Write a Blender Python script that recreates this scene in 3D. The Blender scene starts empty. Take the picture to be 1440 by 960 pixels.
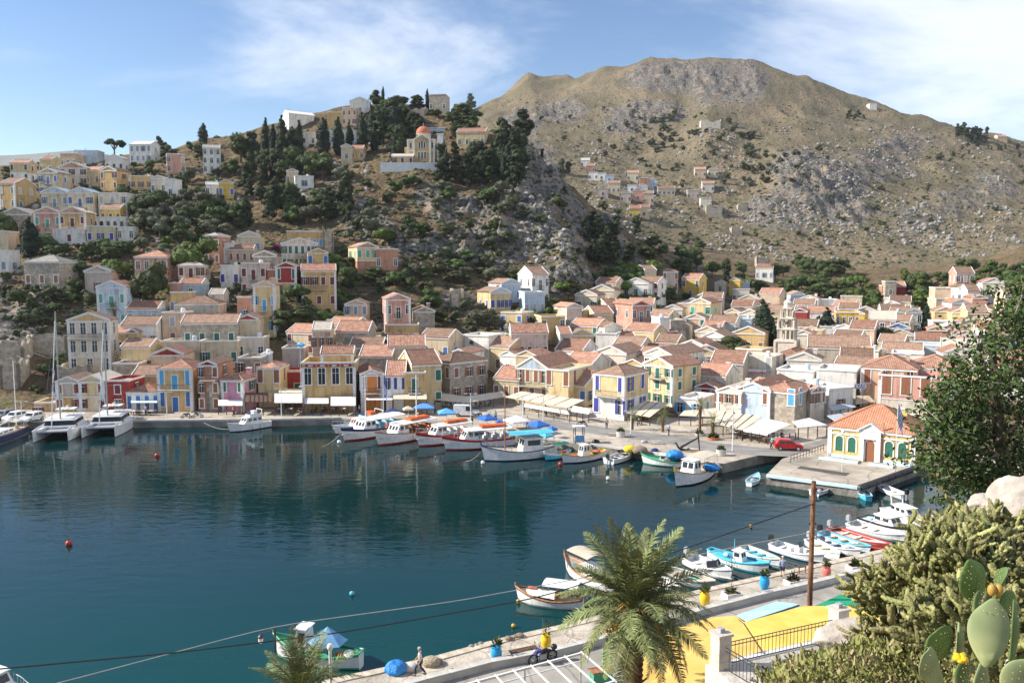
import bpy, math, random
import numpy as np
from mathutils import Vector, Matrix
random.seed(7)
SC = bpy.context.scene
COL = SC.collection
PI = math.pi
# ---------------- camera
H0 = 26.0; F = 1150.0; HZ = 375.0
PITCH = math.atan((480 - HZ) / F)
cam = bpy.data.objects.new('camera', bpy.data.cameras.new('camera'))
COL.objects.link(cam); SC.camera = cam
cam.location = (0, 0, H0); cam.rotation_euler = (PI / 2 - PITCH, 0, 0)
cam.data.lens = 36.0 * F / 1440; cam.data.sensor_width = 36
cam.data.clip_start = 0.1; cam.data.clip_end = 20000
# ---------------- sun and sky
SUN_EL = math.radians(33); SUN_BACK = math.radians(1)     # from the left, square to the view
sdir = Vector((-math.cos(SUN_EL) * math.cos(SUN_BACK), math.cos(SUN_EL) * math.sin(SUN_BACK), math.sin(SUN_EL)))
sl = bpy.data.lights.new('sun', 'SUN'); sl.energy = 5.0; sl.angle = math.radians(0.5); sl.color = (1.0, 0.93, 0.82)
so = bpy.data.objects.new('sun', sl); COL.objects.link(so)
so.rotation_euler = sdir.to_track_quat('Z', 'Y').to_euler(); so.location = (-200, 50, 200)
world = bpy.data.worlds.new('World'); SC.world = world; world.use_nodes = True
def build_world():
 nt = world.node_tree; N = nt.nodes; L = nt.links
 N.clear()
 out = N.new('ShaderNodeOutputWorld'); bg = N.new('ShaderNodeBackground')
 sky = N.new('ShaderNodeTexSky'); sky.sky_type = 'NISHITA'; sky.sun_disc = False
 sky.sun_elevation = SUN_EL; sky.sun_rotation = math.atan2(sdir.x, sdir.y)
 sky.altitude = 30; sky.air_density = 1.0; sky.dust_density = 0.0; sky.ozone_density = 1.7
 tc = N.new('ShaderNodeTexCoord')
 sep = N.new('ShaderNodeSeparateXYZ'); L.new(tc.outputs['Generated'], sep.inputs[0])
 # thin cloud layer: direction projected on a high plane
 mz = N.new('ShaderNodeMath'); mz.operation = 'MAXIMUM'; L.new(sep.outputs['Z'], mz.inputs[0]); mz.inputs[1].default_value = 0.0
 az = N.new('ShaderNodeMath'); az.operation = 'ADD'; L.new(mz.outputs[0], az.inputs[0]); az.inputs[1].default_value = 0.28
 dv = N.new('ShaderNodeVectorMath'); dv.operation = 'DIVIDE'
 cb = N.new('ShaderNodeCombineXYZ')
 for k in range(3): L.new(az.outputs[0], cb.inputs[k])
 L.new(tc.outputs['Generated'], dv.inputs[0]); L.new(cb.outputs[0], dv.inputs[1])
 mp = N.new('ShaderNodeMapping'); mp.inputs['Location'].default_value = (3.1, 1.75, 0); mp.inputs['Rotation'].default_value = (0, 0, 0.5); mp.inputs['Scale'].default_value = (0.95, 1.25, 1)
 L.new(dv.outputs[0], mp.inputs[0])
 n1 = N.new('ShaderNodeTexNoise'); n1.inputs['Scale'].default_value = 1.35; n1.inputs['Detail'].default_value = 9; n1.inputs['Roughness'].default_value = 0.6; n1.inputs['Distortion'].default_value = 0.25
 L.new(mp.outputs[0], n1.inputs['Vector'])
 n2 = N.new('ShaderNodeTexNoise'); n2.inputs['Scale'].default_value = 0.35; n2.inputs['Detail'].default_value = 3
 L.new(mp.outputs[0], n2.inputs['Vector'])
 # more cover towards +x (the east of the picture)
 cx = N.new('ShaderNodeMath'); cx.operation = 'MULTIPLY_ADD'; L.new(sep.outputs['X'], cx.inputs[0]); cx.inputs[1].default_value = 0.34; cx.inputs[2].default_value = -0.03
 s1 = N.new('ShaderNodeMath'); s1.operation = 'ADD'; L.new(n1.outputs['Fac'], s1.inputs[0]); L.new(cx.outputs[0], s1.inputs[1])
 s2 = N.new('ShaderNodeMath'); s2.operation = 'MULTIPLY_ADD'; L.new(n2.outputs['Fac'], s2.inputs[0]); s2.inputs[1].default_value = 0.55; L.new(s1.outputs[0], s2.inputs[2])
 r = N.new('ShaderNodeMapRange'); r.interpolation_type = 'SMOOTHSTEP'; r.inputs['From Min'].default_value = 0.68; r.inputs['From Max'].default_value = 1.02
 r.inputs['To Min'].default_value = 0.0; r.inputs['To Max'].default_value = 0.74
 L.new(s2.outputs[0], r.inputs['Value'])
 mx = N.new('ShaderNodeMix'); mx.data_type = 'RGBA'
 hs = N.new('ShaderNodeHueSaturation'); hs.inputs['Saturation'].default_value = 1.1; hs.inputs['Value'].default_value = 1.05; hs.inputs['Hue'].default_value = 0.508; L.new(sky.outputs[0], hs.inputs['Color'])
 L.new(r.outputs[0], mx.inputs['Factor']); L.new(hs.outputs[0], mx.inputs[6]); mx.inputs[7].default_value = (8.0, 8.3, 8.9, 1)
 L.new(mx.outputs[2], bg.inputs['Color']); bg.inputs['Strength'].default_value = SKY_STRENGTH
 L.new(bg.outputs[0], out.inputs['Surface'])
SKY_STRENGTH = 0.09
build_world()
SC.view_settings.view_transform = 'Standard'; SC.view_settings.look = 'None'
SC.view_settings.exposure = 0.78; SC.view_settings.gamma = 1.0; SC.view_settings.use_curve_mapping = False
SC.cycles.max_bounces = 5; SC.cycles.diffuse_bounces = 2; SC.cycles.glossy_bounces = 3; SC.cycles.transparent_max_bounces = 6
SC.cycles.use_denoising = True
# ---------------- picking helpers: a picture ray meets a height
cp, sp = math.cos(PITCH), math.sin(PITCH)
def ray(px, py):
 a = (px - 720) / F; b = (480 - py) / F
 dy = cp + b * sp
 return a / dy, (-sp + b * cp) / dy       # dx, dz per metre of depth
def on_plane(px, py, z=0.0):
 dx, dz = ray(px, py); d = (z - H0) / dz
 return Vector((dx * d, d, z))
def at_depth(px, py, d):
 dx, dz = ray(px, py)
 return Vector((dx * d, d, H0 + dz * d))
# ---------------- materials
MATS = {}
def nodes_of(name):
 m = bpy.data.materials.new(name); m.use_nodes = True
 nt = m.node_tree; bs = nt.nodes['Principled BSDF']
 return m, nt, nt.nodes, nt.links, bs
def plain(name, col, rough=0.6, metal=0.0, spec=0.4):
 k = ('plain', name)
 if k in MATS: return MATS[k]
 m, nt, N, L, bs = nodes_of(name)
 tc = N.new('ShaderNodeTexCoord'); no = N.new('ShaderNodeTexNoise'); no.inputs['Scale'].default_value = 2.3; no.inputs['Detail'].default_value = 4
 L.new(tc.outputs['Object'], no.inputs['Vector'])
 rp = N.new('ShaderNodeMapRange'); rp.inputs['To Min'].default_value = 0.86; rp.inputs['To Max'].default_value = 1.12
 rp.inputs['From Min'].default_value = 0.3; rp.inputs['From Max'].default_value = 0.7
 L.new(no.outputs['Fac'], rp.inputs['Value'])
 hs = N.new('ShaderNodeHueSaturation'); hs.inputs['Color'].default_value = (*col, 1); L.new(rp.outputs[0], hs.inputs['Value'])
 L.new(hs.outputs[0], bs.inputs['Base Color'])
 bs.inputs['Roughness'].default_value = rough; bs.inputs['Metallic'].default_value = metal
 bs.inputs['Specular IOR Level'].default_value = spec
 MATS[k] = m; return m
def noisy(name, c1, c2, scale=1.0, rough=0.85, bump=0.0, detail=6, c3=None, dist=0.3, sharp=(0.35, 0.65), coord='Object', bscale=None, crack=None):
 k = ('noisy', name)
 if k in MATS: return MATS[k]
 m, nt, N, L, bs = nodes_of(name)
 tc = N.new('ShaderNodeTexCoord'); no = N.new('ShaderNodeTexNoise'); no.inputs['Scale'].default_value = scale; no.inputs['Detail'].default_value = detail; no.inputs['Distortion'].default_value = dist
 L.new(tc.outputs[coord], no.inputs['Vector'])
 cr = N.new('ShaderNodeValToRGB'); e = cr.color_ramp.elements
 e[0].position = sharp[0]; e[0].color = (*c1, 1); e[1].position = sharp[1]; e[1].color = (*c2, 1)
 L.new(no.outputs['Fac'], cr.inputs[0]); colout = cr.outputs[0]
 if c3 is not None:
  n3 = N.new('ShaderNodeTexNoise'); n3.inputs['Scale'].default_value = scale * 0.21; n3.inputs['Detail'].default_value = 3
  L.new(tc.outputs[coord], n3.inputs['Vector'])
  r3 = N.new('ShaderNodeMapRange'); r3.inputs['From Min'].default_value = 0.5; r3.inputs['From Max'].default_value = 0.68
  L.new(n3.outputs['Fac'], r3.inputs['Value'])
  mx = N.new('ShaderNodeMix'); mx.data_type = 'RGBA'; L.new(r3.outputs[0], mx.inputs['Factor']); L.new(colout, mx.inputs[6]); mx.inputs[7].default_value = (*c3, 1)
  colout = mx.outputs[2]
 if crack:   # joints and cracks
  vo = N.new('ShaderNodeTexVoronoi'); vo.feature = 'DISTANCE_TO_EDGE'; vo.inputs['Scale'].default_value = crack; wn = N.new('ShaderNodeTexNoise'); wn.inputs['Scale'].default_value = 0.8; wm_ = N.new('ShaderNodeMix'); wm_.data_type = 'VECTOR'; wm_.inputs['Factor'].default_value = 0.35
  L.new(tc.outputs[coord], wn.inputs['Vector']); L.new(tc.outputs[coord], wm_.inputs[4]); L.new(wn.outputs['Color'], wm_.inputs[5]); L.new(wm_.outputs[1], vo.inputs['Vector'])
  cr2 = N.new('ShaderNodeMapRange'); cr2.inputs['From Max'].default_value = 0.035; cr2.inputs['To Min'].default_value = 0.62; L.new(vo.outputs['Distance'], cr2.inputs['Value'])
  h2 = N.new('ShaderNodeHueSaturation'); L.new(colout, h2.inputs['Color']); L.new(cr2.outputs[0], h2.inputs['Value']); colout = h2.outputs[0]
 L.new(colout, bs.inputs['Base Color']); bs.inputs['Roughness'].default_value = rough; bs.inputs['Specular IOR Level'].default_value = 0.25
 if bump:
  b = N.new('ShaderNodeBump'); b.inputs['Strength'].default_value = bump; b.inputs['Distance'].default_value = 0.3
  nb = no
  if bscale:
   nb = N.new('ShaderNodeTexNoise'); nb.inputs['Scale'].default_value = bscale; nb.inputs['Detail'].default_value = 5; L.new(tc.outputs[coord], nb.inputs['Vector'])
  L.new(nb.outputs['Fac'], b.inputs['Height']); L.new(b.outputs[0], bs.inputs['Normal'])
 MATS[k] = m; return m
# ---------------- mesh builder
class MB:
 def __init__(s): s.v = []; s.f = []; s.m = []; s.mats = []
 def mi(s, mat):
  if mat not in s.mats: s.mats.append(mat)
  return s.mats.index(mat)
 def add(s, vs, fs, mat):
  o = len(s.v); k = s.mi(mat)
  s.v.extend(tuple(v) for v in vs)
  for f in fs: s.f.append(tuple(o + i for i in f)); s.m.append(k)
 def box(s, x0, x1, y0, y1, z0, z1, mat, M=None):
  vs = [(x0,y0,z0),(x1,y0,z0),(x1,y1,z0),(x0,y1,z0),(x0,y0,z1),(x1,y0,z1),(x1,y1,z1),(x0,y1,z1)]
  if M is not None: vs = [M @ Vector(v) for v in vs]
  s.add(vs, [(0,3,2,1),(4,5,6,7),(0,1,5,4),(1,2,6,5),(2,3,7,6),(3,0,4,7)], mat)
 def bar(s, a, b, w, h, mat):
  """rectangular bar from a to b"""
  a = Vector(a); b = Vector(b); d = b - a; L = d.length
  if L < 1e-6: return
  M = Matrix.Translation(a) @ d.to_track_quat('X', 'Z').to_matrix().to_4x4()
  s.box(0, L, -w/2, w/2, -h/2, h/2, mat, M)
 def tube(s, pts, r, mat, n=6, cap=True):
  pts = [Vector(p) for p in pts]
  rs = r if isinstance(r, (list, tuple)) else [r] * len(pts)
  vs = []; fs = []
  for i, p in enumerate(pts):
   t = (pts[min(i+1, len(pts)-1)] - pts[max(i-1, 0)]).normalized()
   q = t.to_track_quat('Z', 'Y')
   for k in range(n):
    a = 2*PI*k/n
    vs.append(p + q @ Vector((rs[i]*math.cos(a), rs[i]*math.sin(a), 0)))
  for i in range(len(pts)-1):
   for k in range(n):
    k2 = (k+1) % n
    fs.append((i*n+k, i*n+k2, (i+1)*n+k2, (i+1)*n+k))
  if cap:
   fs.append(tuple(range(n-1, -1, -1))); e = (len(pts)-1)*n; fs.append(tuple(range(e, e+n)))
  s.add(vs, fs, mat)
 def lathe(s, prof, mat, n=12, c=(0,0,0), M=None):
  vs = []; fs = []
  for (r, z) in prof:
   for k in range(n):
    a = 2*PI*k/n; v = Vector((c[0]+r*math.cos(a), c[1]+r*math.sin(a), c[2]+z))
    vs.append(M @ v if M is not None else v)
  for i in range(len(prof)-1):
   for k in range(n):
    k2 = (k+1) % n
    fs.append((i*n+k, i*n+k2, (i+1)*n+k2, (i+1)*n+k))
  fs.append(tuple(range(n-1, -1, -1))); e = (len(prof)-1)*n; fs.append(tuple(range(e, e+n)))
  s.add(vs, fs, mat)
 def prism(s, poly, z0, z1, mat, M=None):
  """poly: ccw (x,y)"""
  n = len(poly)
  vs = [(x, y, z0) for x, y in poly] + [(x, y, z1) for x, y in poly]
  if M is not None: vs = [M @ Vector(v) for v in vs]
  fs = [tuple(range(n-1, -1, -1)), tuple(range(n, 2*n))] + [(i, (i+1) % n, n+(i+1) % n, n+i) for i in range(n)]
  s.add(vs, fs, mat)
 def slab(s, quad, t, mat):
  """quad of 4 points thickened downwards along its normal"""
  q = [Vector(p) for p in quad]; nn = (q[1]-q[0]).cross(q[2]-q[0]).normalized() * t
  vs = q + [p - nn for p in q]
  s.add(vs, [(0,1,2,3),(7,6,5,4),(0,4,5,1),(1,5,6,2),(2,6,7,3),(3,7,4,0)], mat)
 def blob(s, c, r, mat, seed=0, sub=1, jit=0.25, sq=(1,1,1)):
  v, f = ico(sub); rn = random.Random(seed)
  vs = [(c[0]+r*sq[0]*p[0]*(1+rn.uniform(-jit, jit)), c[1]+r*sq[1]*p[1]*(1+rn.uniform(-jit, jit)), c[2]+r*sq[2]*p[2]*(1+rn.uniform(-jit, jit))) for p in v]
  s.add(vs, f, mat)
 def mesh(s, name, smooth=False):
  me = bpy.data.meshes.new(name); me.from_pydata(s.v, [], s.f)
  for m in s.mats: me.materials.append(m)
  if len(s.mats) > 1: me.polygons.foreach_set('material_index', s.m)
  if smooth: me.polygons.foreach_set('use_smooth', [True]*len(s.f))
  me.update(); return me
 def build(s, name, parent=None, smooth=False, loc=None):
  return link(name, s.mesh(name, smooth), parent, loc)
_ico = {}
def ico(sub):
 if sub in _ico: return _ico[sub]
 t = (1+5**.5)/2
 v = [(-1,t,0),(1,t,0),(-1,-t,0),(1,-t,0),(0,-1,t),(0,1,t),(0,-1,-t),(0,1,-t),(t,0,-1),(t,0,1),(-t,0,-1),(-t,0,1)]
 f = [(0,11,5),(0,5,1),(0,1,7),(0,7,10),(0,10,11),(1,5,9),(5,11,4),(11,10,2),(10,7,6),(7,1,8),(3,9,4),(3,4,2),(3,2,6),(3,6,8),(3,8,9),(4,9,5),(2,4,11),(6,2,10),(8,6,7),(9,8,1)]
 v = [Vector(p).normalized() for p in v]
 for _ in range(sub):
  cache = {}; nf = []
  def mid(a, b):
   k = (min(a,b), max(a,b))
   if k not in cache: v.append(((v[a]+v[b])/2).normalized()); cache[k] = len(v)-1
   return cache[k]
  for a, b, c in f:
   x, y, z = mid(a,b), mid(b,c), mid(c,a); nf += [(a,x,z),(b,y,x),(c,z,y),(x,y,z)]
  f = nf
 _ico[sub] = (v, f); return _ico[sub]
def link(name, data, parent=None, loc=None, rz=None):
 o = bpy.data.objects.new(name, data); COL.objects.link(o)
 if parent is not None: o.parent = parent
 if loc is not None: o.location = loc
 if rz is not None: o.rotation_euler = (0, 0, rz)
 return o
def tag(o, label=None, cat=None, group=None, kind=None):
 if label: o['label'] = label
 if cat: o['category'] = cat
 if group: o['group'] = group
 if kind: o['kind'] = kind
 return o
def thing(name, label, cat, loc, rz=0.0, group=None):
 o = link(name, None, None, loc, rz); o.empty_display_size = 0.5
 return tag(o, label, cat, group)
def copy_thing(src, loc, rz=0.0, scale=None, label=None, group=None):
 r = src.copy(); COL.objects.link(r); r.location = loc; r.rotation_euler = (0, 0, rz)
 if scale is not None: r.scale = scale if hasattr(scale, '__len__') else (scale,)*3
 if label: r['label'] = label
 if group: r['group'] = group
 for ch in list(src.children):
  c = ch.copy(); COL.objects.link(c); c.parent = r
  for g in ch.children:
   d = g.copy(); COL.objects.link(d); d.parent = c
 return r
# ---------------- numpy value noise
def _hash(ix, iy, seed):
 h = (ix.astype(np.int64)*374761393 + iy.astype(np.int64)*668265263 + seed*1442695041) & 0xffffffff
 h = ((h ^ (h >> 13)) * 1274126177) & 0xffffffff
 return ((h ^ (h >> 16)) & 0xffff) / 65535.0
def vnoise(x, y, seed=0):
 x = np.asarray(x, float); y = np.asarray(y, float)
 ix = np.floor(x); iy = np.floor(y); fx = x-ix; fy = y-iy
 fx = fx*fx*fx*(fx*(fx*6-15)+10); fy = fy*fy*fy*(fy*(fy*6-15)+10)
 a = _hash(ix, iy, seed); b = _hash(ix+1, iy, seed); c = _hash(ix, iy+1, seed); d = _hash(ix+1, iy+1, seed)
 return (a*(1-fx)+b*fx)*(1-fy) + (c*(1-fx)+d*fx)*fy
def fbm(x, y, seed=0, oct=4, ridged=False):
 s = 0; a = 0.5; t = 0
 for k in range(oct):
  n = vnoise(x*2**k + 17.3*k, y*2**k - 9.1*k, seed+k)
  if ridged: n = 1 - abs(2*n-1)
  s = s + a*n; t += a; a *= 0.5
 return s/t
# ---------------- the land: a height over (u = x/y, y); every column is a profile walking away from the camera
def P(d, py): return (d, H0 + (HZ - py) * d / F)
Z = lambda d, z: (d, z)
RIDGE_PX = {}
PROF = {
 -300: [Z(132,-4),Z(138,.9),Z(150,8),P(185,430),P(230,370),P(280,320),P(340,280),Z(450,40),Z(1500,10)],
 0:    [Z(132,-4),Z(138,.9),Z(152,2.5),P(165,480),P(185,440),P(205,395),P(230,345),P(255,295),P(285,262),P(335,236),Z(400,60),Z(600,30),Z(1500,10)],
 100:  [Z(132,-4),Z(138,.9),Z(152,2.2),P(165,508),P(185,452),P(205,395),P(228,340),P(250,303),P(280,264),P(340,229),Z(420,62),Z(600,30),Z(1500,10)],
 200:  [Z(132,-4),Z(138,.9),Z(152,2.0),P(165,500),P(182,450),P(205,392),P(230,335),P(255,290),P(280,266),P(305,238),P(340,218),Z(420,66),Z(600,30),Z(1500,10)],
 300:  [Z(132,-4),Z(138,.9),Z(152,2.0),P(166,498),P(182,450),P(202,398),P(228,352),P(255,300),P(300,240),P(360,198),Z(450,70),Z(600,30),Z(1500,10)],
 400:  [Z(132,-4),Z(138,.9),Z(152,2.0),P(168,500),P(182,455),P(202,400),P(226,362),P(255,305),P(292,255),P(330,214),P(368,178),Z(450,76),Z(600,30),Z(1500,10)],
 500:  [Z(131,-4),Z(137,.9),Z(152,2.0),P(168,500),P(195,447),P(222,377),P(240,330),P(262,290),P(300,235),P(328,213),P(368,153),Z(450,85),Z(600,30),Z(1500,10)],
 560:  [Z(127,-4),Z(133,.9),Z(152,2.0),P(166,505),P(192,452),P(220,382),P(240,335),P(260,293),P(298,232),P(325,205),P(366,148),Z(450,85),Z(600,40),Z(1500,30)],
 600:  [Z(124,-4),Z(130,.9),Z(150,1.0),Z(158,2.2),P(168,510),P(190,462),P(218,398),P(240,340),P(258,300),P(296,228),P(325,200),P(360,150),Z(450,85),Z(600,60),Z(1000,100),Z(1500,60)],
 660:  [Z(120,-4),Z(126,.9),Z(154,1.0),Z(162,2.0),P(180,480),P(205,435),P(228,386),P(248,332),P(272,280),P(300,230),P(345,164),Z(430,70),Z(500,70),Z(700,130),P(850,178),P(1010,160),Z(1500,120)],
 700:  [Z(117,-4),Z(123,.9),Z(158,1.0),Z(168,2.2),P(185,472),P(213,425),P(232,380),P(250,330),P(285,252),P(320,188),Z(400,62),Z(480,66),P(600,232),P(750,190),P(900,160),P(1030,142),Z(1500,120)],
 740:  [Z(114,-4),Z(120,.9),Z(156,1.0),Z(160,2.2),P(188,470),P(205,438),P(224,408),P(244,356),P(264,300),P(306,214),Z(380,58),Z(480,64),P(600,235),P(750,190),P(900,150),P(1040,113),Z(1500,120)],
 775:  [Z(112,-4),Z(118,.9),Z(153,1.0),Z(165,3),P(188,474),P(205,446),P(225,413),P(243,356),P(262,310),P(300,240),Z(370,50),Z(470,60),P(600,236),P(750,192),P(900,150),P(1040,112),Z(1500,120)],
 800:  [Z(110,-4),Z(116,.9),Z(150,1.0),Z(168,3.2),P(190,476),P(205,455),P(226,418),P(242,352),Z(252,32),P(292,262),Z(360,46),Z(460,55),P(600,240),P(750,195),P(900,145),P(1030,115),Z(1500,120)],
 850:  [Z(108,-4),Z(114,.9),Z(140,1.0),Z(172,3.6),P(200,466),P(232,430),P(250,402),P(265,370),P(288,304),Z(340,40),Z(400,45),P(470,290),P(560,262),P(650,230),P(760,188),P(880,140),P(980,100),Z(1500,120)],
 900:  [Z(105,-4),Z(111,.9),Z(132,1.0),Z(172,3.6),Z(200,7.5),Z(230,12.5),P(256,405),P(284,336),Z(330,33),Z(400,38),P(480,300),P(560,272),P(650,236),P(760,190),P(860,135),P(955,89),Z(1500,120)],
 950:  [Z(102,-4),Z(108,.9),Z(130,1.0),Z(172,3.6),Z(205,7),Z(245,12),Z(265,17),P(282,367),Z(320,30),Z(400,34),P(490,308),P(560,276),P(645,230),P(760,186),P(860,133),P(955,88),Z(1500,120)],
 990:  [Z(100,-4),Z(106,.9),Z(130,1.0),Z(172,3.6),Z(210,6.5),Z(260,11),Z(295,16),Z(335,22),P(420,350),P(500,310),P(560,276),P(640,228),P(680,196),P(720,180),P(850,130),P(955,88),Z(1500,120)],
 1050: [Z(108,-4),Z(112,.9),Z(132,1.0),Z(172,3.6),Z(215,6.5),Z(270,11),Z(320,17),Z(365,25),P(420,362),P(500,318),P(560,278),P(640,232),P(720,190),P(850,132),P(940,92),Z(1500,120)],
 1120: [Z(107,-4),Z(110,.9),Z(132,1.0),Z(172,3.6),Z(215,6.5),Z(270,10.5),Z(320,15.5),Z(370,22),P(420,368),P(500,312),P(545,272),P(570,246),P(650,218),P(800,165),P(910,113),Z(1500,120)],
 1200: [Z(100,-4),Z(104,.9),Z(128,1.0),Z(165,3.2),Z(240,7.5),Z(300,12.5),Z(360,19),P(430,368),P(520,305),P(600,252),P(700,210),P(820,172),P(905,143),Z(1500,110)],
 1300: [Z(97,-4),Z(101,.9),Z(125,1.0),Z(165,3.2),Z(240,8),Z(300,14),Z(360,22),P(430,366),P(520,312),P(620,264),P(720,222),P(860,172),Z(1500,100)],
 1380: [Z(90,-4),Z(98,.9),Z(150,2.8),Z(200,7.5),Z(240,13.5),P(265,401),P(300,384),P(330,362),Z(365,29),P(430,360),P(540,312),P(640,262),P(740,224),P(840,189),Z(1500,90)],
 1440: [Z(86,-4),Z(96,.9),Z(150,3.5),Z(200,10.5),Z(240,17.5),P(280,380),P(320,347),Z(350,33.5),Z(400,31),P(460,345),P(560,305),P(660,264),P(760,230),P(830,205),Z(1500,80)],
 1700: [Z(80,-4),Z(92,.9),Z(150,6),Z(220,16),Z(320,40),Z(380,36),P(560,320),P(700,275),P(830,245),Z(1500,60)],
}
for _k in (600, 660, 700, 740, 775, 800, 850, 900, 950, 990):
 PROF[_k][0] = Z(PROF[_k][0][0]+3, -4); PROF[_k][1] = Z(PROF[_k][1][0]+3.5, .9)
DS = np.concatenate([np.arange(80, 140, 1.5), np.arange(140, 385, 1.0), np.arange(385, 700, 3.5), np.arange(700, 1120, 6.0), np.arange(1120, 1521, 40.0)])
US = (np.arange(-320, 1701, 2.5) - 720) / F
_pk = sorted(PROF); _cols = []
for k in _pk:
 p = np.array(PROF[k]); _cols.append(np.interp(DS, p[:, 0], p[:, 1]))
_cols = np.array(_cols)
# soften each profile a little behind the shore
_ker = np.array([1, 2, 3, 2, 1]) / 9.0
_sm = np.array([np.convolve(np.pad(c, 2, 'edge'), _ker, 'valid') for c in _cols])
_w = np.clip((DS - 150) / 20, 0, 1); _cols = _cols*(1-_w) + _sm*_w
def _pchip_cols(px):
 out = np.empty((len(px), len(DS))); pk = np.array(_pk, float)
 i = np.clip(np.searchsorted(pk, px) - 1, 0, len(pk)-2)
 t = (px - pk[i]) / (pk[i+1]-pk[i]); t = t*0.5 + 0.5*(t*t*(3-2*t))
 return _cols[i]*(1-t)[:, None] + _cols[i+1]*t[:, None]
BASE = _pchip_cols(US*F + 720)
UU, DD = np.meshgrid(US, DS, indexing='ij'); XX = UU*DD; PXX = UU*F + 720
PYY = HZ + (H0 - BASE)*F/DD
# crag masks: (px, py, rx, ry, strength) -> where bare rock breaks out
CRAGS = [(505,300,40,26,1),(560,250,60,22,.6),(640,285,70,35,.9),(655,345,60,30,1),(700,335,45,40,1.1),(720,290,60,40,1),(760,300,50,50,.9),(800,330,45,50,.8),(850,340,45,40,.7),(600,345,40,20,.6),(790,395,40,22,1),(640,420,40,25,.7),
  (20,470,40,40,1),(20,420,45,25,.8),(60,430,40,20,.5),(560,185,60,20,.3),(740,250,50,40,.8),
  (1150,262,55,30,1.6),(1110,240,40,25,.8),(1190,300,40,25,.7),(1230,240,60,30,.5),(1330,290,50,20,.5),(960,118,90,22,.9),(900,165,60,16,.8),(1040,125,30,35,.8),(790,165,40,18,.8),(735,180,30,25,.7),(870,180,40,14,.6),(1000,130,60,25,.6),(1100,300,70,30,.6),(1280,320,70,25,.5),(1390,270,50,30,.5),(1180,190,70,16,.3),(1260,205,50,16,.5)]
mask = np.zeros_like(BASE)
vis = (DD > 150)
for (a, b, rx, ry, s) in CRAGS:
 mask = np.maximum(mask, s*np.exp(-(((PXX-a)/rx)**2 + ((PYY-b)/ry)**2)**1.5))
mask = np.where(vis, mask, 0)
lefthill = np.clip((400-DD)/40, 0, 1)*np.clip((DD-165)/25, 0, 1)*np.clip((1010-PXX)/60, 0, 1)
farhill = np.clip((DD-385)/40, 0, 1)
n1 = fbm(XX/26, DD/26, 3, 5); r1 = fbm(XX/9, DD/14, 11, 5, True); r2 = fbm(XX/45, DD/60, 21, 5, True); r3 = fbm(XX/4, DD/7, 31, 4, True)
rockn = np.clip(mask*1.25 + (fbm(XX/18, DD/22, 41, 4)-0.62)*2.2*np.maximum(lefthill, farhill*0.33), 0, 1.2)
HT = BASE + lefthill*(n1-0.5)*2.0 + farhill*((n1-0.5)*4 + (r2-0.5)*9*np.clip((DD-420)/100, 0, 1))
HT += rockn*np.maximum(lefthill, farhill*1.3)*((r1-0.45)*6.5 + (r3-0.5)*3.0)*np.where(farhill > .5, np.clip(mask*1.6+.12, 0, 1), 1)
HT += farhill*(vnoise(XX/6, DD/8, 55)-0.5)*0.8
# terraces on the built slope
def hgt(x, y):
 """ground height under a point"""
 u = x/y; i = np.searchsorted(US, u) - 1; j = np.searchsorted(DS, y) - 1
 i = int(min(max(i, 0), len(US)-2)); j = int(min(max(j, 0), len(DS)-2))
 a = (u-US[i])/(US[i+1]-US[i]); b = (y-DS[j])/(DS[j+1]-DS[j])
 a = min(max(a, 0), 1); b = min(max(b, 0), 1)
 return float((HT[i,j]*(1-a)+HT[i+1,j]*a)*(1-b) + (HT[i,j+1]*(1-a)+HT[i+1,j+1]*a)*b)
def hit(px, py, lift=0.0, dmin=None, dmax=1100):
 """first point where the picture ray comes down to the ground raised by lift"""
 dx, dz = ray(px, py); i = int(min(max(round((dx-US[0])/(US[1]-US[0])), 0), len(US)-1))
 col = HT[i] + lift; zr = H0 + dz*DS
 ok = (zr <= col) & (DS > (dmin or 100)) & (DS < dmax)
 if not ok.any(): return None
 j = int(np.argmax(ok))
 if j == 0: return Vector((dx*DS[0], DS[0], col[0]))
 f0 = zr[j-1]-col[j-1]; f1 = zr[j]-col[j]; t = f0/(f0-f1) if f0 > f1 else 1.0
 t = min(max(t, 0), 1); d = DS[j-1]*(1-t)+DS[j]*t
 return Vector((dx*d, d, hgt(dx*d, d)))
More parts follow.
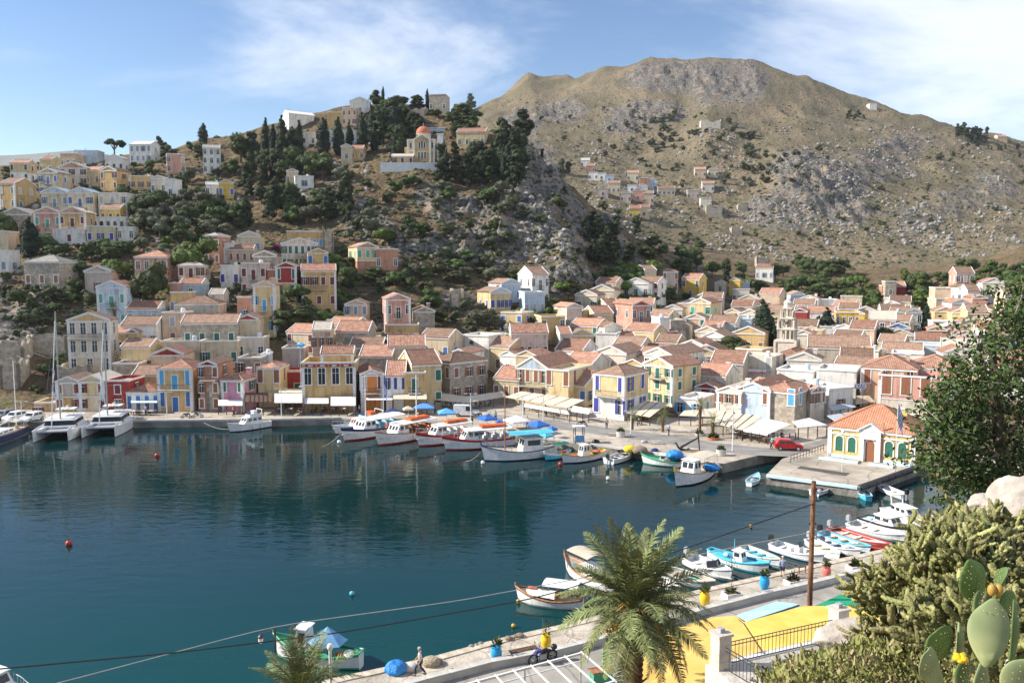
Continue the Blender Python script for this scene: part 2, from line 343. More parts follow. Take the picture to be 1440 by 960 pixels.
def terrain_mat():
 m, nt, N, L, bs = nodes_of('dry_hillside')
 tc = N.new('ShaderNodeTexCoord'); geo = N.new('ShaderNodeNewGeometry')
 at = N.new('ShaderNodeAttribute'); at.attribute_name = 'rock'
 af = N.new('ShaderNodeAttribute'); af.attribute_name = 'far'
 def noise(sc, det=5, dist=0.0):
  n = N.new('ShaderNodeTexNoise'); n.inputs['Scale'].default_value = sc; n.inputs['Detail'].default_value = det; n.inputs['Distortion'].default_value = dist
  L.new(tc.outputs['Object'], n.inputs['Vector']); return n.outputs['Fac']
 def mix(fac, a, b):
  x = N.new('ShaderNodeMix'); x.data_type = 'RGBA'
  L.new(fac, x.inputs['Factor'])
  for s, i in ((a, 6), (b, 7)):
   if isinstance(s, tuple): x.inputs[i].default_value = (*s, 1)
   else: L.new(s, x.inputs[i])
  return x.outputs[2]
 def rng(v, a, b):
  r = N.new('ShaderNodeMapRange'); r.inputs['From Min'].default_value = a; r.inputs['From Max'].default_value = b; L.new(v, r.inputs['Value']); return r.outputs[0]
 def math2(op, a, b):
  x = N.new('ShaderNodeMath'); x.operation = op
  for s, i in ((a, 0), (b, 1)):
   if isinstance(s, (int, float)): x.inputs[i].default_value = s
   else: L.new(s, x.inputs[i])
  return x.outputs[0]
 grass = mix(rng(noise(0.09, 6, 0.5), 0.38, 0.62), (0.115, 0.078, 0.047), (0.19, 0.135, 0.078))
 gfar = mix(rng(noise(0.02, 6, 0.5), 0.38, 0.62), (0.225, 0.174, 0.115), (0.155, 0.13, 0.083))
 grass = mix(af.outputs['Fac'], grass, gfar)
 grass = mix(rng(noise(0.35, 4), 0.52, 0.66), grass, (0.10, 0.098, 0.045))
 stone = mix(rng(noise(0.5, 6, 1.0), 0.35, 0.65), (0.068, 0.062, 0.056), (0.235, 0.215, 0.19))
 stone = mix(rng(noise(0.13, 4), 0.55, 0.7), stone, (0.33, 0.245, 0.17))
 rk = math2('ADD', at.outputs['Fac'], math2('MULTIPLY', math2('SUBTRACT', noise(0.22, 7, 0.6), 0.5), 1.5))
 fac = rng(rk, 0.30, 0.42)
 speck = math2('MULTIPLY', rng(noise(0.42, 7, 0.4), 0.60, 0.68), 0.55)
 fac = math2('MAXIMUM', fac, speck)
 L.new(mix(fac, grass, stone), bs.inputs['Base Color'])
 bs.inputs['Roughness'].default_value = 0.95; bs.inputs['Specular IOR Level'].default_value = 0.1
 b = N.new('ShaderNodeBump'); b.inputs['Strength'].default_value = 1.0; b.inputs['Distance'].default_value = 2.2
 L.new(noise(0.45, 9, 0.6), b.inputs['Height']); L.new(b.outputs[0], bs.inputs['Normal'])
 return m
def build_terrain():
 nu, nd = HT.shape
 co = np.stack([XX, DD, HT], -1).reshape(-1, 3)
 idx = np.arange(nu*nd).reshape(nu, nd)
 q = np.stack([idx[:-1, :-1], idx[1:, :-1], idx[1:, 1:], idx[:-1, 1:]], -1).reshape(-1, 4)
 me = bpy.data.meshes.new('hillside')
 me.vertices.add(len(co)); me.vertices.foreach_set('co', co.ravel())
 me.loops.add(q.size); me.loops.foreach_set('vertex_index', q.ravel().astype(np.int32))
 me.polygons.add(len(q)); me.polygons.foreach_set('loop_start', np.arange(0, q.size, 4, dtype=np.int32)); me.polygons.foreach_set('loop_total', np.full(len(q), 4, dtype=np.int32))
 a = me.attributes.new('rock', 'FLOAT', 'POINT'); a.data.foreach_set('value', np.clip(rockn, 0, 1).ravel().astype(np.float32))
 a = me.attributes.new('far', 'FLOAT', 'POINT'); a.data.foreach_set('value', farhill.ravel().astype(np.float32))
 me.update(calc_edges=True); me.validate()
 me.materials.append(terrain_mat())
 o = link('hillside', me); tag(o, 'steep dry hillside with grey limestone crags rising behind the harbour town', kind='structure')
build_terrain()
def far_ridge():
 mb = MB(); m = noisy('far_ridge', (0.15, 0.16, 0.15), (0.21, 0.22, 0.21), 0.01, 0.95)
 prof = [(-700, 232), (-300, 226), (-60, 222), (0, 219), (40, 217), (75, 214), (100, 212), (135, 215), (200, 225), (300, 245), (420, 300)]
 vs = []; fs = []
 for i, (px, py) in enumerate(prof):
  t = at_depth(px, py, 1500)
  vs += [(t.x*0.85, 1250, -5), (t.x*0.95, 1400, t.z*0.6), (t.x, 1500, t.z), (t.x*1.1, 1700, -5)]
 for i in range(len(prof)-1):
  for k in range(3): fs.append((i*4+k, i*4+4+k, i*4+5+k, i*4+1+k))
 mb.add(vs, fs, m); tag(mb.build('distant_hill', smooth=True), 'low bare distant ridge beyond the upper village', kind='structure')
far_ridge()
# ---------------- water
def water_mat():
 m, nt, N, L, bs = nodes_of('harbour_water')
 tc = N.new('ShaderNodeTexCoord')
 mp = N.new('ShaderNodeMapping'); mp.inputs['Rotation'].default_value = (0, 0, math.radians(8)); mp.inputs['Scale'].default_value = (0.45, 1.0, 1)
 L.new(tc.outputs['Object'], mp.inputs[0])
 n1 = N.new('ShaderNodeTexNoise'); n1.inputs['Scale'].default_value = 0.85; n1.inputs['Detail'].default_value = 3; n1.inputs['Roughness'].default_value = 0.5; n1.inputs['Distortion'].default_value = 0.4
 n2 = N.new('ShaderNodeTexNoise'); n2.inputs['Scale'].default_value = 2.6; n2.inputs['Detail'].default_value = 2
 L.new(mp.outputs[0], n1.inputs['Vector']); L.new(mp.outputs[0], n2.inputs['Vector'])
 ad = N.new('ShaderNodeMath'); ad.operation = 'MULTIPLY_ADD'; L.new(n2.outputs['Fac'], ad.inputs[0]); ad.inputs[1].default_value = 0.22; L.new(n1.outputs['Fac'], ad.inputs[2])
 # calmer and rougher patches
 n3 = N.new('ShaderNodeTexNoise'); n3.inputs['Scale'].default_value = 0.035; n3.inputs['Detail'].default_value = 2; L.new(tc.outputs['Object'], n3.inputs['Vector'])
 r3 = N.new('ShaderNodeMapRange'); r3.inputs['From Min'].default_value = 0.35; r3.inputs['From Max'].default_value = 0.65; r3.inputs['To Min'].default_value = 0.06; r3.inputs['To Max'].default_value = 0.25
 L.new(n3.outputs['Fac'], r3.inputs['Value'])
 b = N.new('ShaderNodeBump'); b.inputs['Distance'].default_value = 0.16
 L.new(r3.outputs[0], b.inputs['Strength']); L.new(ad.outputs[0], b.inputs['Height']); L.new(b.outputs[0], bs.inputs['Normal'])
 # shallow water by the near quay is greener
 sx = N.new('ShaderNodeSeparateXYZ'); L.new(tc.outputs['Object'], sx.inputs[0])
 sh = N.new('ShaderNodeMapRange'); sh.inputs['From Min'].default_value = 78; sh.inputs['From Max'].default_value = 48; L.new(sx.outputs['Y'], sh.inputs['Value'])
 mx = N.new('ShaderNodeMix'); mx.data_type = 'RGBA'; L.new(sh.outputs[0], mx.inputs['Factor'])
 mx.inputs[6].default_value = (0.0015, 0.021, 0.023, 1); mx.inputs[7].default_value = (0.003, 0.046, 0.046, 1)
 L.new(mx.outputs[2], bs.inputs['Base Color'])
 bs.inputs['Roughness'].default_value = 0.03; bs.inputs['IOR'].default_value = 1.333; bs.inputs['Specular IOR Level'].default_value = 0.4
 return m
mb = MB(); mb.add([(-900, -400, 0), (400, -400, 0), (400, 220, 0), (-900, 220, 0)], [(0, 1, 2, 3)], water_mat())
tag(mb.build('water'), 'calm dark teal harbour water', kind='structure')
# ---------------- quays, plaza, roads
QZ = 1.2
paving = noisy('quay_paving', (0.35, 0.30, 0.24), (0.52, 0.455, 0.37), 0.5, 0.9, bump=0.15, c3=(0.30, 0.265, 0.22), bscale=3, crack=.45)
quay_side = noisy('quay_side', (0.16, 0.15, 0.13), (0.30, 0.28, 0.24), 0.6, 0.95, bump=0.5, bscale=2)
asphalt = noisy('worn_asphalt', (0.20, 0.19, 0.18), (0.27, 0.26, 0.24), 0.4, 0.95, bump=0.1, bscale=6)
concrete = noisy('pale_concrete', (0.42, 0.40, 0.37), (0.55, 0.53, 0.49), 1.0, 0.9, bump=0.15, bscale=4)
whitewash = noisy('whitewash', (0.66, 0.66, 0.66), (0.78, 0.78, 0.77), 0.8, 0.85)
paleblue_paint = plain('pale_blue_paint', (0.55, 0.72, 0.80), 0.7)
def qp(px, py, z=QZ):
 p = on_plane(px, py, z); return (p.x, p.y)
def slab_structure(name, poly, z0, z1, top, side, label, edge=None):
 mb = MB(); n = len(poly)
 mb.add([(x, y, z1) for x, y in poly], [tuple(range(n))], top)
 vs = [(x, y, z0) for x, y in poly] + [(x, y, z1) for x, y in poly]
 mb.add(vs, [(i, (i+1) % n, n+(i+1) % n, n+i) for i in range(n)], side)
 o = mb.build(name); tag(o, label, kind='structure'); return o
def area(poly): return sum(poly[i][0]*poly[(i+1) % len(poly)][1]-poly[(i+1) % len(poly)][0]*poly[i][1] for i in range(len(poly)))/2
def ccw(poly): return poly if area(poly) > 0 else poly[::-1]
QEDGE = [(-250,598),(0,592),(200,591),(400,589),(480,587),(560,593),(640,601),(720,610),(800,620),(890,632),(1016,652)]
quay_poly = [qp(*p) for p in QEDGE] + [qp(1066,640), qp(1098,635), (44,112), (64,118), (72,150), (30,152), (0,170), (-40,162), (-120,158), (-200,158)]
slab_structure('quay', ccw(quay_poly), -3, QZ, paving, quay_side, 'pale paved harbour quay in front of the town')
pier_poly = [qp(1100,645), qp(1078,667), qp(1208,685), qp(1289,656), (60,100), (75,104), (66,118.5), (44,112.4)]
slab_structure('customs_pier', ccw(pier_poly), -3, QZ+0.02, paving, quay_side, 'pale concrete pier in front of the yellow customs house')
def strip(name, pts, w, z, t, mat, label):
 """flat road strip along pts (x, y)"""
 P2 = [Vector((p[0], p[1])) for p in pts]; Lf = []; Rt = []
 for i, p in enumerate(P2):
  d = (P2[min(i+1, len(P2)-1)] - P2[max(i-1, 0)]).normalized(); n = Vector((-d.y, d.x))
  Lf.append(p + n*w/2); Rt.append(p - n*w/2)
 mb = MB(); m = len(P2)
 vs = [(p.x, p.y, z) for p in Lf] + [(p.x, p.y, z) for p in Rt]
 mb.add(vs, [(m+i, m+i+1, i+1, i) for i in range(m-1)], mat)
 if t:
  vs2 = vs + [(x, y, z-t) for x, y, _ in vs]
  fs = []
  for i in range(m-1): fs += [(i, i+1, 2*m+i+1, 2*m+i), (m+i+1, m+i, 3*m+i, 3*m+i+1)]
  fs += [(0, 2*m, 3*m, m), (m-1, 2*m-1, 4*m-1, 3*m-1)]
  mb.add(vs2, fs, mat)
 o = mb.build(name); tag(o, label, kind='structure'); return o
strip('harbour_road', [qp(*p) for p in [(680,585),(760,594),(850,606),(930,616),(1000,627),(1060,634),(1120,637),(1180,622),(1200,600)]], 5.2, QZ+0.006, 0, asphalt, 'grey asphalt road curving along the harbour plaza')
# long pale kerb edging the quay rim
for nm, pts, lab in (('quay_rim', QEDGE[1:], 'pale stone rim of the town quay'), ('pier_rim', [(1079,668),(1207,685)], 'light blue painted rim of the customs pier')):
 strip(nm, [(qp(*p)[0], qp(*p)[1]+0.22) for p in pts], 0.5, QZ+0.06, 0.3, concrete if nm == 'quay_rim' else paleblue_paint, lab)
mb = MB(); a = qp(1209,684); b = qp(1289,656)
fen = plain('black_rubber', (0.03, 0.032, 0.036), 0.6)
for k in range(9):
 t0 = k/9+0.004; t1 = (k+1)/9-0.004
 mb.tube([(a[0]+(b[0]-a[0])*t, a[1]+(b[1]-a[1])*t, 1.05) for t in (t0, t1)], 0.38, fen, 10)
tag(mb.build('dock_fender'), 'long black rubber fender along the side of the customs pier', 'fender')
# near side: promenade, kerb wall and road
NEDGE = [(300,990),(430,962),(510,945),(618,921),(710,896),(795,877),(870,858),(925,844),(1000,825),(1092,805),(1180,786),(1260,768)]
nearE = [qp(*p) for p in NEDGE]
NIN = [(300,1040),(470,1000),(600,962),(690,938),(783,921),(866,899),(940,877),(1000,860),(1070,842),(1140,826),(1220,806),(1290,790)]
nearI = [qp(*p) for p in NIN]
near_poly = nearE + [(45,80),(55,90),(66,104),(80,104),(80,60)] + [(40,38),(-30,34)]
slab_structure('promenade', ccw(near_poly), -3, QZ, noisy('promenade_stone', (0.36, 0.31, 0.25), (0.56, 0.50, 0.41), 0.8, 0.9, bump=0.3, c3=(0.33, 0.29, 0.235), bscale=5, crack=.7), quay_side, 'pale stone promenade along the near shore')
strip('near_road', [(x*1.0+0.6, y-3.3) for x, y in nearI], 6.2, QZ+0.006, 0, noisy('near_road_concrete', (0.27, 0.25, 0.22), (0.40, 0.37, 0.33), 0.5, 0.9, bump=0.1, bscale=6, crack=.4), 'pale worn road behind the low promenade wall')
strip('low_wall', nearI, 0.45, QZ+0.42, 0.6, concrete, 'low pale concrete wall between promenade and road')
RIMM = noisy('rim_stone', (0.44, 0.37, 0.28), (0.62, 0.55, 0.45), 1.2, 0.9, bump=0.25, bscale=5)
def stones(name, pts, w, z0, z1, ln, mat, label, off, piece):
 root = link(name, None); tag(root, label, kind='structure'); rn = random.Random(6)
 P2 = [Vector((x+off[0], y+off[1], 0)) for x, y in pts]
 for a, b in zip(P2, P2[1:]):
  d = b-a; n = max(1, round(d.length/ln)); an = math.atan2(d.y, d.x)
  for k in range(n):
   m = a+d*((k+.5)/n); h = d.length/n/2-.012; mb = MB(); j = rn.uniform(-.015, .015); mb.box(-h, h, -w/2+j, w/2+j, z0, z1+rn.uniform(-.012, .012), mat); o = mb.build(piece, root, loc=(m.x, m.y, 0)); o.rotation_euler = (0, 0, an+rn.uniform(-.006, .006))
stones('promenade_rim', nearE, 0.62, QZ-.3, QZ+.06, 1.15, RIMM, 'yellowish rim stones along the edge of the near promenade', (.1, -.3), 'rim_stone')
stones('wall_coping', nearI, 0.5, QZ+.425, QZ+.49, 1.6, concrete, 'pale coping slabs on the low promenade wall', (0, 0), 'coping_slab')
# ---------------- houses
WALLC = {'C': (0.64,0.54,0.38), 'Y': (0.64,0.50,0.28), 'O': (0.58,0.40,0.19), 'W': (0.77,0.74,0.68), 'P': (0.56,0.31,0.24), 'R': (0.36,0.06,0.05), 'T': (0.50,0.26,0.17),
  'B': (0.48,0.57,0.66), 'S': (0.36,0.31,0.25), 'G': (0.50,0.45,0.38), 'N': (0.62,0.46,0.33), 'L': (0.68,0.61,0.50), 'M': (0.62,0.66,0.60), 'V': (0.54,0.45,0.38), 'X': (0.64,0.43,0.10), 'K': (0.60,0.30,0.38)}
SHUT = {'k': (0.02,0.022,0.025), 'b': (0.06,0.16,0.42), 'l': (0.10,0.36,0.62), 'g': (0.03,0.14,0.09), 't': (0.08,0.36,0.26), 'r': (0.17,0.035,0.03), 'n': (0.27,0.11,0.055), 'w': (0.45,0.44,0.42), 's': (0.20,0.28,0.36), 'd': (0.05,0.06,0.30)}
def wall_mat(c):
 k = ('wall', c)
 if k in MATS: return MATS[k]
 b = WALLC[c] if isinstance(c, str) else c
 if c == 'S':
  m, nt, N, L, bs = nodes_of('rubble_stone_wall')
  tc = N.new('ShaderNodeTexCoord'); v = N.new('ShaderNodeTexVoronoi'); v.inputs['Scale'].default_value = 2.2; L.new(tc.outputs['Object'], v.inputs['Vector'])
  v2 = N.new('ShaderNodeTexVoronoi'); v2.feature = 'DISTANCE_TO_EDGE'; v2.inputs['Scale'].default_value = 2.2; L.new(tc.outputs['Object'], v2.inputs['Vector'])
  sx = N.new('ShaderNodeSeparateXYZ'); L.new(v.outputs['Color'], sx.inputs[0])
  cr = N.new('ShaderNodeValToRGB'); e = cr.color_ramp.elements; e[0].color = (0.30,0.255,0.20,1); e[1].color = (0.50,0.44,0.355,1); L.new(sx.outputs[0], cr.inputs[0])
  no = N.new('ShaderNodeTexNoise'); no.inputs['Scale'].default_value = 0.5; L.new(tc.outputs['Object'], no.inputs['Vector'])
  r = N.new('ShaderNodeMapRange'); r.inputs['From Max'].default_value = 0.06; r.inputs['To Min'].default_value = 0.75; L.new(v2.outputs['Distance'], r.inputs['Value'])
  hs = N.new('ShaderNodeHueSaturation'); L.new(cr.outputs[0], hs.inputs['Color']); L.new(r.outputs[0], hs.inputs['Value'])
  L.new(hs.outputs[0], bs.inputs['Base Color']); bs.inputs['Roughness'].default_value = 0.95
  bp = N.new('ShaderNodeBump'); bp.inputs['Strength'].default_value = 0.4; bp.inputs['Distance'].default_value = 0.05; L.new(r.outputs[0], bp.inputs['Height']); L.new(bp.outputs[0], bs.inputs['Normal'])
  MATS[k] = m; return m
 m, nt, N, L, bs = nodes_of('plaster_' + str(len(MATS)))
 tc = N.new('ShaderNodeTexCoord'); no = N.new('ShaderNodeTexNoise'); no.inputs['Scale'].default_value = 0.55; no.inputs['Detail'].default_value = 8; no.inputs['Roughness'].default_value = 0.65
 L.new(tc.outputs['Object'], no.inputs['Vector'])
 mp = N.new('ShaderNodeMapping'); mp.inputs['Scale'].default_value = (1.6, 1.6, 0.18); L.new(tc.outputs['Object'], mp.inputs[0])
 n2 = N.new('ShaderNodeTexNoise'); n2.inputs['Scale'].default_value = 1.1; n2.inputs['Detail'].default_value = 4; L.new(mp.outputs[0], n2.inputs['Vector'])
 ad = N.new('ShaderNodeMath'); ad.operation = 'ADD'; L.new(no.outputs['Fac'], ad.inputs[0]); L.new(n2.outputs['Fac'], ad.inputs[1])
 cr = N.new('ShaderNodeValToRGB'); e = cr.color_ramp.elements
 e[0].position = 0.36; e[0].color = (b[0]*0.6, b[1]*0.57, b[2]*0.54, 1); e[1].position = 0.5; e[1].color = (*b, 1)
 e2 = e.new(0.66); e2.color = (min(b[0]*1.1, .82), min(b[1]*1.1, .82), min(b[2]*1.12, .82), 1)
 hv = N.new('ShaderNodeMath'); hv.operation = 'MULTIPLY'; hv.inputs[1].default_value = 0.5; L.new(ad.outputs[0], hv.inputs[0]); L.new(hv.outputs[0], cr.inputs[0])
 oi = N.new('ShaderNodeObjectInfo'); mr = N.new('ShaderNodeMapRange'); mr.inputs['To Min'].default_value = 0.88; mr.inputs['To Max'].default_value = 1.1; L.new(oi.outputs['Random'], mr.inputs['Value'])
 hs = N.new('ShaderNodeHueSaturation'); L.new(cr.outputs[0], hs.inputs['Color']); L.new(mr.outputs[0], hs.inputs['Value'])
 L.new(hs.outputs[0], bs.inputs['Base Color']); bs.inputs['Roughness'].default_value = 0.9; bs.inputs['Specular IOR Level'].default_value = 0.15
 MATS[k] = m; return m
def tile_mat(kind='t'):
 k = ('tile', kind)
 if k in MATS: return MATS[k]
 m, nt, N, L, bs = nodes_of('clay_roof_tiles_' + kind)
 tc = N.new('ShaderNodeTexCoord'); uv = N.new('ShaderNodeSeparateXYZ'); L.new(tc.outputs['UV'], uv.inputs[0])
 w = N.new('ShaderNodeTexWave'); w.wave_type = 'BANDS'; w.bands_direction = 'X'; w.inputs['Scale'].default_value = 1.1; w.inputs['Distortion'].default_value = 0.3; L.new(tc.outputs['UV'], w.inputs['Vector'])
 w2 = N.new('ShaderNodeTexWave'); w2.wave_type = 'BANDS'; w2.bands_direction = 'Y'; w2.wave_profile = 'SAW'; w2.inputs['Scale'].default_value = 0.9; w2.inputs['Distortion'].default_value = 0.4; L.new(tc.outputs['UV'], w2.inputs['Vector'])
 no = N.new('ShaderNodeTexNoise'); no.inputs['Scale'].default_value = 1.3; no.inputs['Detail'].default_value = 8; no.inputs['Roughness'].default_value = 0.7; L.new(tc.outputs['Object'], no.inputs['Vector'])
 cr = N.new('ShaderNodeValToRGB'); e = cr.color_ramp.elements
 cols = {'t': ((0.25,0.135,0.095),(0.42,0.225,0.155),(0.52,0.36,0.28)), 'o': ((0.19,0.125,0.095),(0.32,0.20,0.14),(0.40,0.31,0.25)), 'g': ((0.2,0.19,0.17),(0.32,0.30,0.27),(0.4,0.38,0.35)), 'n': ((0.33,0.145,0.085),(0.42,0.19,0.115),(0.49,0.26,0.17)), 'l': ((0.25,0.33,0.45),(0.32,0.42,0.55),(0.4,0.5,0.62)), 'w': ((0.55,0.54,0.52),(0.66,0.65,0.63),(0.74,0.73,0.7)), 'c': ((0.48,0.41,0.33),(0.60,0.53,0.44),(0.66,0.6,0.52))}[kind]
 e[0].position = 0.3; e[0].color = (*cols[0], 1); e[1].position = 0.5; e[1].color = (*cols[1], 1); x = e.new(0.72); x.color = (*cols[2], 1)
 L.new(no.outputs['Fac'], cr.inputs[0])
 oi = N.new('ShaderNodeObjectInfo'); mr = N.new('ShaderNodeMapRange'); mr.inputs['To Min'].default_value = 0.62; mr.inputs['To Max'].default_value = 1.2; L.new(oi.outputs['Random'], mr.inputs['Value'])
 hs = N.new('ShaderNodeHueSaturation'); L.new(cr.outputs[0], hs.inputs['Color']); L.new(mr.outputs[0], hs.inputs['Value'])
 L.new(hs.outputs[0], bs.inputs['Base Color']); bs.inputs['Roughness'].default_value = 0.9; bs.inputs['Specular IOR Level'].default_value = 0.15
 if kind in 'ton':
  ad = N.new('ShaderNodeMath'); ad.operation = 'ADD'; L.new(w.outputs['Fac'], ad.inputs[0]); L.new(w2.outputs['Fac'], ad.inputs[1])
  b = N.new('ShaderNodeBump'); b.inputs['Strength'].default_value = 0.6; b.inputs['Distance'].default_value = 0.08; L.new(ad.outputs[0], b.inputs['Height']); L.new(b.outputs[0], bs.inputs['Normal'])
 MATS[k] = m; return m
trimw = plain('white_trim', (0.72, 0.71, 0.69), 0.8)
trimc = plain('cream_trim', (0.62, 0.55, 0.44), 0.8)
iron = plain('black_iron', (0.025, 0.025, 0.028), 0.6)
darkin = plain('dark_interior', (0.02, 0.019, 0.018), 0.9)
glass = None
def glass_mat():
 global glass
 if glass: return glass
 m, nt, N, L, bs = nodes_of('window_glass'); bs.inputs['Base Color'].default_value = (0.03, 0.036, 0.042, 1); bs.inputs['Roughness'].default_value = 0.08
 glass = m; return m
def shut_mat(s): return plain('shutter_' + s, SHUT[s], 0.6) if s in SHUT else darkin
_win = {}
WRN = random.Random(5)
def window_mesh(w, h, s, fr, arch=False):
 op = s != 'k' and not arch and h < 2.3 and WRN.random() < .34
 k = (round(w, 2), round(h, 2), s, fr, arch, op)
 if k in _win: return _win[k]
 mb = MB(); fm = {'w': trimw, 'c': trimc, 's': wall_mat('S'), 'o': wall_mat('L')}[fr]; t = 0.16
 # reveal: a pane set behind a frame that stands proud of the wall; local y = 0 is the wall face
 if arch:
  n = 8; R = w/2
  pts = [(-R, 0), (R, 0)] + [(R*math.cos(PI*i/n), h-R+R*math.sin(PI*i/n)) for i in range(n+1)]
  Ro = R+t; po = [(-Ro, 0), (Ro, 0)] + [(Ro*math.cos(PI*i/n), h-R+Ro*math.sin(PI*i/n)) for i in range(n+1)]
  vs = [(x, -0.02, z) for x, z in pts]; mb.add(vs, [tuple(range(len(pts)))], shut_mat(s) if s != 'k' else glass_mat())
  m = len(pts); vs = [(x, -0.07, z) for x, z in pts] + [(x, -0.07, z) for x, z in po] + [(x, 0.02, z) for x, z in po] + [(x, 0.02, z) for x, z in pts]
  fs = []
  for i in range(1, m-0):
   j = (i+1) % m
   if i == 0: continue
   fs += [(i, m+i, m+j, j), (m+i, 2*m+i, 2*m+j, m+j), (i, j, 3*m+j, 3*m+i)]
  mb.add(vs, fs, fm)
 else:
  x = w/2
  mb.box(-x-t, -x, -0.07, 0.02, -t*0.6, h+t, fm); mb.box(x, x+t, -0.07, 0.02, -t*0.6, h+t, fm)
  mb.box(-x, x, -0.07, 0.02, h, h+t, fm); mb.box(-x-t*1.3, x+t*1.3, -0.12, 0.02, -t*1.5, -t*0.6, fm)
  if op:
   for q in (-1, 1): mb.box(min(q*x*1.08, q*x*2.0), max(q*x*1.08, q*x*2.0), -.115, -.075, -t*.4, h, shut_mat(s))
  if s == 'k' or op:
   mb.add([(-x, -0.015, -t*.6), (x, -0.015, -t*.6), (x, -0.015, h), (-x, -0.015, h)], [(0,1,2,3)], glass_mat())
   mb.box(-0.035, 0.035, -0.05, -0.016, 0, h, fm); mb.box(-x, x, -0.045, -0.017, h*0.66, h*0.66+0.06, fm)
  else:
   sm = shut_mat(s)
   mb.box(-x, -0.012, -0.055, 0.0, -t*.5, h, sm); mb.box(0.012, x, -0.055, 0.0, -t*.5, h, sm)
   mb.box(-0.012, 0.012, -0.03, 0.0, -t*.5, h, darkin)
 _win[k] = mb.mesh('window'); return _win[k]
_bal = {}
def balcony_mesh(w, style='i'):
 k = (round(w, 1), style)
 if k in _bal: return _bal[k]
 mb = MB(); x = w/2; d = 0.95
 mb.box(-x, x, -d, 0, -0.14, 0, concrete)
 for s in (-0.8, 0.8): mb.box(s*x-0.08, s*x+0.08, -d*0.8, 0, -0.4, -0.14, concrete)
 n = max(4, int(w/0.22))
 for i in range(n+1):
  u = -x+0.03+(w-0.06)*i/n; mb.box(u-0.016, u+0.016, -d+0.02, -d+0.05, 0, 0.95, iron)
 mb.box(-x, x, -d+0.01, -d+0.06, 0.93, 0.98, iron)
 for sx in (-x, x-0.05): mb.box(sx, sx+0.05, -d+0.02, 0, 0.93, 0.98, iron)
 a = mb.mesh('balcony'); _bal[k] = a; return a
def roof_uv(me):
 """metres along the eave (u) and up the slope (v)"""
 uv = me.uv_layers.new(name='UVMap'); data = np.zeros((len(me.loops), 2), np.float32)
 for p in me.polygons:
  n = p.normal; e = Vector((-n.y, n.x, 0))
  if e.length < 1e-4: e = Vector((1, 0, 0))
  e.normalize(); s = n.cross(e)
  for li in p.loop_indices:
   c = me.vertices[me.loops[li].vertex_index].co; data[li] = (c.dot(e), c.dot(s))
 uv.data.foreach_set('uv', data.ravel())
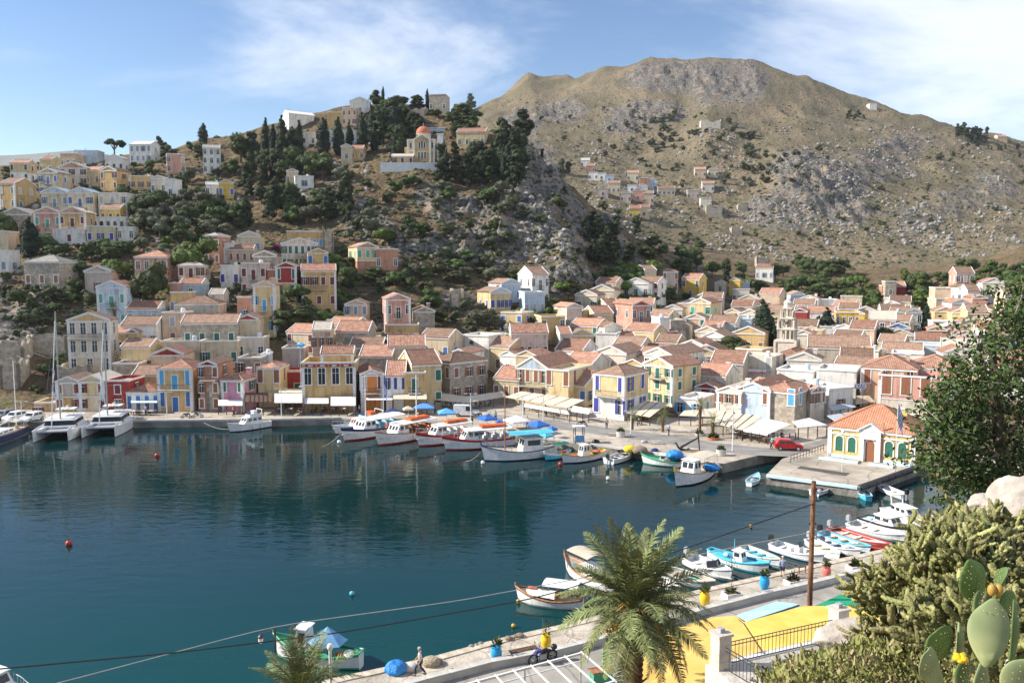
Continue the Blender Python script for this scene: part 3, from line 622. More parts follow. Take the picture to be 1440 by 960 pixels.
def build_house(name, label, loc, yaw, W, D, H, roof='s', wall='C', trim='w', rooftile='t', wins='33', shut='k', nf=None, rp=0.205, group=None, cat='house', pil=False, balc=None, door=None, fdepth=5.0, arch=False, tymp=None, chim=False, sidewins=True, lower=None, winh=None, cornice=True, swins=None, parapet=0.5, winw=0.95, glab=None, gfl=None, shut2=None, back=0.0):
 root = thing(name, label, cat, loc, -math.radians(yaw), group)
 hk = int(abs(loc[0]*17+loc[1]*5))
 if rooftile == 't' and hk % 10 < 4: rooftile = 'otoc'[hk % 4]
 x = W/2; wm = wall_mat(wall); tm = {'w': trimw, 'c': trimc, 's': wall_mat('S')}[trim]; rt = tile_mat(rooftile)
 nf = nf or max(1, len(wins)); fh = H/nf
 ov = 0.22; th = 0.14
 # walls
 mb = MB()
 if roof == 'r':
  rn = random.Random(int(loc[0]*7+loc[1])); t = 0.5
  def wl(x0, y0, x1, y1):
   n = 6
   top = [H*(1-0.35*rn.random()**1.5) for _ in range(n+1)]
   for i in range(n):
    a, b = i/n, (i+1)/n
    p0 = (x0+(x1-x0)*a, y0+(y1-y0)*a); p1 = (x0+(x1-x0)*b, y0+(y1-y0)*b)
    dx, dy = (x1-x0), (y1-y0); L = math.hypot(dx, dy); nx, ny = -dy/L*t, dx/L*t
    vs = [(p0[0], p0[1], -fdepth), (p1[0], p1[1], -fdepth), (p1[0]+nx, p1[1]+ny, -fdepth), (p0[0]+nx, p0[1]+ny, -fdepth),
       (p0[0], p0[1], top[i]), (p1[0], p1[1], top[i+1]), (p1[0]+nx, p1[1]+ny, top[i+1]), (p0[0]+nx, p0[1]+ny, top[i])]
    mb.add(vs, [(0,3,2,1),(4,5,6,7),(0,1,5,4),(1,2,6,5),(2,3,7,6),(3,0,4,7)], wm)
  wl(-x, 0, x, 0); wl(x, 0, x, D); wl(x, D, -x, D); wl(-x, D, -x, 0)
 elif roof == 'g':
  rh = W*rp
  vs = [(-x,0,-fdepth),(x,0,-fdepth),(x,0,H),(0,0,H+rh),(-x,0,H),(-x,D,-fdepth),(x,D,-fdepth),(x,D,H),(0,D,H+rh),(-x,D,H)]
  mb.add(vs, [(0,1,2,3,4),(9,8,7,6,5),(1,6,7,2),(5,0,4,9),(0,5,6,1)], wm)
 elif roof == 's':
  rh = D*rp*1.1
  vs = [(-x,0,-fdepth),(-x,D,-fdepth),(-x,D,H),(-x,D/2,H+rh),(-x,0,H),(x,0,-fdepth),(x,D,-fdepth),(x,D,H),(x,D/2,H+rh),(x,0,H)]
  mb.add(vs, [(4,3,2,1,0),(5,6,7,8,9),(0,5,9,4),(6,1,2,7),(5,0,1,6)], wm)
 else:
  top = H + (parapet if roof == 'f' else 0)
  if roof == 'f':
   t = 0.25
   for a in ((-x, x, 0, t), (-x, x, D-t, D), (-x, -x+t, t, D-t), (x-t, x, t, D-t)):
    mb.box(a[0], a[1], a[2], a[3], -fdepth, top, wm)
   mb.add([(-x+t, t, H), (x-t, t, H), (x-t, D-t, H), (-x+t, D-t, H)], [(0,1,2,3)], wall_mat('G') if wall != 'W' else wm)
  else:
   mb.box(-x, x, 0, D, -fdepth, H, wm)
 w = mb.build('wall', root)
 # roof
 mb = MB(); rh = 0
 if roof == 'g':
  rh = W*rp; k = rh/x
  for s in (-1, 1):
   q = [(0, -0.05, H+rh+th), (s*(x+ov), -0.05, H-ov*k+th), (s*(x+ov), D+ov, H-ov*k+th), (0, D+ov, H+rh+th)]
   mb.slab(q if s < 0 else q[::-1], th, rt)
 elif roof == 's':
  rh = D*rp*1.1; k = rh/(D/2)
  mb.slab([(-x-0.05, -ov, H-ov*k+th), (x+0.05, -ov, H-ov*k+th), (x+0.05, D/2, H+rh+th), (-x-0.05, D/2, H+rh+th)], th, rt)
  mb.slab([(x+0.05, D+ov, H-ov*k+th), (-x-0.05, D+ov, H-ov*k+th), (-x-0.05, D/2, H+rh+th), (x+0.05, D/2, H+rh+th)], th, rt)
 elif roof == 'h':
  m = min(W, D)/2; rh = m*2*rp*1.05
  a, b, c, d = (-x-ov, -ov, H), (x+ov, -ov, H), (x+ov, D+ov, H), (-x-ov, D+ov, H)
  if W >= D: e, f = (-x+D/2, D/2, H+rh), (x-D/2+0.01, D/2, H+rh); fs = [(0,1,5,4),(1,2,5),(2,3,4,5),(3,0,4)]
  else: e, f = (0, x, H+rh), (0, D-x+0.01, H+rh); fs = [(0,1,4),(1,2,5,4),(2,3,5),(3,0,4,5)]
  mb.add([a, b, c, d, e, f], fs + [(3,2,1,0)], rt)
 if mb.v:
  ro = mb.build('roof', root); roof_uv(ro.data)
  mb = MB()   # ridge capping tiles
  rc = tile_mat(rooftile)
  if roof == 'g': mb.tube([(0, 0, H+rh+th+0.02), (0, D, H+rh+th+0.02)], 0.11, rc, 6)
  elif roof == 's': mb.tube([(-x, D/2, H+rh+th+0.02), (x, D/2, H+rh+th+0.02)], 0.11, rc, 6)
  elif roof == 'h':
   mb.tube([e, f], 0.11, rc, 6)
   for (p, q) in ((a, e), (d, e if W >= D else f), (b, f if W >= D else e), (c, f)): mb.tube([p, q], 0.1, rc, 6)
  if mb.v: mb.build('ridge_tiles', ro)
  if chim or (roof in 'sgh' and int(abs(loc[0]*13)) % 4 == 0):
   mb = MB(); cx = x*0.55; cz = H+rh*0.3
   mb.box(cx-0.35, cx+0.35, D*0.6, D*0.6+0.7, cz-0.6, cz+1.3, wm); mb.box(cx-0.45, cx+0.45, D*0.6-0.1, D*0.6+0.8, cz+1.3, cz+1.42, tm); mb.build('chimney', ro)
 if roof == 'f' and hk % 3 == 0 and cat == 'house':
  mb = MB(); mb.lathe([(.45, H+.02), (.48, H+.1), (.48, H+1.0), (.3, H+1.15)], trimw if hk % 2 else wall_mat('B'), 10, (x*.4, D*.6, 0)); mb.build('water_tank', root)
 if hk % 3 == 1 and cat == 'house':
  mb = MB(); zt = H+(W if roof == 'g' else D)*(rp if roof != 'f' else 0)*.8; mb.tube([(-x*.3, D*.5, zt-.5), (-x*.3, D*.5, zt+1.7)], .03, iron, 4)
  for q in (1.1, 1.35, 1.6): mb.bar((-x*.3-.4, D*.5, zt+q), (-x*.3+.4, D*.5, zt+q), .025, .025, iron)
  mb.build('aerial', root)
 # trim
 if roof == 'g':
  mb = MB(); k = rh/x; t = 0.34 if W > 5 else 0.24
  L = math.hypot(x+ov, (x+ov)*k)
  for s in (-1, 1):
   p0 = Vector((s*(x+ov), 0, H-ov*k)); p1 = Vector((0, 0, H+rh))
   up = Vector((0, 0, t+0.02))
   vs = [p0+Vector((0,-0.16,-0.02)), p1+Vector((0,-0.16,-0.02)), p1+Vector((0,-0.16,0))+up, p0+Vector((0,-0.16,0))+up]
   vs += [v+Vector((0, 0.15, 0)) for v in vs]
   f = [(0,1,2,3),(7,6,5,4),(3,2,6,7),(0,4,5,1),(0,3,7,4),(1,5,6,2)]
   mb.add(vs, f if s < 0 else [q[::-1] for q in f], tm)
  if cornice: mb.box(-x-0.12, x+0.12, -0.14, -0.003, H-0.28, H-0.03, tm)
  mb.build('pediment', root)
  if tymp:
   mb = MB(); yy = -0.035
   mb.add([(-x*0.8, yy, H+0.05), (x*0.8, yy, H+0.05), (0, yy, H+rh*0.84)], [(0,1,2)], wall_mat(tymp)); mb.build('tympanum', root)
 elif roof in 'shf' and cornice:
  mb = MB(); top = H + (parapet if roof == 'f' else -0.05)
  mb.box(-x-0.1, x+0.1, -0.14, -0.003, top-0.3, top, tm)
  if roof != 's':
   for s in (-1, 1):
    xx = (x+0.003, x+0.12) if s > 0 else (-x-0.12, -x-0.003)
    mb.box(xx[0], xx[1], 0, D, top-0.3, top, tm)
  mb.build('cornice', root)
  if roof == 's':   # raking trim on gable ends
   k = rh/(D/2)
   for s in (-1, 1):
    mb = MB()
    for (y0, y1) in ((-ov, D/2), (D+ov, D/2)):
     mb.bar((s*(x+0.07), y0, H-ov*k+0.08), (s*(x+0.07), y1, H+rh+0.08), 0.14, 0.3, tm)
    mb.build('gable_trim', root)
 if pil:
  for s in (-1, 1):
   mb = MB(); a = s*x; mb.box(min(a, a-s*0.45), max(a, a-s*0.45), -0.08, -0.003, -0.5, H-0.05, tm)
   mb.box(a+(0.003 if s > 0 else -0.08), a+(0.08 if s > 0 else -0.003), -0.08, 0.4, -0.5, H-0.05, tm)
   mb.build('pilaster', root)
 if lower:   # a ground floor painted another colour
  mb = MB(); lh = fh-0.1
  mb.box(-x-0.03, x+0.03, -0.03, D*0.98, -fdepth*0.8, lh, wall_mat(lower)); mb.build('ground_floor', root)
  mb = MB(); mb.box(-x-0.06, x+0.06, -0.1, -0.031, lh, lh+0.16, tm); mb.build('string_course', root)
 # windows
 y0 = -0.033 if lower else 0
 for fl, c in enumerate(wins):
  n = int(c) if c.isdigit() else 0
  if not n: continue
  i = nf-1-fl; z = i*fh
  off = -0.033 if (lower and i == 0) else 0.0
  st = shut2 if (shut2 and i == 0) else shut
  tall = (balc and fl == 0)
  h = winh or min(fh*0.55, 1.75)
  for j in range(n):
   xx = -x + W*(j+0.5)/n if n > 1 else 0
   if n > 1: xx = -x*0.78 + 2*x*0.78*j/(n-1) if W/n > 1.6 else -x*0.84 + 2*x*0.84*j/(n-1)
   hh, zz, s2 = h, z+fh*0.28, st
   if (tall and (n % 2 == 1 and j == n//2)) or (i == 0 and door and n % 2 == 1 and j == n//2):
    hh = min(fh*0.76, 2.4); zz = z+0.14
    if i == 0 and door: s2 = door
   ww = min(winw, W/n*0.5)
   isdoor = hh > 2 and i == 0
   o = link('door' if isdoor else 'window', window_mesh(ww, hh, s2, 'w' if trim == 'w' else trim, arch), root, (xx, off, zz))
  if tall:
   bw = balc if isinstance(balc, (int, float)) and balc > 0.5 and balc is not True else 2.2
   link('balcony', balcony_mesh(min(bw, W*0.95)), root, (0, off, z+0.1))
 if sidewins and roof != 'r':
  n = swins if swins is not None else max(1, int(D/4.2))
  for s in (-1, 1):
   for fl, c in enumerate(wins):
    if c == '0': continue
    i = nf-1-fl; off = 0.03 if (lower and i == 0) else 0
    h = winh or min(fh*0.55, 1.6)
    for j in range(n):
     o = link('window', window_mesh(min(winw, 0.95), h, shut, 'w' if trim == 'w' else trim, arch), root, (s*(x+off), D*(j+0.5)/n, i*fh+fh*0.28)); o.rotation_euler = (0, 0, s*PI/2)
 return root
HOUSES = []
def FLOOR_D(px): return float(np.interp(px, [0, 590, 620, 690, 760, 800, 900, 1000, 1100], [139, 139, 148, 150, 147, 138, 132, 130, 128]))
def H(px, ey, wpx, Hm, D, yaw, roof, wall, wins, shut, label, **kw):
 """facade centre column, eave row, facade width in the photograph, then true metres"""
 d = kw.pop('d', None); kw.pop('ws', None)
 if px < 480: yaw -= 10; D *= .76
 if d is None:
  p = hit(px, ey, Hm, 120); fl = FLOOR_D(px)
  if p is None: return None
  if p.y < fl: d = fl
 if d is not None:
  p = at_depth(px, ey, d); b = max(QZ-0.02, hgt(p.x, p.y)-0.1); Hm = max(2.6, p.z-b); p.z = p.z-Hm
 W = wpx*p.y/F/max(0.35, math.cos(math.radians(yaw)))
 HOUSES.append((p.x, p.y, p.z, W, D, yaw, Hm, label))
 grp = kw.pop('group', None)
 return build_house(kw.pop('name', 'house'), label, p, yaw, W, D, Hm, roof, wall, wins=wins, shut=shut, group=grp, **kw)
# ---------------- every house of the town: H(facade centre px, eave py, facade px wide, height m, depth m, yaw deg, roof, wall, windows per floor from the top, shutters, label)
GU = 'houses of the upper village'; GM = 'houses on the middle slope'; GW = 'houses along the waterfront'; GT = 'houses of the lower town'; GR = 'houses on the eastern slope'; GF = 'small houses on the far hillside'
# upper village, far left
def U(*a, **k): return H(*a, group=GU, **k)
U(26,229,24,6.5,8,8,'s','Y','22','k','cream yellow two storey house with a white arched base at the far village end', lower='W', arch=True)
U(64,224,17,6,8,15,'s','Y','2','k','small yellow house with an ochre gable end high in the upper village')
U(95,217,22,5.5,8,15,'f','N','3','k','flat peach box house on top of the upper village')
U(121,213,32,5,8,5,'f','B','2','w','flat pale blue building on the skyline of the upper village')
U(197,203,31,7,9,14,'s','W','44','s','large white mansion with grey shutters behind the umbrella pine on the skyline', rooftile='w', pil=True)
U(160,223,24,5,8,10,'g','W','3','k','small white house with arched windows just below the white skyline mansion', rooftile='w', arch=True)
U(101,236,38,6,8,5,'g','L','33','r','wide cream house with a terracotta pediment in the upper village', tymp='T')
U(67,243,28,7.5,10,16,'g','C','33','b','cream house with bright blue shutters and a brown side wall', rooftile='g', balc=True)
U(152,240,25,6.5,10,22,'g','O','22','r','square ochre house with a low pediment and dark red windows', rooftile='o')
U(129,239,18,5.5,8,18,'s','Y','2','k','small yellow house squeezed beside the square ochre house')
U(198,249,31,4.5,8,4,'f','O','3','n','low ochre house with white pilasters and a flat roof', pil=True)
U(222,251,18,5.5,8,10,'g','L','2','k','cream house with a small gable next to the ochre house with white pilasters')
U(239,253,12,6.5,8,10,'f','W','1','k','narrow white house end with an outside stair on the upper slope')
U(247,218,21,6.5,10,-14,'f','P','22','w','square dusty pink house with white windows on the upper slope')
U(297,208,21,9,8,-6,'s','W','333','k','tall white villa with dark windows below the skyline cypresses', rooftile='g')
U(9,258,24,8,12,20,'s','O','22','w','bright orange house with a white corner at the edge of the upper village', pil=True)
U(76,271,36,8.5,10,6,'g','C','33','s','cream double fronted house with grey blue pediment and balcony', rooftile='l', balc=True, lower='L', tymp='B')
U(112,271,34,8.5,11,8,'g','C','33','b','cream house with blue shutters joined to the double fronted house', rooftile='l', balc=True, lower='L', tymp='B')
U(158,273,38,7,9,4,'f','L','33','w','broad cream house with three pale windows and a flat roof', lower='W')
U(66,299,35,8.5,10,3,'g','P','33','t','dark pink house with teal shutters and white pilasters', tymp='P', balc=True, pil=True)
U(101,299,35,8,10,4,'g','O','33','r','tan house with a red ground floor beside the dark pink house', tymp='P', balc=True, pil=True, lower='P')
U(155,293,26,4.5,8,6,'s','X','3','n','small ochre house above a white arched terrace', rooftile='o')
U(152,307,46,3.5,5,4,'f','W','5','k','white arched terrace building with a stepped parapet', arch=True)
U(141,320,37,4.5,7,4,'f','C','3','d','low cream house with dark blue windows under the white terrace')
U(97,324,44,4,6,6,'f','W','1','r','plain white lower house with one red door below the dark pink house')
U(176,321,20,3.5,6,4,'f','W','2','k','white cottage at the end of the white arched terrace')
U(22,301,42,6,10,6,'g','S','3','k','old stone house with an orange side wall and dark windows', rooftile='g')
U(299,260,17,4,6,-8,'s','W','2','k','tiny white cottage among pines on the upper slope', rooftile='w')
U(318,257,18,5,6,-8,'g','X','2','b','small bright yellow house with a blue trimmed gable among the pines', rooftile='l')
U(411,241,15,5,8,-8,'g','C','2','k','cream gabled cottage above a white wall on the pine slope')
U(428,249,24,4,6,-8,'f','W','1','g','low white house with a green roof terrace on the pine slope')
# around the summit
U(424,161,30,5,10,-25,'s','W','0','k','white chapel with a double gabled front on the skyline', name='chapel', cat='chapel', rooftile='w')
U(472,159,20,6,8,5,'f','O','0','k','ruined ochre stone house on the crest beside the pink house', name='ruined_house')
U(491,153,19,7,8,3,'f','N','33','n','pink flat roofed house on the crest of the hill')
U(506,143,27,6,10,-8,'g','W','1','k','white church hall with low gables on the crest', rooftile='w')
U(615,134,23,7.5,8,8,'f','S','2','k','stone tower house of the old castle on the summit', name='stone_tower', cat='tower')
U(585,150,26,4,5,5,'r','S','0','k','low ruined castle wall on the summit beside the stone tower', name='ruined_wall', cat='ruin')
U(613,181,26,6,9,5,'f','B','3','w','bright blue house behind the domed church', d=331)
U(662,186,40,6,9,8,'s','Y','4','k','long yellow house half hidden by pines beside the domed church')
U(475,184,50,6,10,0,'f','W','4','w','long white building behind the row of cypresses')
U(440,188,30,5,8,0,'f','L','3','k','cream building half hidden behind the cypresses')
U(487,206,15,6,7,0,'g','C','1','k','narrow cream chapel between two cypresses', name='chapel', cat='chapel')
U(502,209,16,4.5,7,0,'s','O','2','k','small ochre house between the cypresses')
# middle slope
def M_(*a, **k): return H(*a, group=GM, **k)
M_(58,368,52,7,10,14,'h','S','3','n','large derelict stone house with boarded ochre doors on the dark slope', rooftile='g', pil=False)
M_(137,382,34,6,8,2,'g','V','1','n','roofless pinkish stone house with one ochre door', rooftile='g')
M_(212,361,46,8,10,8,'h','P','43','k','faded red house with a broad terracotta hipped roof', shut2='k')
M_(156,404,39,9,10,6,'g','B','33','t','pale blue house with teal shutters and a white pediment', balc=True, pil=True, tymp='B')
M_(200,434,42,4,8,6,'s','W','2','t','white annex with teal doors beside the pale blue house', lower='B')
M_(4,354,12,6,8,5,'f','W','1','s','plain white house at the edge of the dark slope')
M_(3,327,14,6,8,5,'f','C','0','k','plain cream wall of a house at the edge above the dark tree')
M_(297,331,19,8,9,18,'h','T','22','n','tall orange stone house with a grey pyramid roof', rooftile='g')
M_(350,332,30,5,8,4,'g','C','3','s','cream house with a white pediment and arched grey windows', arch=True)
M_(320,344,16,5,7,4,'f','W','0','k','white stepped house end beside the cream arched house')
M_(339,350,33,4,6,4,'s','N','4','n','long pink house with four arched windows and a terracotta roof', arch=True)
M_(372,360,32,6.5,8,6,'g','S','2','k','bare stone house with a low gable behind the bougainvillea', rooftile='o')
M_(356,372,33,7.5,8,4,'f','V','33','r','grey plastered house with dark red shutters beside the purple bougainvillea', rooftile='o', balc=True)
M_(322,375,24,5,6,8,'f','W','2','d','white cottage with dark blue doors beside the bougainvillea')
M_(268,373,33,6.5,9,4,'h','N','33','r','cream orange house with wide dark red shutters', balc=1.8, winw=1.5)
M_(421,343,48,6.5,10,-4,'g','L','66','g','wide white pedimented mansion with six green shutters', rooftile='o', balc=2.5, rp=.15)
M_(430,327,50,5,7,-4,'f','O','6','l','long low ochre house with blue shutters above the white pedimented mansion')
M_(461,321,14,8,6,0,'r','S','0','k','ruined stone tower beside the long low ochre house', name='ruined_tower', cat='ruin')
M_(447,355,26,7,9,-6,'g','O','22','b','ochre house with a pediment and blue door among trees', balc=True)
M_(402,375,28,7.5,9,4,'g','R','22','g','deep red house with a white pediment and tall green doors', tymp='R', pil=True, lower='O', winh=2.2)
M_(382,381,12,5,8,4,'f','T','1','n','narrow bright orange annex of the deep red house')
M_(448,381,46,9,9,-3,'s','O','43','r','tan two storey house with terracotta roof and dark red windows', pil=True, balc=4.0)
M_(371,402,29,11,9,3,'g','Y','32','l','tall yellow house with sky blue shutters and a white pediment', pil=True, balc=1.6)
M_(345,420,23,6,7,3,'f','P','1','l','brown red annex with a single blue window')
M_(304,414,19,4.5,7,4,'s','L','1','g','small cream house with one green shutter and a terracotta roof')
M_(276,427,58,6,10,4,'h','G','3','g','broad grey stone house with green shutters and a red brown hipped roof', rooftile='o')
M_(268,399,30,4,7,8,'s','W','1','k','small white house with a blue parapet and an arched gable', lower='B')
M_(253,413,26,5,7,4,'f','O','3','s','ochre flat house with grey blue shutters')
M_(244,400,11,5,7,4,'f','P','1','k','narrow pink house end above the ochre flat house')
M_(517,348,27,7,9,-26,'g','Y','30','t','yellow house with a terracotta pediment and teal shutters on the rocky slope', tymp='P', lower='T')
M_(544,352,29,5.5,7,-20,'f','T','2','k','flat terracotta annex of the yellow house on the rocky slope')
M_(560,421,33,8.5,9,-14,'g','P','33','k','raspberry pink house with a white pediment and black windows', tymp='P', pil=True, balc=True)
M_(500,428,29,6,8,-4,'g','C','30','s','cream house with grey blue shutters and a stone gable', rooftile='o', lower='O')
M_(597,438,28,6,8,-10,'g','S','0','k','roofless stone gable below the cliff', rooftile='o', name='ruined_house')
M_(704,411,28,5,9,-24,'g','Y','3','d','yellow house with a blue pediment below the crag', tymp='B')
M_(719,399,27,5,9,-24,'g','B','2','b','pale blue house with a terracotta roof below the crag', rooftile='t')
M_(760,386,23,8,9,-24,'s','W','33','k','white three storey house with black windows standing under the crag', balc=1.4, chim=True)
M_(752,413,28,6,8,-10,'f','B','3','w','sky blue flat roofed house below the white three storey house', lower='B')
# waterfront, west
def W_(*a, **k): return H(*a, group=GW, **k)
W_(124,451,56,10.5,6,4,'g','L','443','k','grand mansion with a red banded front and long black balconies', tymp='O', pil=True, balc=7.5, lower='C', winh=2.1, rp=.18)
W_(167,468,22,5,8,14,'s','O','1','s','ochre house with a terracotta roof behind the grand mansion')
W_(186,467,14,5,8,8,'g','O','2','s','ochre gable with a red pediment beside the grand mansion', tymp='R')
W_(195,457,48,5.5,9,6,'s','W','4','w','long low white house with a terracotta roof beside the palm')
W_(190,488,41,6,8,12,'s','Y','2','n','plain yellow house with brown shutters above a stone base')
W_(176,514,34,5,6,8,'f','S','1','r','square stone building with a red door')
W_(95,537,31,8.5,9,6,'g','G','22','n','grey plastered waterfront house with brown shutters', tymp='G', pil=True, lower='O')
W_(128,536,35,8.5,9,8,'g','Y','22','r','yellow waterfront house with dark red shutters and a shop below', pil=True, lower='C')
W_(165,538,32,7.5,8,10,'f','R','11','r','dark red flat roofed waterfront house', shut2='n')
W_(200,551,43,5.5,9,6,'h','W','04','b','low white waterfront shop with blue doors and a terracotta roof', winh=2.3)
W_(204,527,36,4.5,8,8,'s','O','2','n','low ochre house behind the white waterfront shop')
W_(70,569,40,3.2,7,4,'f','O','2','r','long low ochre shop at the foot of the dark slope', lower=None)
W_(245,518,49,9.5,10,10,'h','O','33','l','yellow waterfront house with bright blue shutters and a blue cornice', pil=True, balc=6.2, shut2='b', door='b', winh=2.4)
W_(292,513,24,10.2,10,12,'g','T','222','n','narrow orange brown house with a red pediment and balcony', tymp='R', balc=2.6)
W_(326,534,33,7.2,8,20,'h','K','20','g','small rose pink house with white trim and a hipped roof', pil=True)
W_(235,499,44,7,9,6,'g','N','3','n','pale pink house with a red pediment bearing a gold disc', tymp='R')
W_(294,454,76,6.5,9,4,'s','S','4','g','long grey stone building with four tall green windows', rooftile='o', winh=2.6)
W_(308,482,50,5,7,4,'f','C','2','g','plain cream lower house under the long stone building')
W_(348,449,29,6.5,8,6,'g','C','1','k','cream house with a small red pediment and iron balcony', tymp='R', balc=2.4, lower=None)
W_(352,477,36,4.5,7,6,'f','L','2','k','pale terrace house below the small red pediment')
W_(242,442,29,6.5,8,10,'f','N','11','w','peach flat roofed house with a terrace under a white parasol', shut2='n')
W_(277,439,50,4,6,4,'f','W','4','r','white porch with red panels above the long stone building')
W_(255,482,52,5,8,6,'f','C','1','k','flat cream building behind the pink house with the red pediment')
W_(350,506,31,6.5,9,8,'f','S','20','n','square stone house with a flat roof and brown windows')
W_(372,501,10,5,6,4,'f','B','1','b','narrow bright blue block between stone houses')
W_(377,517,30,7,8,12,'h','Y','2','n','olive yellow house with tall brown shutters', winh=2.6, nf=2)
W_(412,492,30,6,8,4,'f','V','2','n','faded cream stone house with two brown shutters')
W_(406,525,29,5,7,4,'f','R','2','g','small red house with cream trim and a green door', trim='c')
OM = W_(462,517,74,10,11,4,'f','O','40','k','large ochre mansion with white framed windows and a parapet of red panels', pil=True, winh=2.7, parapet=1.0, nf=2, winw=1.2)
_w = [c for c in OM.children if c.name.startswith('wall')][0]; _z = max(v[2] for v in _w.bound_box); _x = max(v[0] for v in _w.bound_box)
for _k in range(4):
 mb = MB(); _a = -_x+.5+(2*_x-1)*_k/4; mb.box(_a+.15, _a+(2*_x-1)/4-.15, -.17, -.141, _z-.85, _z-.35, wall_mat('R')); mb.build('parapet_panel', OM)
 mb = MB(); _m = _a+(2*_x-1)/8; mb.box(_m-.4, _m+.4, -.185, -.171, _z-.7, _z-.5, trimw); mb.build('parapet_ornament', OM)
W_(474,497,45,3.8,6,4,'s','O','2','n','set back upper storey with a terracotta roof over the large ochre mansion', d=144, pil=True)
W_(523,527,30,8,10,-14,'g',(0.62,0.23,0.07),'20','r','orange house with a white pediment and dark red doors', tymp='W', pil=True, winh=2.4, balc=3.0)
W_(556,528,27,7.5,9,-4,'s','W','30','d','white house wing with dark blue shutters beside the orange house', winh=2.2)
W_(583,527,29,7.5,8,-4,'f','O','10','g','flat ochre house with one tall dark door and balcony', balc=2.2, winh=2.3)
W_(600,512,40,9,9,-22,'s','Y','22','g','pale yellow house with green shutters and a terracotta roof behind the flat ochre house')
W_(572,487,52,6,8,-8,'s','C','2','k','cream and grey house with a long terracotta roof below the cliff')
W_(588,497,50,5.5,8,-8,'s','O','1','k','ochre house with a red plinth and terracotta roof below the cliff', d=176)
W_(514,488,46,5,7,2,'s','S','0','k','low stone house with a wide terracotta roof')
W_(528,501,46,5,8,2,'s','S','3','g','low stone house with green windows')
W_(495,466,46,6,8,2,'s','S','3','k','stone house with black windows and a terracotta roof')
W_(452,464,25,9,8,4,'s','N','33','n','peach two storey house with a terracotta roof')
W_(565,459,46,4.5,7,-6,'f','O','4','n','long ochre terrace house under the cliff')
# plaza front
W_(617,508,34,10,9,48,'h','S','31','n','square stone mansion with corner quoins and brown shutters on the plaza', ws=1.0, swins=3, d=150, balc=2.4)
W_(712,533,36,5,8,26,'s','Y','3','n','low yellow house with a terracotta roof behind the stone mansion')
W_(748,518,44,9,12,30,'g','Y','430','n','yellow mansion with a pale blue pediment on the plaza', tymp='B', pil=True, winh=2.0, d=147, balc=5.0, rp=.3, nf=2)
W_(784,523,30,8,10,30,'f','Y','20','n','yellow flat wing of the mansion with tall brown shutters', winh=2.6, nf=2, d=144)
W_(808,541,28,5.5,9,34,'s','Y','2','b','low yellow house with a red tile roof and blue shutters', d=145)
W_(856,526,40,9.5,8,38,'h','Y','22','d','yellow corner house with a white ground floor and deep blue arched doors', lower='W', swins=2, d=132.5, pil=True, winh=2.2, balc=4.2)
W_(925,514,34,11,8,50,'g','Y','333','g','tall yellow gabled mansion with dark green shutters', swins=2, d=143.5, pil=True, balc=3.0)
W_(993,545,26,5,9,32,'g','R','2','w','bright red cottage with a terracotta roof and white trim', d=143, trim='w')
W_(968,563,26,4.2,7,36,'f','W','2','l','small white building with bright blue windows beside the tall yellow mansion', d=134)
W_(1025,551,29,7.5,9,36,'g','L','30','n','cream temple fronted house with three brown shutters', d=131, pil=True)
W_(1059,549,39,8,13,36,'g','B','20','n','powder blue house with a white pediment above the taverna', d=129, tymp='B', pil=True, winh=2.3)
W_(1094,550,38,8,9,39,'h','S','20','l','cream stone corner house with light blue shutters', d=127, swins=2, winh=2.4)
W_(1150,550,26,8,12,-32,'g','L','30','n','grey fronted house with a low gable and brown shutters', d=130, tymp='G', winh=2.2)
W_(1183,549,42,7,11,-24,'f','W','1','n','plain white windowless building with a scrap of tile roof', d=134)
# lower town
def T_(px, ey, w, h, D, yaw, *a, **k): return H(px, ey, w*.93, h, D*.82, yaw+8 if yaw >= 10 else yaw, *a, group=GT, **k)
T_(645,497,26,5.5,9,18,'g','W','0','k','small white house with a red gable roof behind the stone mansion')
T_(668,474,42,5,9,18,'f','W','1','k','white flat block in front of the trees below the cliff')
T_(700,488,34,6,10,25,'s','Y','1','n','yellow house with a broad terracotta roof behind the stone mansion')
T_(714,499,24,5,8,25,'g','W','1','k','white gabled shed between terracotta roofs')
T_(740,500,30,5,8,20,'g','Y','1','k','yellow gable roofed house just behind the blue pediment')
T_(745,468,56,6.5,9,-4,'s','V','5','r','long grey brown house with a glazed bay and dark red shutters')
T_(778,447,36,6,9,-12,'f','O','22','k','square ochre house in front of the lilac gabled house')
T_(808,432,24,6.5,9,-24,'g','V','3','s','pale lilac house with a white pediment')
T_(849,441,30,5.5,9,-16,'s','Y','1','k','yellow house with a terracotta roof in the shade')
T_(827,438,15,5,7,-16,'f','Y','0','k','plain cream wall house beside the shaded yellow house')
T_(863,429,22,5,8,-20,'s','C','1','k','cream house with a terracotta roof beside the pink gabled house')
T_(902,429,28,8.5,14,-20,'g','P','30','k','pink gabled house with a long grey awning', tymp='R', balc=4.0)
T_(796,470,18,4.5,8,-10,'s','L','2','k','small cream house with a terracotta roof and two black windows')
T_(818,471,38,4.5,8,-10,'g','Y','3','n','yellow house with a double gable in the middle of the town')
T_(862,460,27,6,10,-22,'g','L','2','k','cream house with a great sloping terracotta roof and a bright side wall')
T_(852,471,30,5.5,8,10,'f','W','0','k','dazzling white windowless box house')
T_(885,478,24,4.5,8,-10,'s','L','1','k','cream house with a tile roof beside the white box house')
T_(921,454,15,5,8,-20,'g','L','1','k','narrow cream gable between trees and roofs')
T_(935,449,15,7,8,-8,'f','W','1','k','slim white cube house with one black window')
T_(953,452,22,6,8,-8,'f','S','2','w','stone terrace house beside the slim white cube')
T_(938,468,33,4,7,-8,'f','R','2','k','low red painted house below the slim white cube')
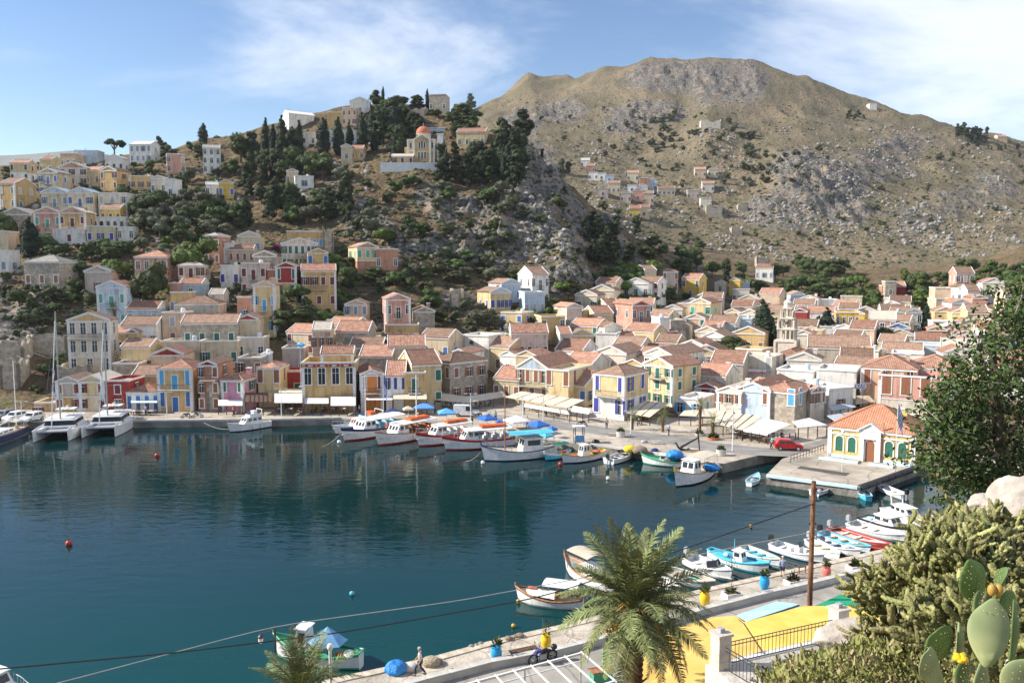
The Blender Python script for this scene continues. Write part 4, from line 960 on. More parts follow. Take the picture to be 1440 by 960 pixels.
T_(937,481,30,4.5,8,20,'s','Y','0','k','yellow house end with a weathered tile roof')
T_(915,380,19,6,8,-22,'s','C','1','n','cream house at the foot of the shaded slope')
T_(943,382,24,6.5,8,-20,'h','V','22','n','grey stone house with brown window panels at the foot of the slope', rooftile='o')
T_(971,392,23,6.5,9,24,'s','X','21','k','bright orange yellow house with a red roof')
T_(1013,398,16,4,8,10,'g','C','1','k','tiny cream gabled house beside the conifer')
T_(1033,394,14,6,8,20,'g','X','1','r','small bright yellow house with a white gable')
T_(1047,399,13,5,7,10,'f','B','0','k','light blue house wall beside the small bright yellow house')
T_(1042,408,23,5,8,10,'f','L','3','k','cream terrace house below the small bright yellow house')
T_(1075,376,23,5.5,8,18,'s','W','3','s','white house alone among trees above the town')
T_(1073,360,18,5.5,6,5,'r','S','0','k','ruined brown stone walls with two tall stumps above the town', name='ruined_house', cat='ruin')
T_(1082,413,26,6.5,9,24,'s','N','1','k','pink house with a terracotta roof and a shaded gable end')
T_(985,426,26,8,10,26,'g','Y','22','t','tall cream yellow house with faded teal shutters')
T_(1001,420,28,8,9,12,'s','V','2','k','brownish stone house behind the tall cream yellow house')
T_(1030,439,20,5,9,26,'g','Y','1','n','yellow gable house below the tall cream yellow house')
T_(1043,430,28,5,8,18,'s','C','1','k','cream house with a terracotta roof above the yellow gable')
T_(1122,414,20,6,9,8,'g','B','2','b','pale blue and white gabled house on the rise', tymp='W')
T_(1137,421,24,6,9,20,'g','W','22','k','white house with a wide gable on the rise')
T_(1167,423,28,5.5,8,6,'f','W','3','s','white house with arched loggia and terracotta roof edge', arch=True)
T_(1125,438,18,6,9,18,'g','R','3','d','crimson house with a white trimmed pediment behind the bell tower', tymp='R')
T_(1095,438,40,5.5,9,16,'s','Y','4','k','long yellow house with a terracotta roof behind the bell tower')
T_(1155,439,36,5,8,12,'s','W','4','r','white house with dark red windows below the white loggia')
T_(1192,441,30,7.5,10,10,'f','X','43','k','vivid yellow block of flats with small black windows', sidewins=True)
T_(1187,462,26,6,9,24,'g','W','2','b','white church house with blue arched doors beside the cypress pair', arch=True, winh=2.4)
T_(1046,450,20,6,9,14,'f','B','1','k','light blue house beside the tall dark cypress')
T_(1015,454,36,5.5,9,20,'s','W','0','k','large white blank walled house with a terracotta roof')
T_(1003,474,30,5,9,26,'g','W','0','k','white gabled house with a weathered roof beside the round tree')
T_(973,487,36,4.5,10,26,'g','W','0','k','low white gabled house in front of the round tree')
T_(1000,462,26,4.5,9,20,'s','W','1','k','white house with brown roof behind the low white gable')
T_(1130,470,22,5.5,9,20,'g','L','2','d','pale house with dark blue windows beside the bell tower')
T_(1078,456,26,6,9,18,'g','W','1','b','white and blue house between cypress and bell tower')
T_(925,499,36,7,15,34,'g','L','20','k','cream stone house with a very broad brown tile roof', rooftile='o')
T_(858,497,44,5.5,12,24,'g','L','1','k','wide cream gable house under tangled brown roofs', rooftile='o')
T_(880,489,40,5,11,20,'s','C','0','k','long brown roofed house in the tangle of town roofs', rooftile='o')
T_(836,503,36,4.5,10,24,'g','O','1','k','ochre house with a low roof behind the blue pediment mansion', rooftile='t')
T_(800,492,40,4.5,10,20,'s','W','0','k','white walled house with a wide terracotta roof in the town centre')
T_(812,512,40,5,10,26,'s','W','3','k','white house wing with small windows beside the blue pediment')
T_(890,513,30,4.5,9,30,'g','O','1','k','low ochre gable with a round window behind the corner house', rooftile='o')
T_(1022,510,44,5,10,18,'s','S','0','k','stone house with a bright terracotta roof beside the banner house')
T_(1000,527,38,4.5,9,26,'s','L','0','k','low pale house with a terracotta roof behind the red cottage')
T_(1061,504,46,8,10,24,'f','L','20','w','square cream house with a pink and white banner', winh=2.2, nf=2, d=160, cornice=False)
T_(1105,503,44,6.5,16,24,'h','C','3','k','broad terracotta hipped roof house with arched windows behind the banner house', arch=True, d=172)
T_(1118,523,46,5,9,24,'f','W','0','k','white flat house behind the grey gable')
T_(1176,523,50,6,10,20,'f','W','0','k','large white wall house with grey shaded side')
T_(1180,489,84,5,12,12,'s','G','0','k','long market hall with a row of grey arches under a terracotta roof', arch=True)
T_(1199,498,24,5,9,22,'g','Y','0','k','yellow gabled house with white trim near the market hall')
T_(1221,495,24,5.5,9,22,'f','Y','2','k','yellow flat house with two dark windows near the market hall', pil=True)
T_(1250,518,66,7,13,22,'h','N','30','n','peach house with a broad terracotta hipped roof and white windows', winh=2.2, pil=True)
T_(1312,517,62,6.5,13,22,'h','L','2','n','cream house with a terracotta hipped roof behind the pink and white building')
T_(1288,537,90,8.5,12,22,'f','P','40','n','pink and white building with four tall orange shutters and a decorated parapet', pil=True, winh=2.8, winw=1.5, parapet=1.0, d=132, lower='L')
T_(1206,441,16,6,10,26,'g','X','1','k','yellow house with an ochre flank beside the vivid yellow flats')
T_(1241,449,34,7,10,16,'s','P','33','k','baby pink house with white balconies', tymp=None, balc=2.5)
T_(1263,461,30,5,9,14,'g','L','3','g','cream house with a vivid blue pediment', tymp=(0.03,0.22,0.62))
T_(1285,439,22,7,9,8,'g','M','22','k','pale green house with a white gable beside the tall cypress', balc=True)
T_(1266,441,22,6.5,9,8,'f','M','2','k','pale grey green house next to the pale green gable')
T_(1212,462,30,6.5,9,24,'s','N','0','k','peach stone house with a terracotta roof')
T_(1270,480,62,5,12,20,'s','G','0','k','large grey warehouse with a terracotta roof', d=205)
T_(1290,487,52,5,10,22,'f','B','0','k','pale blue and white flat house with a sloping parapet')
T_(1268,495,50,4.5,9,20,'s','W','2','k','long white house with red roof edge')
T_(1225,497,26,5,9,22,'f','Y','1','k','flat yellow house in front of the round dark tree')
T_(1318,464,24,5.5,9,16,'g','R','2','k','red house with a bright yellow pediment', tymp='X')
T_(1337,462,26,5,9,16,'g','P','2','k','pink gabled house beside the yellow pediment')
T_(1357,471,28,5,9,16,'g','C','2','k','cream gabled house beside the pink gable')
T_(1385,463,24,5,9,16,'s','N','1','k','peach house with terracotta roof behind the tree branches')
T_(1350,491,46,5,10,20,'s','C','2','k','cream house with a wide terracotta roof behind the tree branches')
T_(1405,480,30,6,10,16,'s','W','2','k','white house seen between the tree branches')
T_(1420,515,40,6,10,16,'s','W','2','k','white house with red roof deep behind the tree branches')
# eastern slope
def R_(*a, **k): return H(*a, group=GR, **k)
R_(1358,385,22,7,9,14,'s','P','32','w','salmon pink two storey house on the eastern slope', lower='P')
R_(1328,406,22,7,9,16,'f','N','2','n','peach house with a brown arched opening on the eastern slope')
R_(1358,404,18,5.5,8,10,'g','W','2','s','white house under the salmon pink house')
R_(1330,422,24,5.5,9,12,'f','C','3','w','cream terrace house on the lower eastern slope')
R_(1352,426,24,5.5,9,12,'g','W','3','w','white twin gabled house on the lower eastern slope')
R_(1378,419,18,6,9,14,'g','P','2','r','pinkish gable house on the eastern slope')
R_(1398,397,27,6,10,20,'g','L','3','k','cream gabled house with columns on the eastern slope')
R_(1330,438,26,5.5,9,20,'g','Y','2','k','yellow and white gabled house below the cream terrace')
R_(1352,439,22,5.5,9,20,'g','Y','1','k','second yellow gable joined to the yellow and white house')
R_(1376,440,26,6,9,16,'s','Y','1','n','yellow house with terracotta roof and a brown door')
R_(1370,409,16,5,8,12,'s','W','1','k','white cottage between salmon house and gable house')
R_(1425,415,20,6,8,12,'s','C','1','k','cream house by the rock face behind branches')
R_(1253,397,14,6,7,14,'f','S','1','k','square stone ruin tower above the pale green house', name='ruined_house', cat='ruin')
R_(1246,403,10,4,6,14,'f','T','0','k','low orange wall house beside the stone ruin tower')
R_(1266,402,14,4,7,14,'s','R','0','k','dark red house with a flat tile roof beside the stone ruin tower')
# far hillside hamlet
def HF(px, ey, w, wall, roof, label, wins, h, yaw, **k):
 p = hit(px, ey, h, 395)
 if p is None: return
 W = max(6.0, w*p.y/F); HOUSES.append((p.x, p.y, p.z, W, 9, yaw, h, label))
 return build_house(k.pop('name', 'house'), label, p, yaw, W, 9, h, roof, wall, wins=wins, shut='k', group=GF, winw=1.5, **k)
HF(823,226,12,'W','s','white cottage at the top of the far hamlet','2',5,8, rooftile='w')
HF(830,233,12,'T','s','brick red cottage at the top of the far hamlet','2',5,8)
HF(834,243,11,'W','f','white flat cottage in the upper far hamlet','2',5,8)
HF(846,244,10,'W','f','pale flat cottage near the red one in the far hamlet','1',5,8)
HF(857,247,10,'B','f','pale blue cottage in the far hamlet','1',5,8)
HF(890,243,15,'C','s','cream house below the conifer in the far hamlet','2',6,8)
HF(863,257,17,'C','s','wide cream house at the west end of the far hamlet','3',7,8)
HF(848,266,11,'V','f','grey flat house at the west end of the far hamlet','1',5,8)
HF(906,251,9,'T','f','tall brick red house in the far hamlet','2',10,8)
HF(917,252,9,'B','f','tall pale blue house in the far hamlet','2',9,8)
HF(903,262,16,'W','g','white gabled house beside the purple flowers of the far hamlet','3',6,8)
HF(889,261,9,'W','f','small white cube of the far hamlet','1',5,8)
HF(937,265,24,'C','s','long cream house at the east end of the far hamlet','4',5,6)
HF(880,271,11,'V','g','lilac gabled house in the lower far hamlet','2',6,8)
HF(897,268,8,'P','g','pink gabled house in the lower far hamlet','1',7,8)
HF(912,272,11,'N','s','peach house in the lower far hamlet','2',7,8)
HF(893,293,12,'X','s','orange house at the foot of the far hamlet','2',6,8)
HF(906,292,9,'C','s','cream house at the foot of the far hamlet','1',6,8)
HF(985,238,15,'N','s','peach roofed house of a pair alone on the far slope','2',6,8)
HF(1003,238,13,'C','g','cream gabled house of a pair alone on the far slope','2',6,8)
HF(975,268,16,'V','f','grey stone house below the lone pair','2',6,8)
HF(996,258,16,'L','s','pale stone house below the lone pair','2',6,8)
HF(993,279,15,'L','f','white ruined house on the brown far slope','2',8,8, name='ruined_house')
HF(1005,287,22,'S','r','roofless stone walls on the brown far slope','0',8,8, name='ruined_house')
HF(1000,168,27,'L','r','row of ruined stone walls high on the far hill','0',7,5, name='ruined_house')
HF(1045,286,10,'S','r','small stone ruin on the brown far slope','0',5,5, name='ruined_house')
HF(1037,318,14,'S','r','low stone ruin at the foot of the far slope','0',5,5, name='ruined_house')
HF(1228,146,10,'W','f','small white building on the far ridge line','0',6,5)
HF(1410,192,13,'N','s','small orange building on the far ridge beside the conifers','0',5,5)
# stone ruins on the dark slope by the water
for (px, ey, w, h, lab) in ((14,477,34,5,'ruined stone walls above the parked cars'),(12,503,26,6,'tall broken stone wall just above the quay'),(62,471,60,4,'long ruined stone terrace wall on the dark slope'),(102,512,44,3,'low stone terrace wall behind the waterfront houses'),(640,405,16,5,'broken stone hut under the cliff'),(300,540,20,5,'rough stone house wall behind the orange brown house')):
 H(px, ey, w, h, 6, 4, 'r', 'S', '0', 'k', lab, name='ruined_house', cat='ruin', group='stone ruins')
# small infill houses between the named ones
def infill():
 rn = random.Random(11); n = 0
 words = {'C': 'cream', 'Y': 'yellow', 'W': 'white', 'L': 'pale cream', 'O': 'ochre', 'N': 'peach', 'S': 'stone', 'P': 'pink', 'B': 'pale blue'}
 hp = [(720+F*h[0]/h[1], HZ+(H0-h[2]-h[6]*.5)*F/h[1], h[7]) for h in HOUSES]
 for (x0, x1, y0, y1, cnt) in ((700, 1000, 440, 505, 26), (960, 1260, 420, 520, 30), (1230, 1420, 420, 520, 16), (400, 620, 455, 510, 6), (820, 960, 395, 440, 7)):
  made = 0; t = 0
  while made < cnt and t < cnt*20:
   t += 1; px, py = rn.uniform(x0, x1), rn.uniform(y0, y1); p = hit(px, py, 4.6, 150)
   if p is None or any(a < px < b for a, b in ((996, 1052), (1058, 1124), (1138, 1172), (1218, 1252), (1288, 1312))) or any(abs(p.x-h[0]) < (h[3]+6)*.52 and h[1]-5.5 < p.y < h[1]+h[4]*.9 for h in HOUSES): continue
   c = rn.choice('CCCYYWWLLLONC'); near = min(hp, key=lambda q: (q[0]-px)**2+(q[1]-py-10)**2); rf = rn.choice('ggssf'); W = rn.uniform(5.2, 7.5)
   dx, dy = px-near[0], py+12-near[1]; rel = ('behind' if dy < 0 else 'before') if abs(dy) > abs(dx) else ('west of' if dx < 0 else 'east of')
   nw = near[2].split(); cut = nw[:8] if len(nw) > 8 else nw
   while cut[-1] in ('a', 'the', 'with', 'of', 'and', 'in', 'on', 'to', 'beside', 'behind', 'above', 'below', 'its', 'very'): cut = cut[:-1]
   HOUSES.append((p.x, p.y, p.z, W, 6.5, 24, 4.6, 'small '+words[c]+' house')); made += 1
   lb = 'small '+words[c]+(' flat roofed' if rf == 'f' else '')+' house '+rel+' the '+' '.join(cut)
   build_house('house', lb, p, rn.uniform(16, 38), W, 6.5, rn.uniform(4, 5.6), rf, c, wins=rn.choice(('2', '22', '1', '3')), shut=rn.choice('kkngbr'), rooftile=rn.choice('too'), group=lb)
infill()
# ---------------- domed church on its terrace
def church():
 p = hit(594, 227, 0, 270); s = p.y/F
 root = thing('church', 'ochre domed church with white corner trim on a terrace high on the hill', 'church', p, math.radians(-4))
 om = wall_mat('O'); och = wall_mat((0.60, 0.44, 0.22)); mb = MB()
 mb.box(-5.2, 4.2, 0, 11, -6, 7.6, och); mb.box(-6.6, -5.21, 1.0, 9, -6, 5.2, och); mb.box(4.21, 6.6, 2, 9.5, -6, 6.4, och); mb.build('wall', root)
 mb = MB(); x = 2.9
 mb.add([(-x,-0.6,-6),(x,-0.6,-6),(x,-0.6,7.6),(0,-0.6,9.2),(-x,-0.6,7.6),(-x,4,-6),(x,4,-6),(x,4,7.6),(0,4,9.2),(-x,4,7.6)], [(0,1,2,3,4),(1,6,7,2),(5,0,4,9),(2,7,8,3),(3,8,9,4)], och); mb.build('porch', root)
 mb = MB()
 for s_ in (-1, 1): mb.bar((s_*(x+.1), -0.7, 7.5), (0, -0.7, 9.3), 0.2, 0.4, trimw)
 mb.build('pediment', root)
 for xx in (-5.2, -2.9, 2.9, 4.2):
  mb = MB(); yy = -0.65 if abs(xx) == 2.9 else -0.05; mb.box(xx-.28, xx+.28, yy-.05, yy+.3, -1, 7.7, trimw); mb.build('pilaster', root)
 mb = MB(); mb.box(-5.4, 4.4, -0.15, -0.005, 7.4, 7.75, trimw); mb.box(-5.4, 4.4, -0.12, -0.005, 3.6, 3.85, trimw); mb.build('cornice', root)
 mb = MB(); mb.lathe([(2.6, 7.5), (2.6, 10.0), (2.8, 10.0), (2.8, 10.25), (2.5, 10.25)], wall_mat('L'), 16, (-0.4, 5, 0)); dr = mb.build('drum', root)
 for k in range(8):
  a = PI*2*k/8; o = link('window', window_mesh(0.5, 1.4, 'k', 'w', True), dr, (-0.4+2.56*math.cos(a), 5+2.56*math.sin(a), 8.2)); o.rotation_euler = (0, 0, a+PI/2)
 mb = MB(); mb.lathe([(2.75*math.cos(t), 10.2+2.9*math.sin(t)) for t in [PI/2*i/9 for i in range(10)]], noisy('red_dome', (0.38,0.12,0.07), (0.50,0.19,0.11), 1.2, 0.8), 20, (-0.4, 5, 0)); dm = mb.build('dome', root, True)
 mb = MB(); mb.box(-.45, -.35, 4.95, 5.05, 13.0, 14.3, trimw); mb.box(-.75, -.05, 4.95, 5.05, 13.7, 13.8, trimw); mb.build('cross', dm)
 for xx, z, h in ((-1.1, 1.0, 2.2), (0, 1.0, 2.2), (1.1, 1.0, 2.2), (-0.9, 4.6, 2.0), (0, 4.6, 2.6), (0.9, 4.6, 2.0)): link('window', window_mesh(0.62, h, 'k', 'w', True), root, (xx, -0.6, z))
 for xx in (-4.1, 3.6): link('window', window_mesh(0.7, 2.0, 'k', 'w', True), root, (xx, 0, 4.6))
 mb = MB(); mb.box(5.3, 7.2, 0.6, 2.6, -6, 9.4, whitewash); mb.box(5.1, 7.4, 0.4, 2.8, 9.4, 9.7, trimw); bt = mb.build('bell_cote', root)
 mb = MB(); mb.box(-14, 9, -6.5, -6.0, -5, -1.2, whitewash); mb.box(-14, -13.5, -6, 2, -5, -1.2, whitewash); tag(mb.build('terrace_wall', loc=tuple(p)), 'white terrace wall in front of the domed church', 'wall')
 build_house('outbuilding', 'low church outbuilding with a terracotta roof and white posts', Vector((p.x-6.5, p.y-4.5, p.z-2.0)), 0, 7.5, 4, 3.2, 's', 'O', wins='3', shut='r', cat='outbuilding')
church()
# ---------------- bell tower of pale stone
def bell_tower():
 d = 186; p = at_depth(1106, 500, d); p.z = hgt(p.x, p.y); base = p.z
 root = thing('bell_tower', 'ornate pale stone bell tower with tiers of small arches beside the huge cypress', 'bell tower', p, -0.5)
 st = noisy('pale_marble_stone', (0.56,0.50,0.41), (0.70,0.64,0.55), 2.0, 0.9, bump=0.2)
 top = lambda py: H0+(HZ-py)*d/F - base
 def tier(z0, z1, w, na, name):
  mb = MB(); h = w/2; aw = w/na
  mb.box(-h, h, -h, h, z0, z0+0.25, st); mb.box(-h-.12, h+.12, -h-.12, h+.12, z1-0.3, z1, st)
  for i in range(na+1):
   u = -h+w*i/na; r = min(0.16, aw*0.22); c = min(max(u, -h+r), h-r)
   for (a, b) in ((c, -h+r), (c, h-r), (-h+r, c), (h-r, c)):
    mb.box(a-r, a+r, b-r, b+r, z0+0.25, z1-0.3, st)
  for i in range(na):      # arch heads
   u = -h+w*(i+0.5)/na; r = aw/2-min(0.16, aw*0.22)
   for sgn, ax in ((-1, 0), (1, 0), (-1, 1), (1, 1)):
    for k in range(5):
     t0 = PI*k/5; t1 = PI*(k+1)/5; zt = z1-0.3; zb = zt-r*1.15
     pts = [(u-r*math.cos(t0), zb+r*math.sin(t0)), (u-r*math.cos(t1), zb+r*math.sin(t1)), (u-r*math.cos(t1), zt), (u-r*math.cos(t0), zt)]
     q = [(a, sgn*(h-0.02), z) if ax == 0 else (sgn*(h-0.02), a, z) for a, z in pts]
     mb.add(q, [(0,1,2,3)], st)
  if w > 2: mb.box(-h*.45, h*.45, -h*.45, h*.45, z0+.25, z1-.3, st)
  mb.build(name, root)
 z1 = top(478); mb = MB(); mb.box(-2.25, 2.25, -2.25, 2.25, -4, z1-.002, st); mb.box(-2.45, 2.45, -2.45, 2.45, z1-.3, z1+.1, st)
 for s in (-1, 1):
  for t in (-1, 1): mb.box(s*2.25-.25, s*2.25+.25, t*2.25-.25, t*2.25+.25, -4, z1-.31, st)
 mb.build('shaft', root)
 tier(z1+.1, top(461), 3.8, 4, 'arcade'); tier(top(461), top(446), 2.9, 2, 'belfry'); tier(top(446), top(432), 1.9, 2, 'upper_belfry')
 for s in (-1, 1):
  for t in (-1, 1):
   mb = MB(); mb.lathe([(0.22, top(461)), (0.2, top(452)), (0.26, top(451.5)), (0.02, top(448.5))], st, 6, (s*1.7, t*1.7, 0)); mb.build('pinnacle', root)
   mb = MB(); mb.lathe([(0.16, top(446)), (0.15, top(439)), (0.2, top(438.5)), (0.02, top(436))], st, 6, (s*1.25, t*1.25, 0)); mb.build('pinnacle', root)
 mb = MB(); mb.lathe([(0.95, top(432)), (0.9, top(426)), (1.05, top(425.5)), (0.75, top(423)), (0.3, top(420.5)), (0.08, top(419))], st, 8); sp_ = mb.build('lantern', root)
 mb = MB(); mb.box(-.06, .06, -.06, .06, top(419.2), top(412.5), st); mb.box(-.45, .45, -.05, .05, top(415.7), top(415), st); mb.build('cross', sp_)
 bz = top(453); mb = MB(); mb.lathe([(0.05, .5), (0.25, .4), (0.32, 0), (0.45, -.2)], plain('bronze', (0.12, 0.09, 0.05), 0.4, 0.8), 10, (0, -1.2, bz)); mb.build('bell', root)
bell_tower()
# ---------------- customs house
def customs():
 a = on_plane(1164, 642, QZ+.02); b = on_plane(1285, 657.5, QZ+.02); W = (b-a).length; yaw = math.degrees(math.atan2(a.y-b.y, b.x-a.x)); c = (a+b)/2
 Hh = 4.1; D = 9.5
 root = build_house('customs_house', 'low yellow customs house with arched green shutters and a wide terracotta hipped roof', c, yaw, W, D, Hh, 'h', (0.68,0.50,0.20), wins='0', cat='public building', rooftile='n', rp=.27, pil=True, fdepth=1.0)
 tymp = trimw
 for xx in (-W*.365, -W*.215, W*.215, W*.365):
  w = link('window', window_mesh(0.92, 1.95, 'g', 'w', True), root, (xx, 0, 1.0))
  mb = MB(); mb.box(xx-.02, xx+.02, -.045, -.021, 1.0, 2.8, trimw)
 mb = MB(); mb.box(-W/2-.03, -1.25, -.08, 0, -.6, .55, paleblue_paint); mb.build('plinth', root)
 mb = MB(); mb.box(1.25, W/2+.03, -.08, 0, -.6, .55, paleblue_paint); mb.build('plinth', root)
 mb = MB(); mb.box(-W/2-.06, W/2+.06, -.09, -.002, 3.15, 3.35, trimw); mb.build('string_course', root)
 # portal with pediment breaking the roof edge
 mb = MB()
 mb.box(-1.25, -.72, -.3, 0, -.6, 4.0, trimw); mb.box(.72, 1.25, -.3, 0, -.6, 4.0, trimw); mb.box(-.72, .72, -.3, 0, 2.95, 4.0, trimw)
 mb.add([(-1.45,-.34,4.0),(1.45,-.34,4.0),(0,-.34,4.95),(-1.45,1.6,4.0),(1.45,1.6,4.0),(0,1.6,4.95)], [(0,1,2),(0,2,5,3),(1,4,5,2),(0,3,4,1)], trimw); mb.build('portal', root)
 link('door', window_mesh(1.1, 2.75, 'n', 'w', True), root, (0, -.03, .12))
 mb = MB()
 for s in (-1, 1): mb.bar((s*1.6, -.4, 3.98), (0, -.4, 5.02), .22, .16, trimw)
 mb.build('pediment', root)
 mb = MB(); mb.box(1.42, 1.58, -.1, .06, .0, 5.3, tile_mat('n')); mb.build('flue_pipe', root)
 mb = MB(); M = Matrix.Rotation(-math.radians(yaw), 4, 'Z')
 for (x0, x1) in ((-W*.56, -W*.1), (W*.02, W*.3)):
  mb = MB(); mb.box(x0, x1, -2.0, -1.55, 0, .28, paleblue_paint); mb.box(x0, x1, -1.55, -.4, 0, .2, paving); o = mb.build('step', None, loc=tuple(c)); o.rotation_euler = (0, 0, -math.radians(yaw)); tag(o, 'long low pale blue edged step before the customs house ' + ('by its west half' if x0 < -2 else 'by its east half'), 'step', 'steps of the customs house')
 # faint plaque over the door
 return root
customs()
def text_obj(txt, size, mat, parent, loc, rot=(PI/2, 0, 0), name='lettering', ext=0.01):
 cu = bpy.data.curves.new(name, 'FONT'); cu.body = txt; cu.size = size; cu.extrude = ext; cu.align_x = 'CENTER'; cu.align_y = 'CENTER'
 cu.materials.append(mat); t = link(name, cu); dg = bpy.context.evaluated_depsgraph_get(); me = bpy.data.meshes.new_from_object(t.evaluated_get(dg)); bpy.data.objects.remove(t)
 o = link(name, me, parent, loc); o.rotation_euler = rot; return o
def signs():
 wm = plain('sign_white', (0.8, 0.8, 0.78), 0.6); bm = plain('sign_blue', (0.03, 0.06, 0.20), 0.5)
 d = 136; p = at_depth(1209.5, 543, d); s = d/F
 root = thing('rooftop_sign', 'dark blue rooftop sign with white Greek capitals beside the plain white building', 'sign', p, -0.2)
 mb = MB(); w = 15*s/2; h = 7*s/2
 mb.box(-w, w, -.06, .06, -h, h, bm); mb.build('board', root)
 mb = MB(); mb.box(-w+.05, w-.05, -.08, -.061, h-.09, h-.03, wm); mb.box(-w+.05, w-.05, -.08, -.061, -h+.03, -h+.09, wm); mb.build('border', root)
 text_obj('ΣΚΑΛΣ', 0.62, wm, root, (0, -.075, 0))
 for sx in (-.6, .6):
  mb = MB(); mb.tube([(sx*w, .1, -h-3), (sx*w, .1, h)], .04, iron, 6); mb.build('post', root)
 # banner on the square cream house
 p = on_plane(1062, 522, 5.0); b = at_depth(1062, 522, 159.2)
 root = thing('banner', 'white banner with a pink lower stripe hung on the square cream house', 'banner', b, -math.radians(24))
 mb = MB(); w = 2.1; mb.box(-w, w, -.03, .0, -.35, .45, wm); mb.build('cloth', root)
 mb = MB(); mb.box(-w, w, -.036, -.031, -.35, -.08, plain('banner_pink', (0.65, 0.18, 0.25), 0.7)); mb.build('stripe', root)
signs()
# ---------------- trees
def leaf_mat(name, c, var=0.35, trans=0.0):
 k = ('leaf', name)
 if k in MATS: return MATS[k]
 m, nt, N, L, bs = nodes_of(name)
 oi = N.new('ShaderNodeObjectInfo'); geo = N.new('ShaderNodeNewGeometry')
 ri = geo.outputs['Random Per Island']
 mr = N.new('ShaderNodeMapRange'); mr.inputs['To Min'].default_value = 1-var; mr.inputs['To Max'].default_value = 1+var*1.3; L.new(ri, mr.inputs['Value'])
 m2 = N.new('ShaderNodeMapRange'); m2.inputs['To Min'].default_value = 0.7; m2.inputs['To Max'].default_value = 1.3; L.new(oi.outputs['Random'], m2.inputs['Value'])
 mu = N.new('ShaderNodeMath'); mu.operation = 'MULTIPLY'; L.new(mr.outputs[0], mu.inputs[0]); L.new(m2.outputs[0], mu.inputs[1])
 mh = N.new('ShaderNodeMapRange'); mh.inputs['To Min'].default_value = 0.48; mh.inputs['To Max'].default_value = 0.515; L.new(oi.outputs['Random'], mh.inputs['Value'])
 hs = N.new('ShaderNodeHueSaturation'); hs.inputs['Color'].default_value = (*c, 1); L.new(mu.outputs[0], hs.inputs['Value']); L.new(mh.outputs[0], hs.inputs['Hue'])
 L.new(hs.outputs[0], bs.inputs['Base Color']); bs.inputs['Roughness'].default_value = 0.7; bs.inputs['Specular IOR Level'].default_value = 0.2
 MATS[k] = m; return m
bark = noisy('bark', (0.09, 0.065, 0.045), (0.18, 0.14, 0.10), 3, 0.95, bump=0.5)
LEAF = {'broad': leaf_mat('broadleaf_foliage', (0.052, 0.073, 0.021)), 'bright': leaf_mat('fresh_green_foliage', (0.077, 0.119, 0.021)), 'cyp': leaf_mat('cypress_foliage', (0.018, 0.029, 0.014)),
  'pine': leaf_mat('pine_foliage', (0.035, 0.046, 0.018)), 'olive': leaf_mat('olive_foliage', (0.091, 0.098, 0.059)), 'scrub': leaf_mat('scrub_foliage', (0.059, 0.066, 0.028)), 'bloom': leaf_mat('purple_bloom', (0.360, 0.030, 0.200)), 'umb': leaf_mat('umbrella_pine_foliage', (0.032, 0.046, 0.017))}
def crown_mesh(kind, seed, n=800):
 """a crown about one unit tall from z 0 to 1: leaf clumps spread over many overlapping boughs"""
 rn = random.Random(seed*91+hash_s(kind)); mb = MB(); lm = LEAF[kind]; boughs = []
 if kind in ('broad', 'bright', 'olive', 'scrub', 'bloom'):
  base = 0.24 if kind not in ('scrub', 'bloom') else 0.05
  for i in range(11):
   a = rn.uniform(0, 2*PI); r = rn.uniform(0.05, 0.34); z = rn.uniform(base+0.14, 0.82)
   k = 1 - abs(z-0.5)*0.7
   boughs.append((r*k*math.cos(a)*1.15, r*k*math.sin(a)*1.15, z, rn.uniform(0.13, 0.23)))
  boughs.append((0, 0, 0.55, 0.26)); ls = 0.055; sq = 0.85
 elif kind == 'cyp':
  for i in range(12):
   z = 0.07+0.86*i/11; w = 0.125*(min(1, (1.02-z)*2.1)**0.8)*min(1, 0.55+z*2.2)
   a = rn.uniform(0, 2*PI); o = 0.018
   boughs.append((o*math.cos(a), o*math.sin(a), z, max(w, 0.02)*rn.uniform(0.85, 1.15)))
  ls = 0.036; sq = 1.3
 elif kind == 'pine':
  for i in range(24):
   z = rn.uniform(0.16, 0.95); w = 0.27*(1.08-z)**0.7+0.03
   a = rn.uniform(0, 2*PI); r = w*rn.uniform(0.2, 0.95)
   boughs.append((r*math.cos(a), r*math.sin(a), z, rn.uniform(0.06, 0.12)))
  for z in (0.35, 0.5, 0.65, 0.8): boughs.append((0, 0, z, 0.15*(1.1-z)+0.03))
  ls = 0.045; sq = 0.95
 else:
  for i in range(14):
   a = rn.uniform(0, 2*PI); r = 0.5*math.sqrt(rn.random())
   boughs.append((r*math.cos(a), r*math.sin(a), 0.78-r*0.25+rn.uniform(-0.03, 0.05), rn.uniform(0.1, 0.17)))
  ls = 0.05; sq = 0.55
 for i, (x, y, z, r) in enumerate(boughs): mb.blob((x, y, z), r*0.84, lm, seed*50+i, 1, 0.22, (1, 1, sq))
 tot = sum(b[3]**2 for b in boughs)
 for (x, y, z, r) in boughs:
  for q in range(int(n*r*r/tot)+1):
   d = Vector((rn.gauss(0, 1), rn.gauss(0, 1), rn.gauss(0.15, 1))).normalized()
   p = Vector((x, y, z)) + Vector((d.x, d.y, d.z*sq))*r*rn.uniform(0.8, 1.16)
   t = d.cross(Vector((rn.uniform(-1, 1), rn.uniform(-1, 1), rn.uniform(-1, 1)))).normalized(); u = (d.cross(t) + d*rn.uniform(-0.7, 0.7)).normalized()
   s = ls*rn.uniform(0.6, 1.5)
   mb.add([p-t*s*0.5-u*s*0.3, p+t*s*0.5-u*s*0.3, p+u*s*0.8], [(0,1,2)], lm)
 return mb.mesh(kind + '_crown')
def hash_s(s): return sum(ord(c)*(i+3) for i, c in enumerate(s))
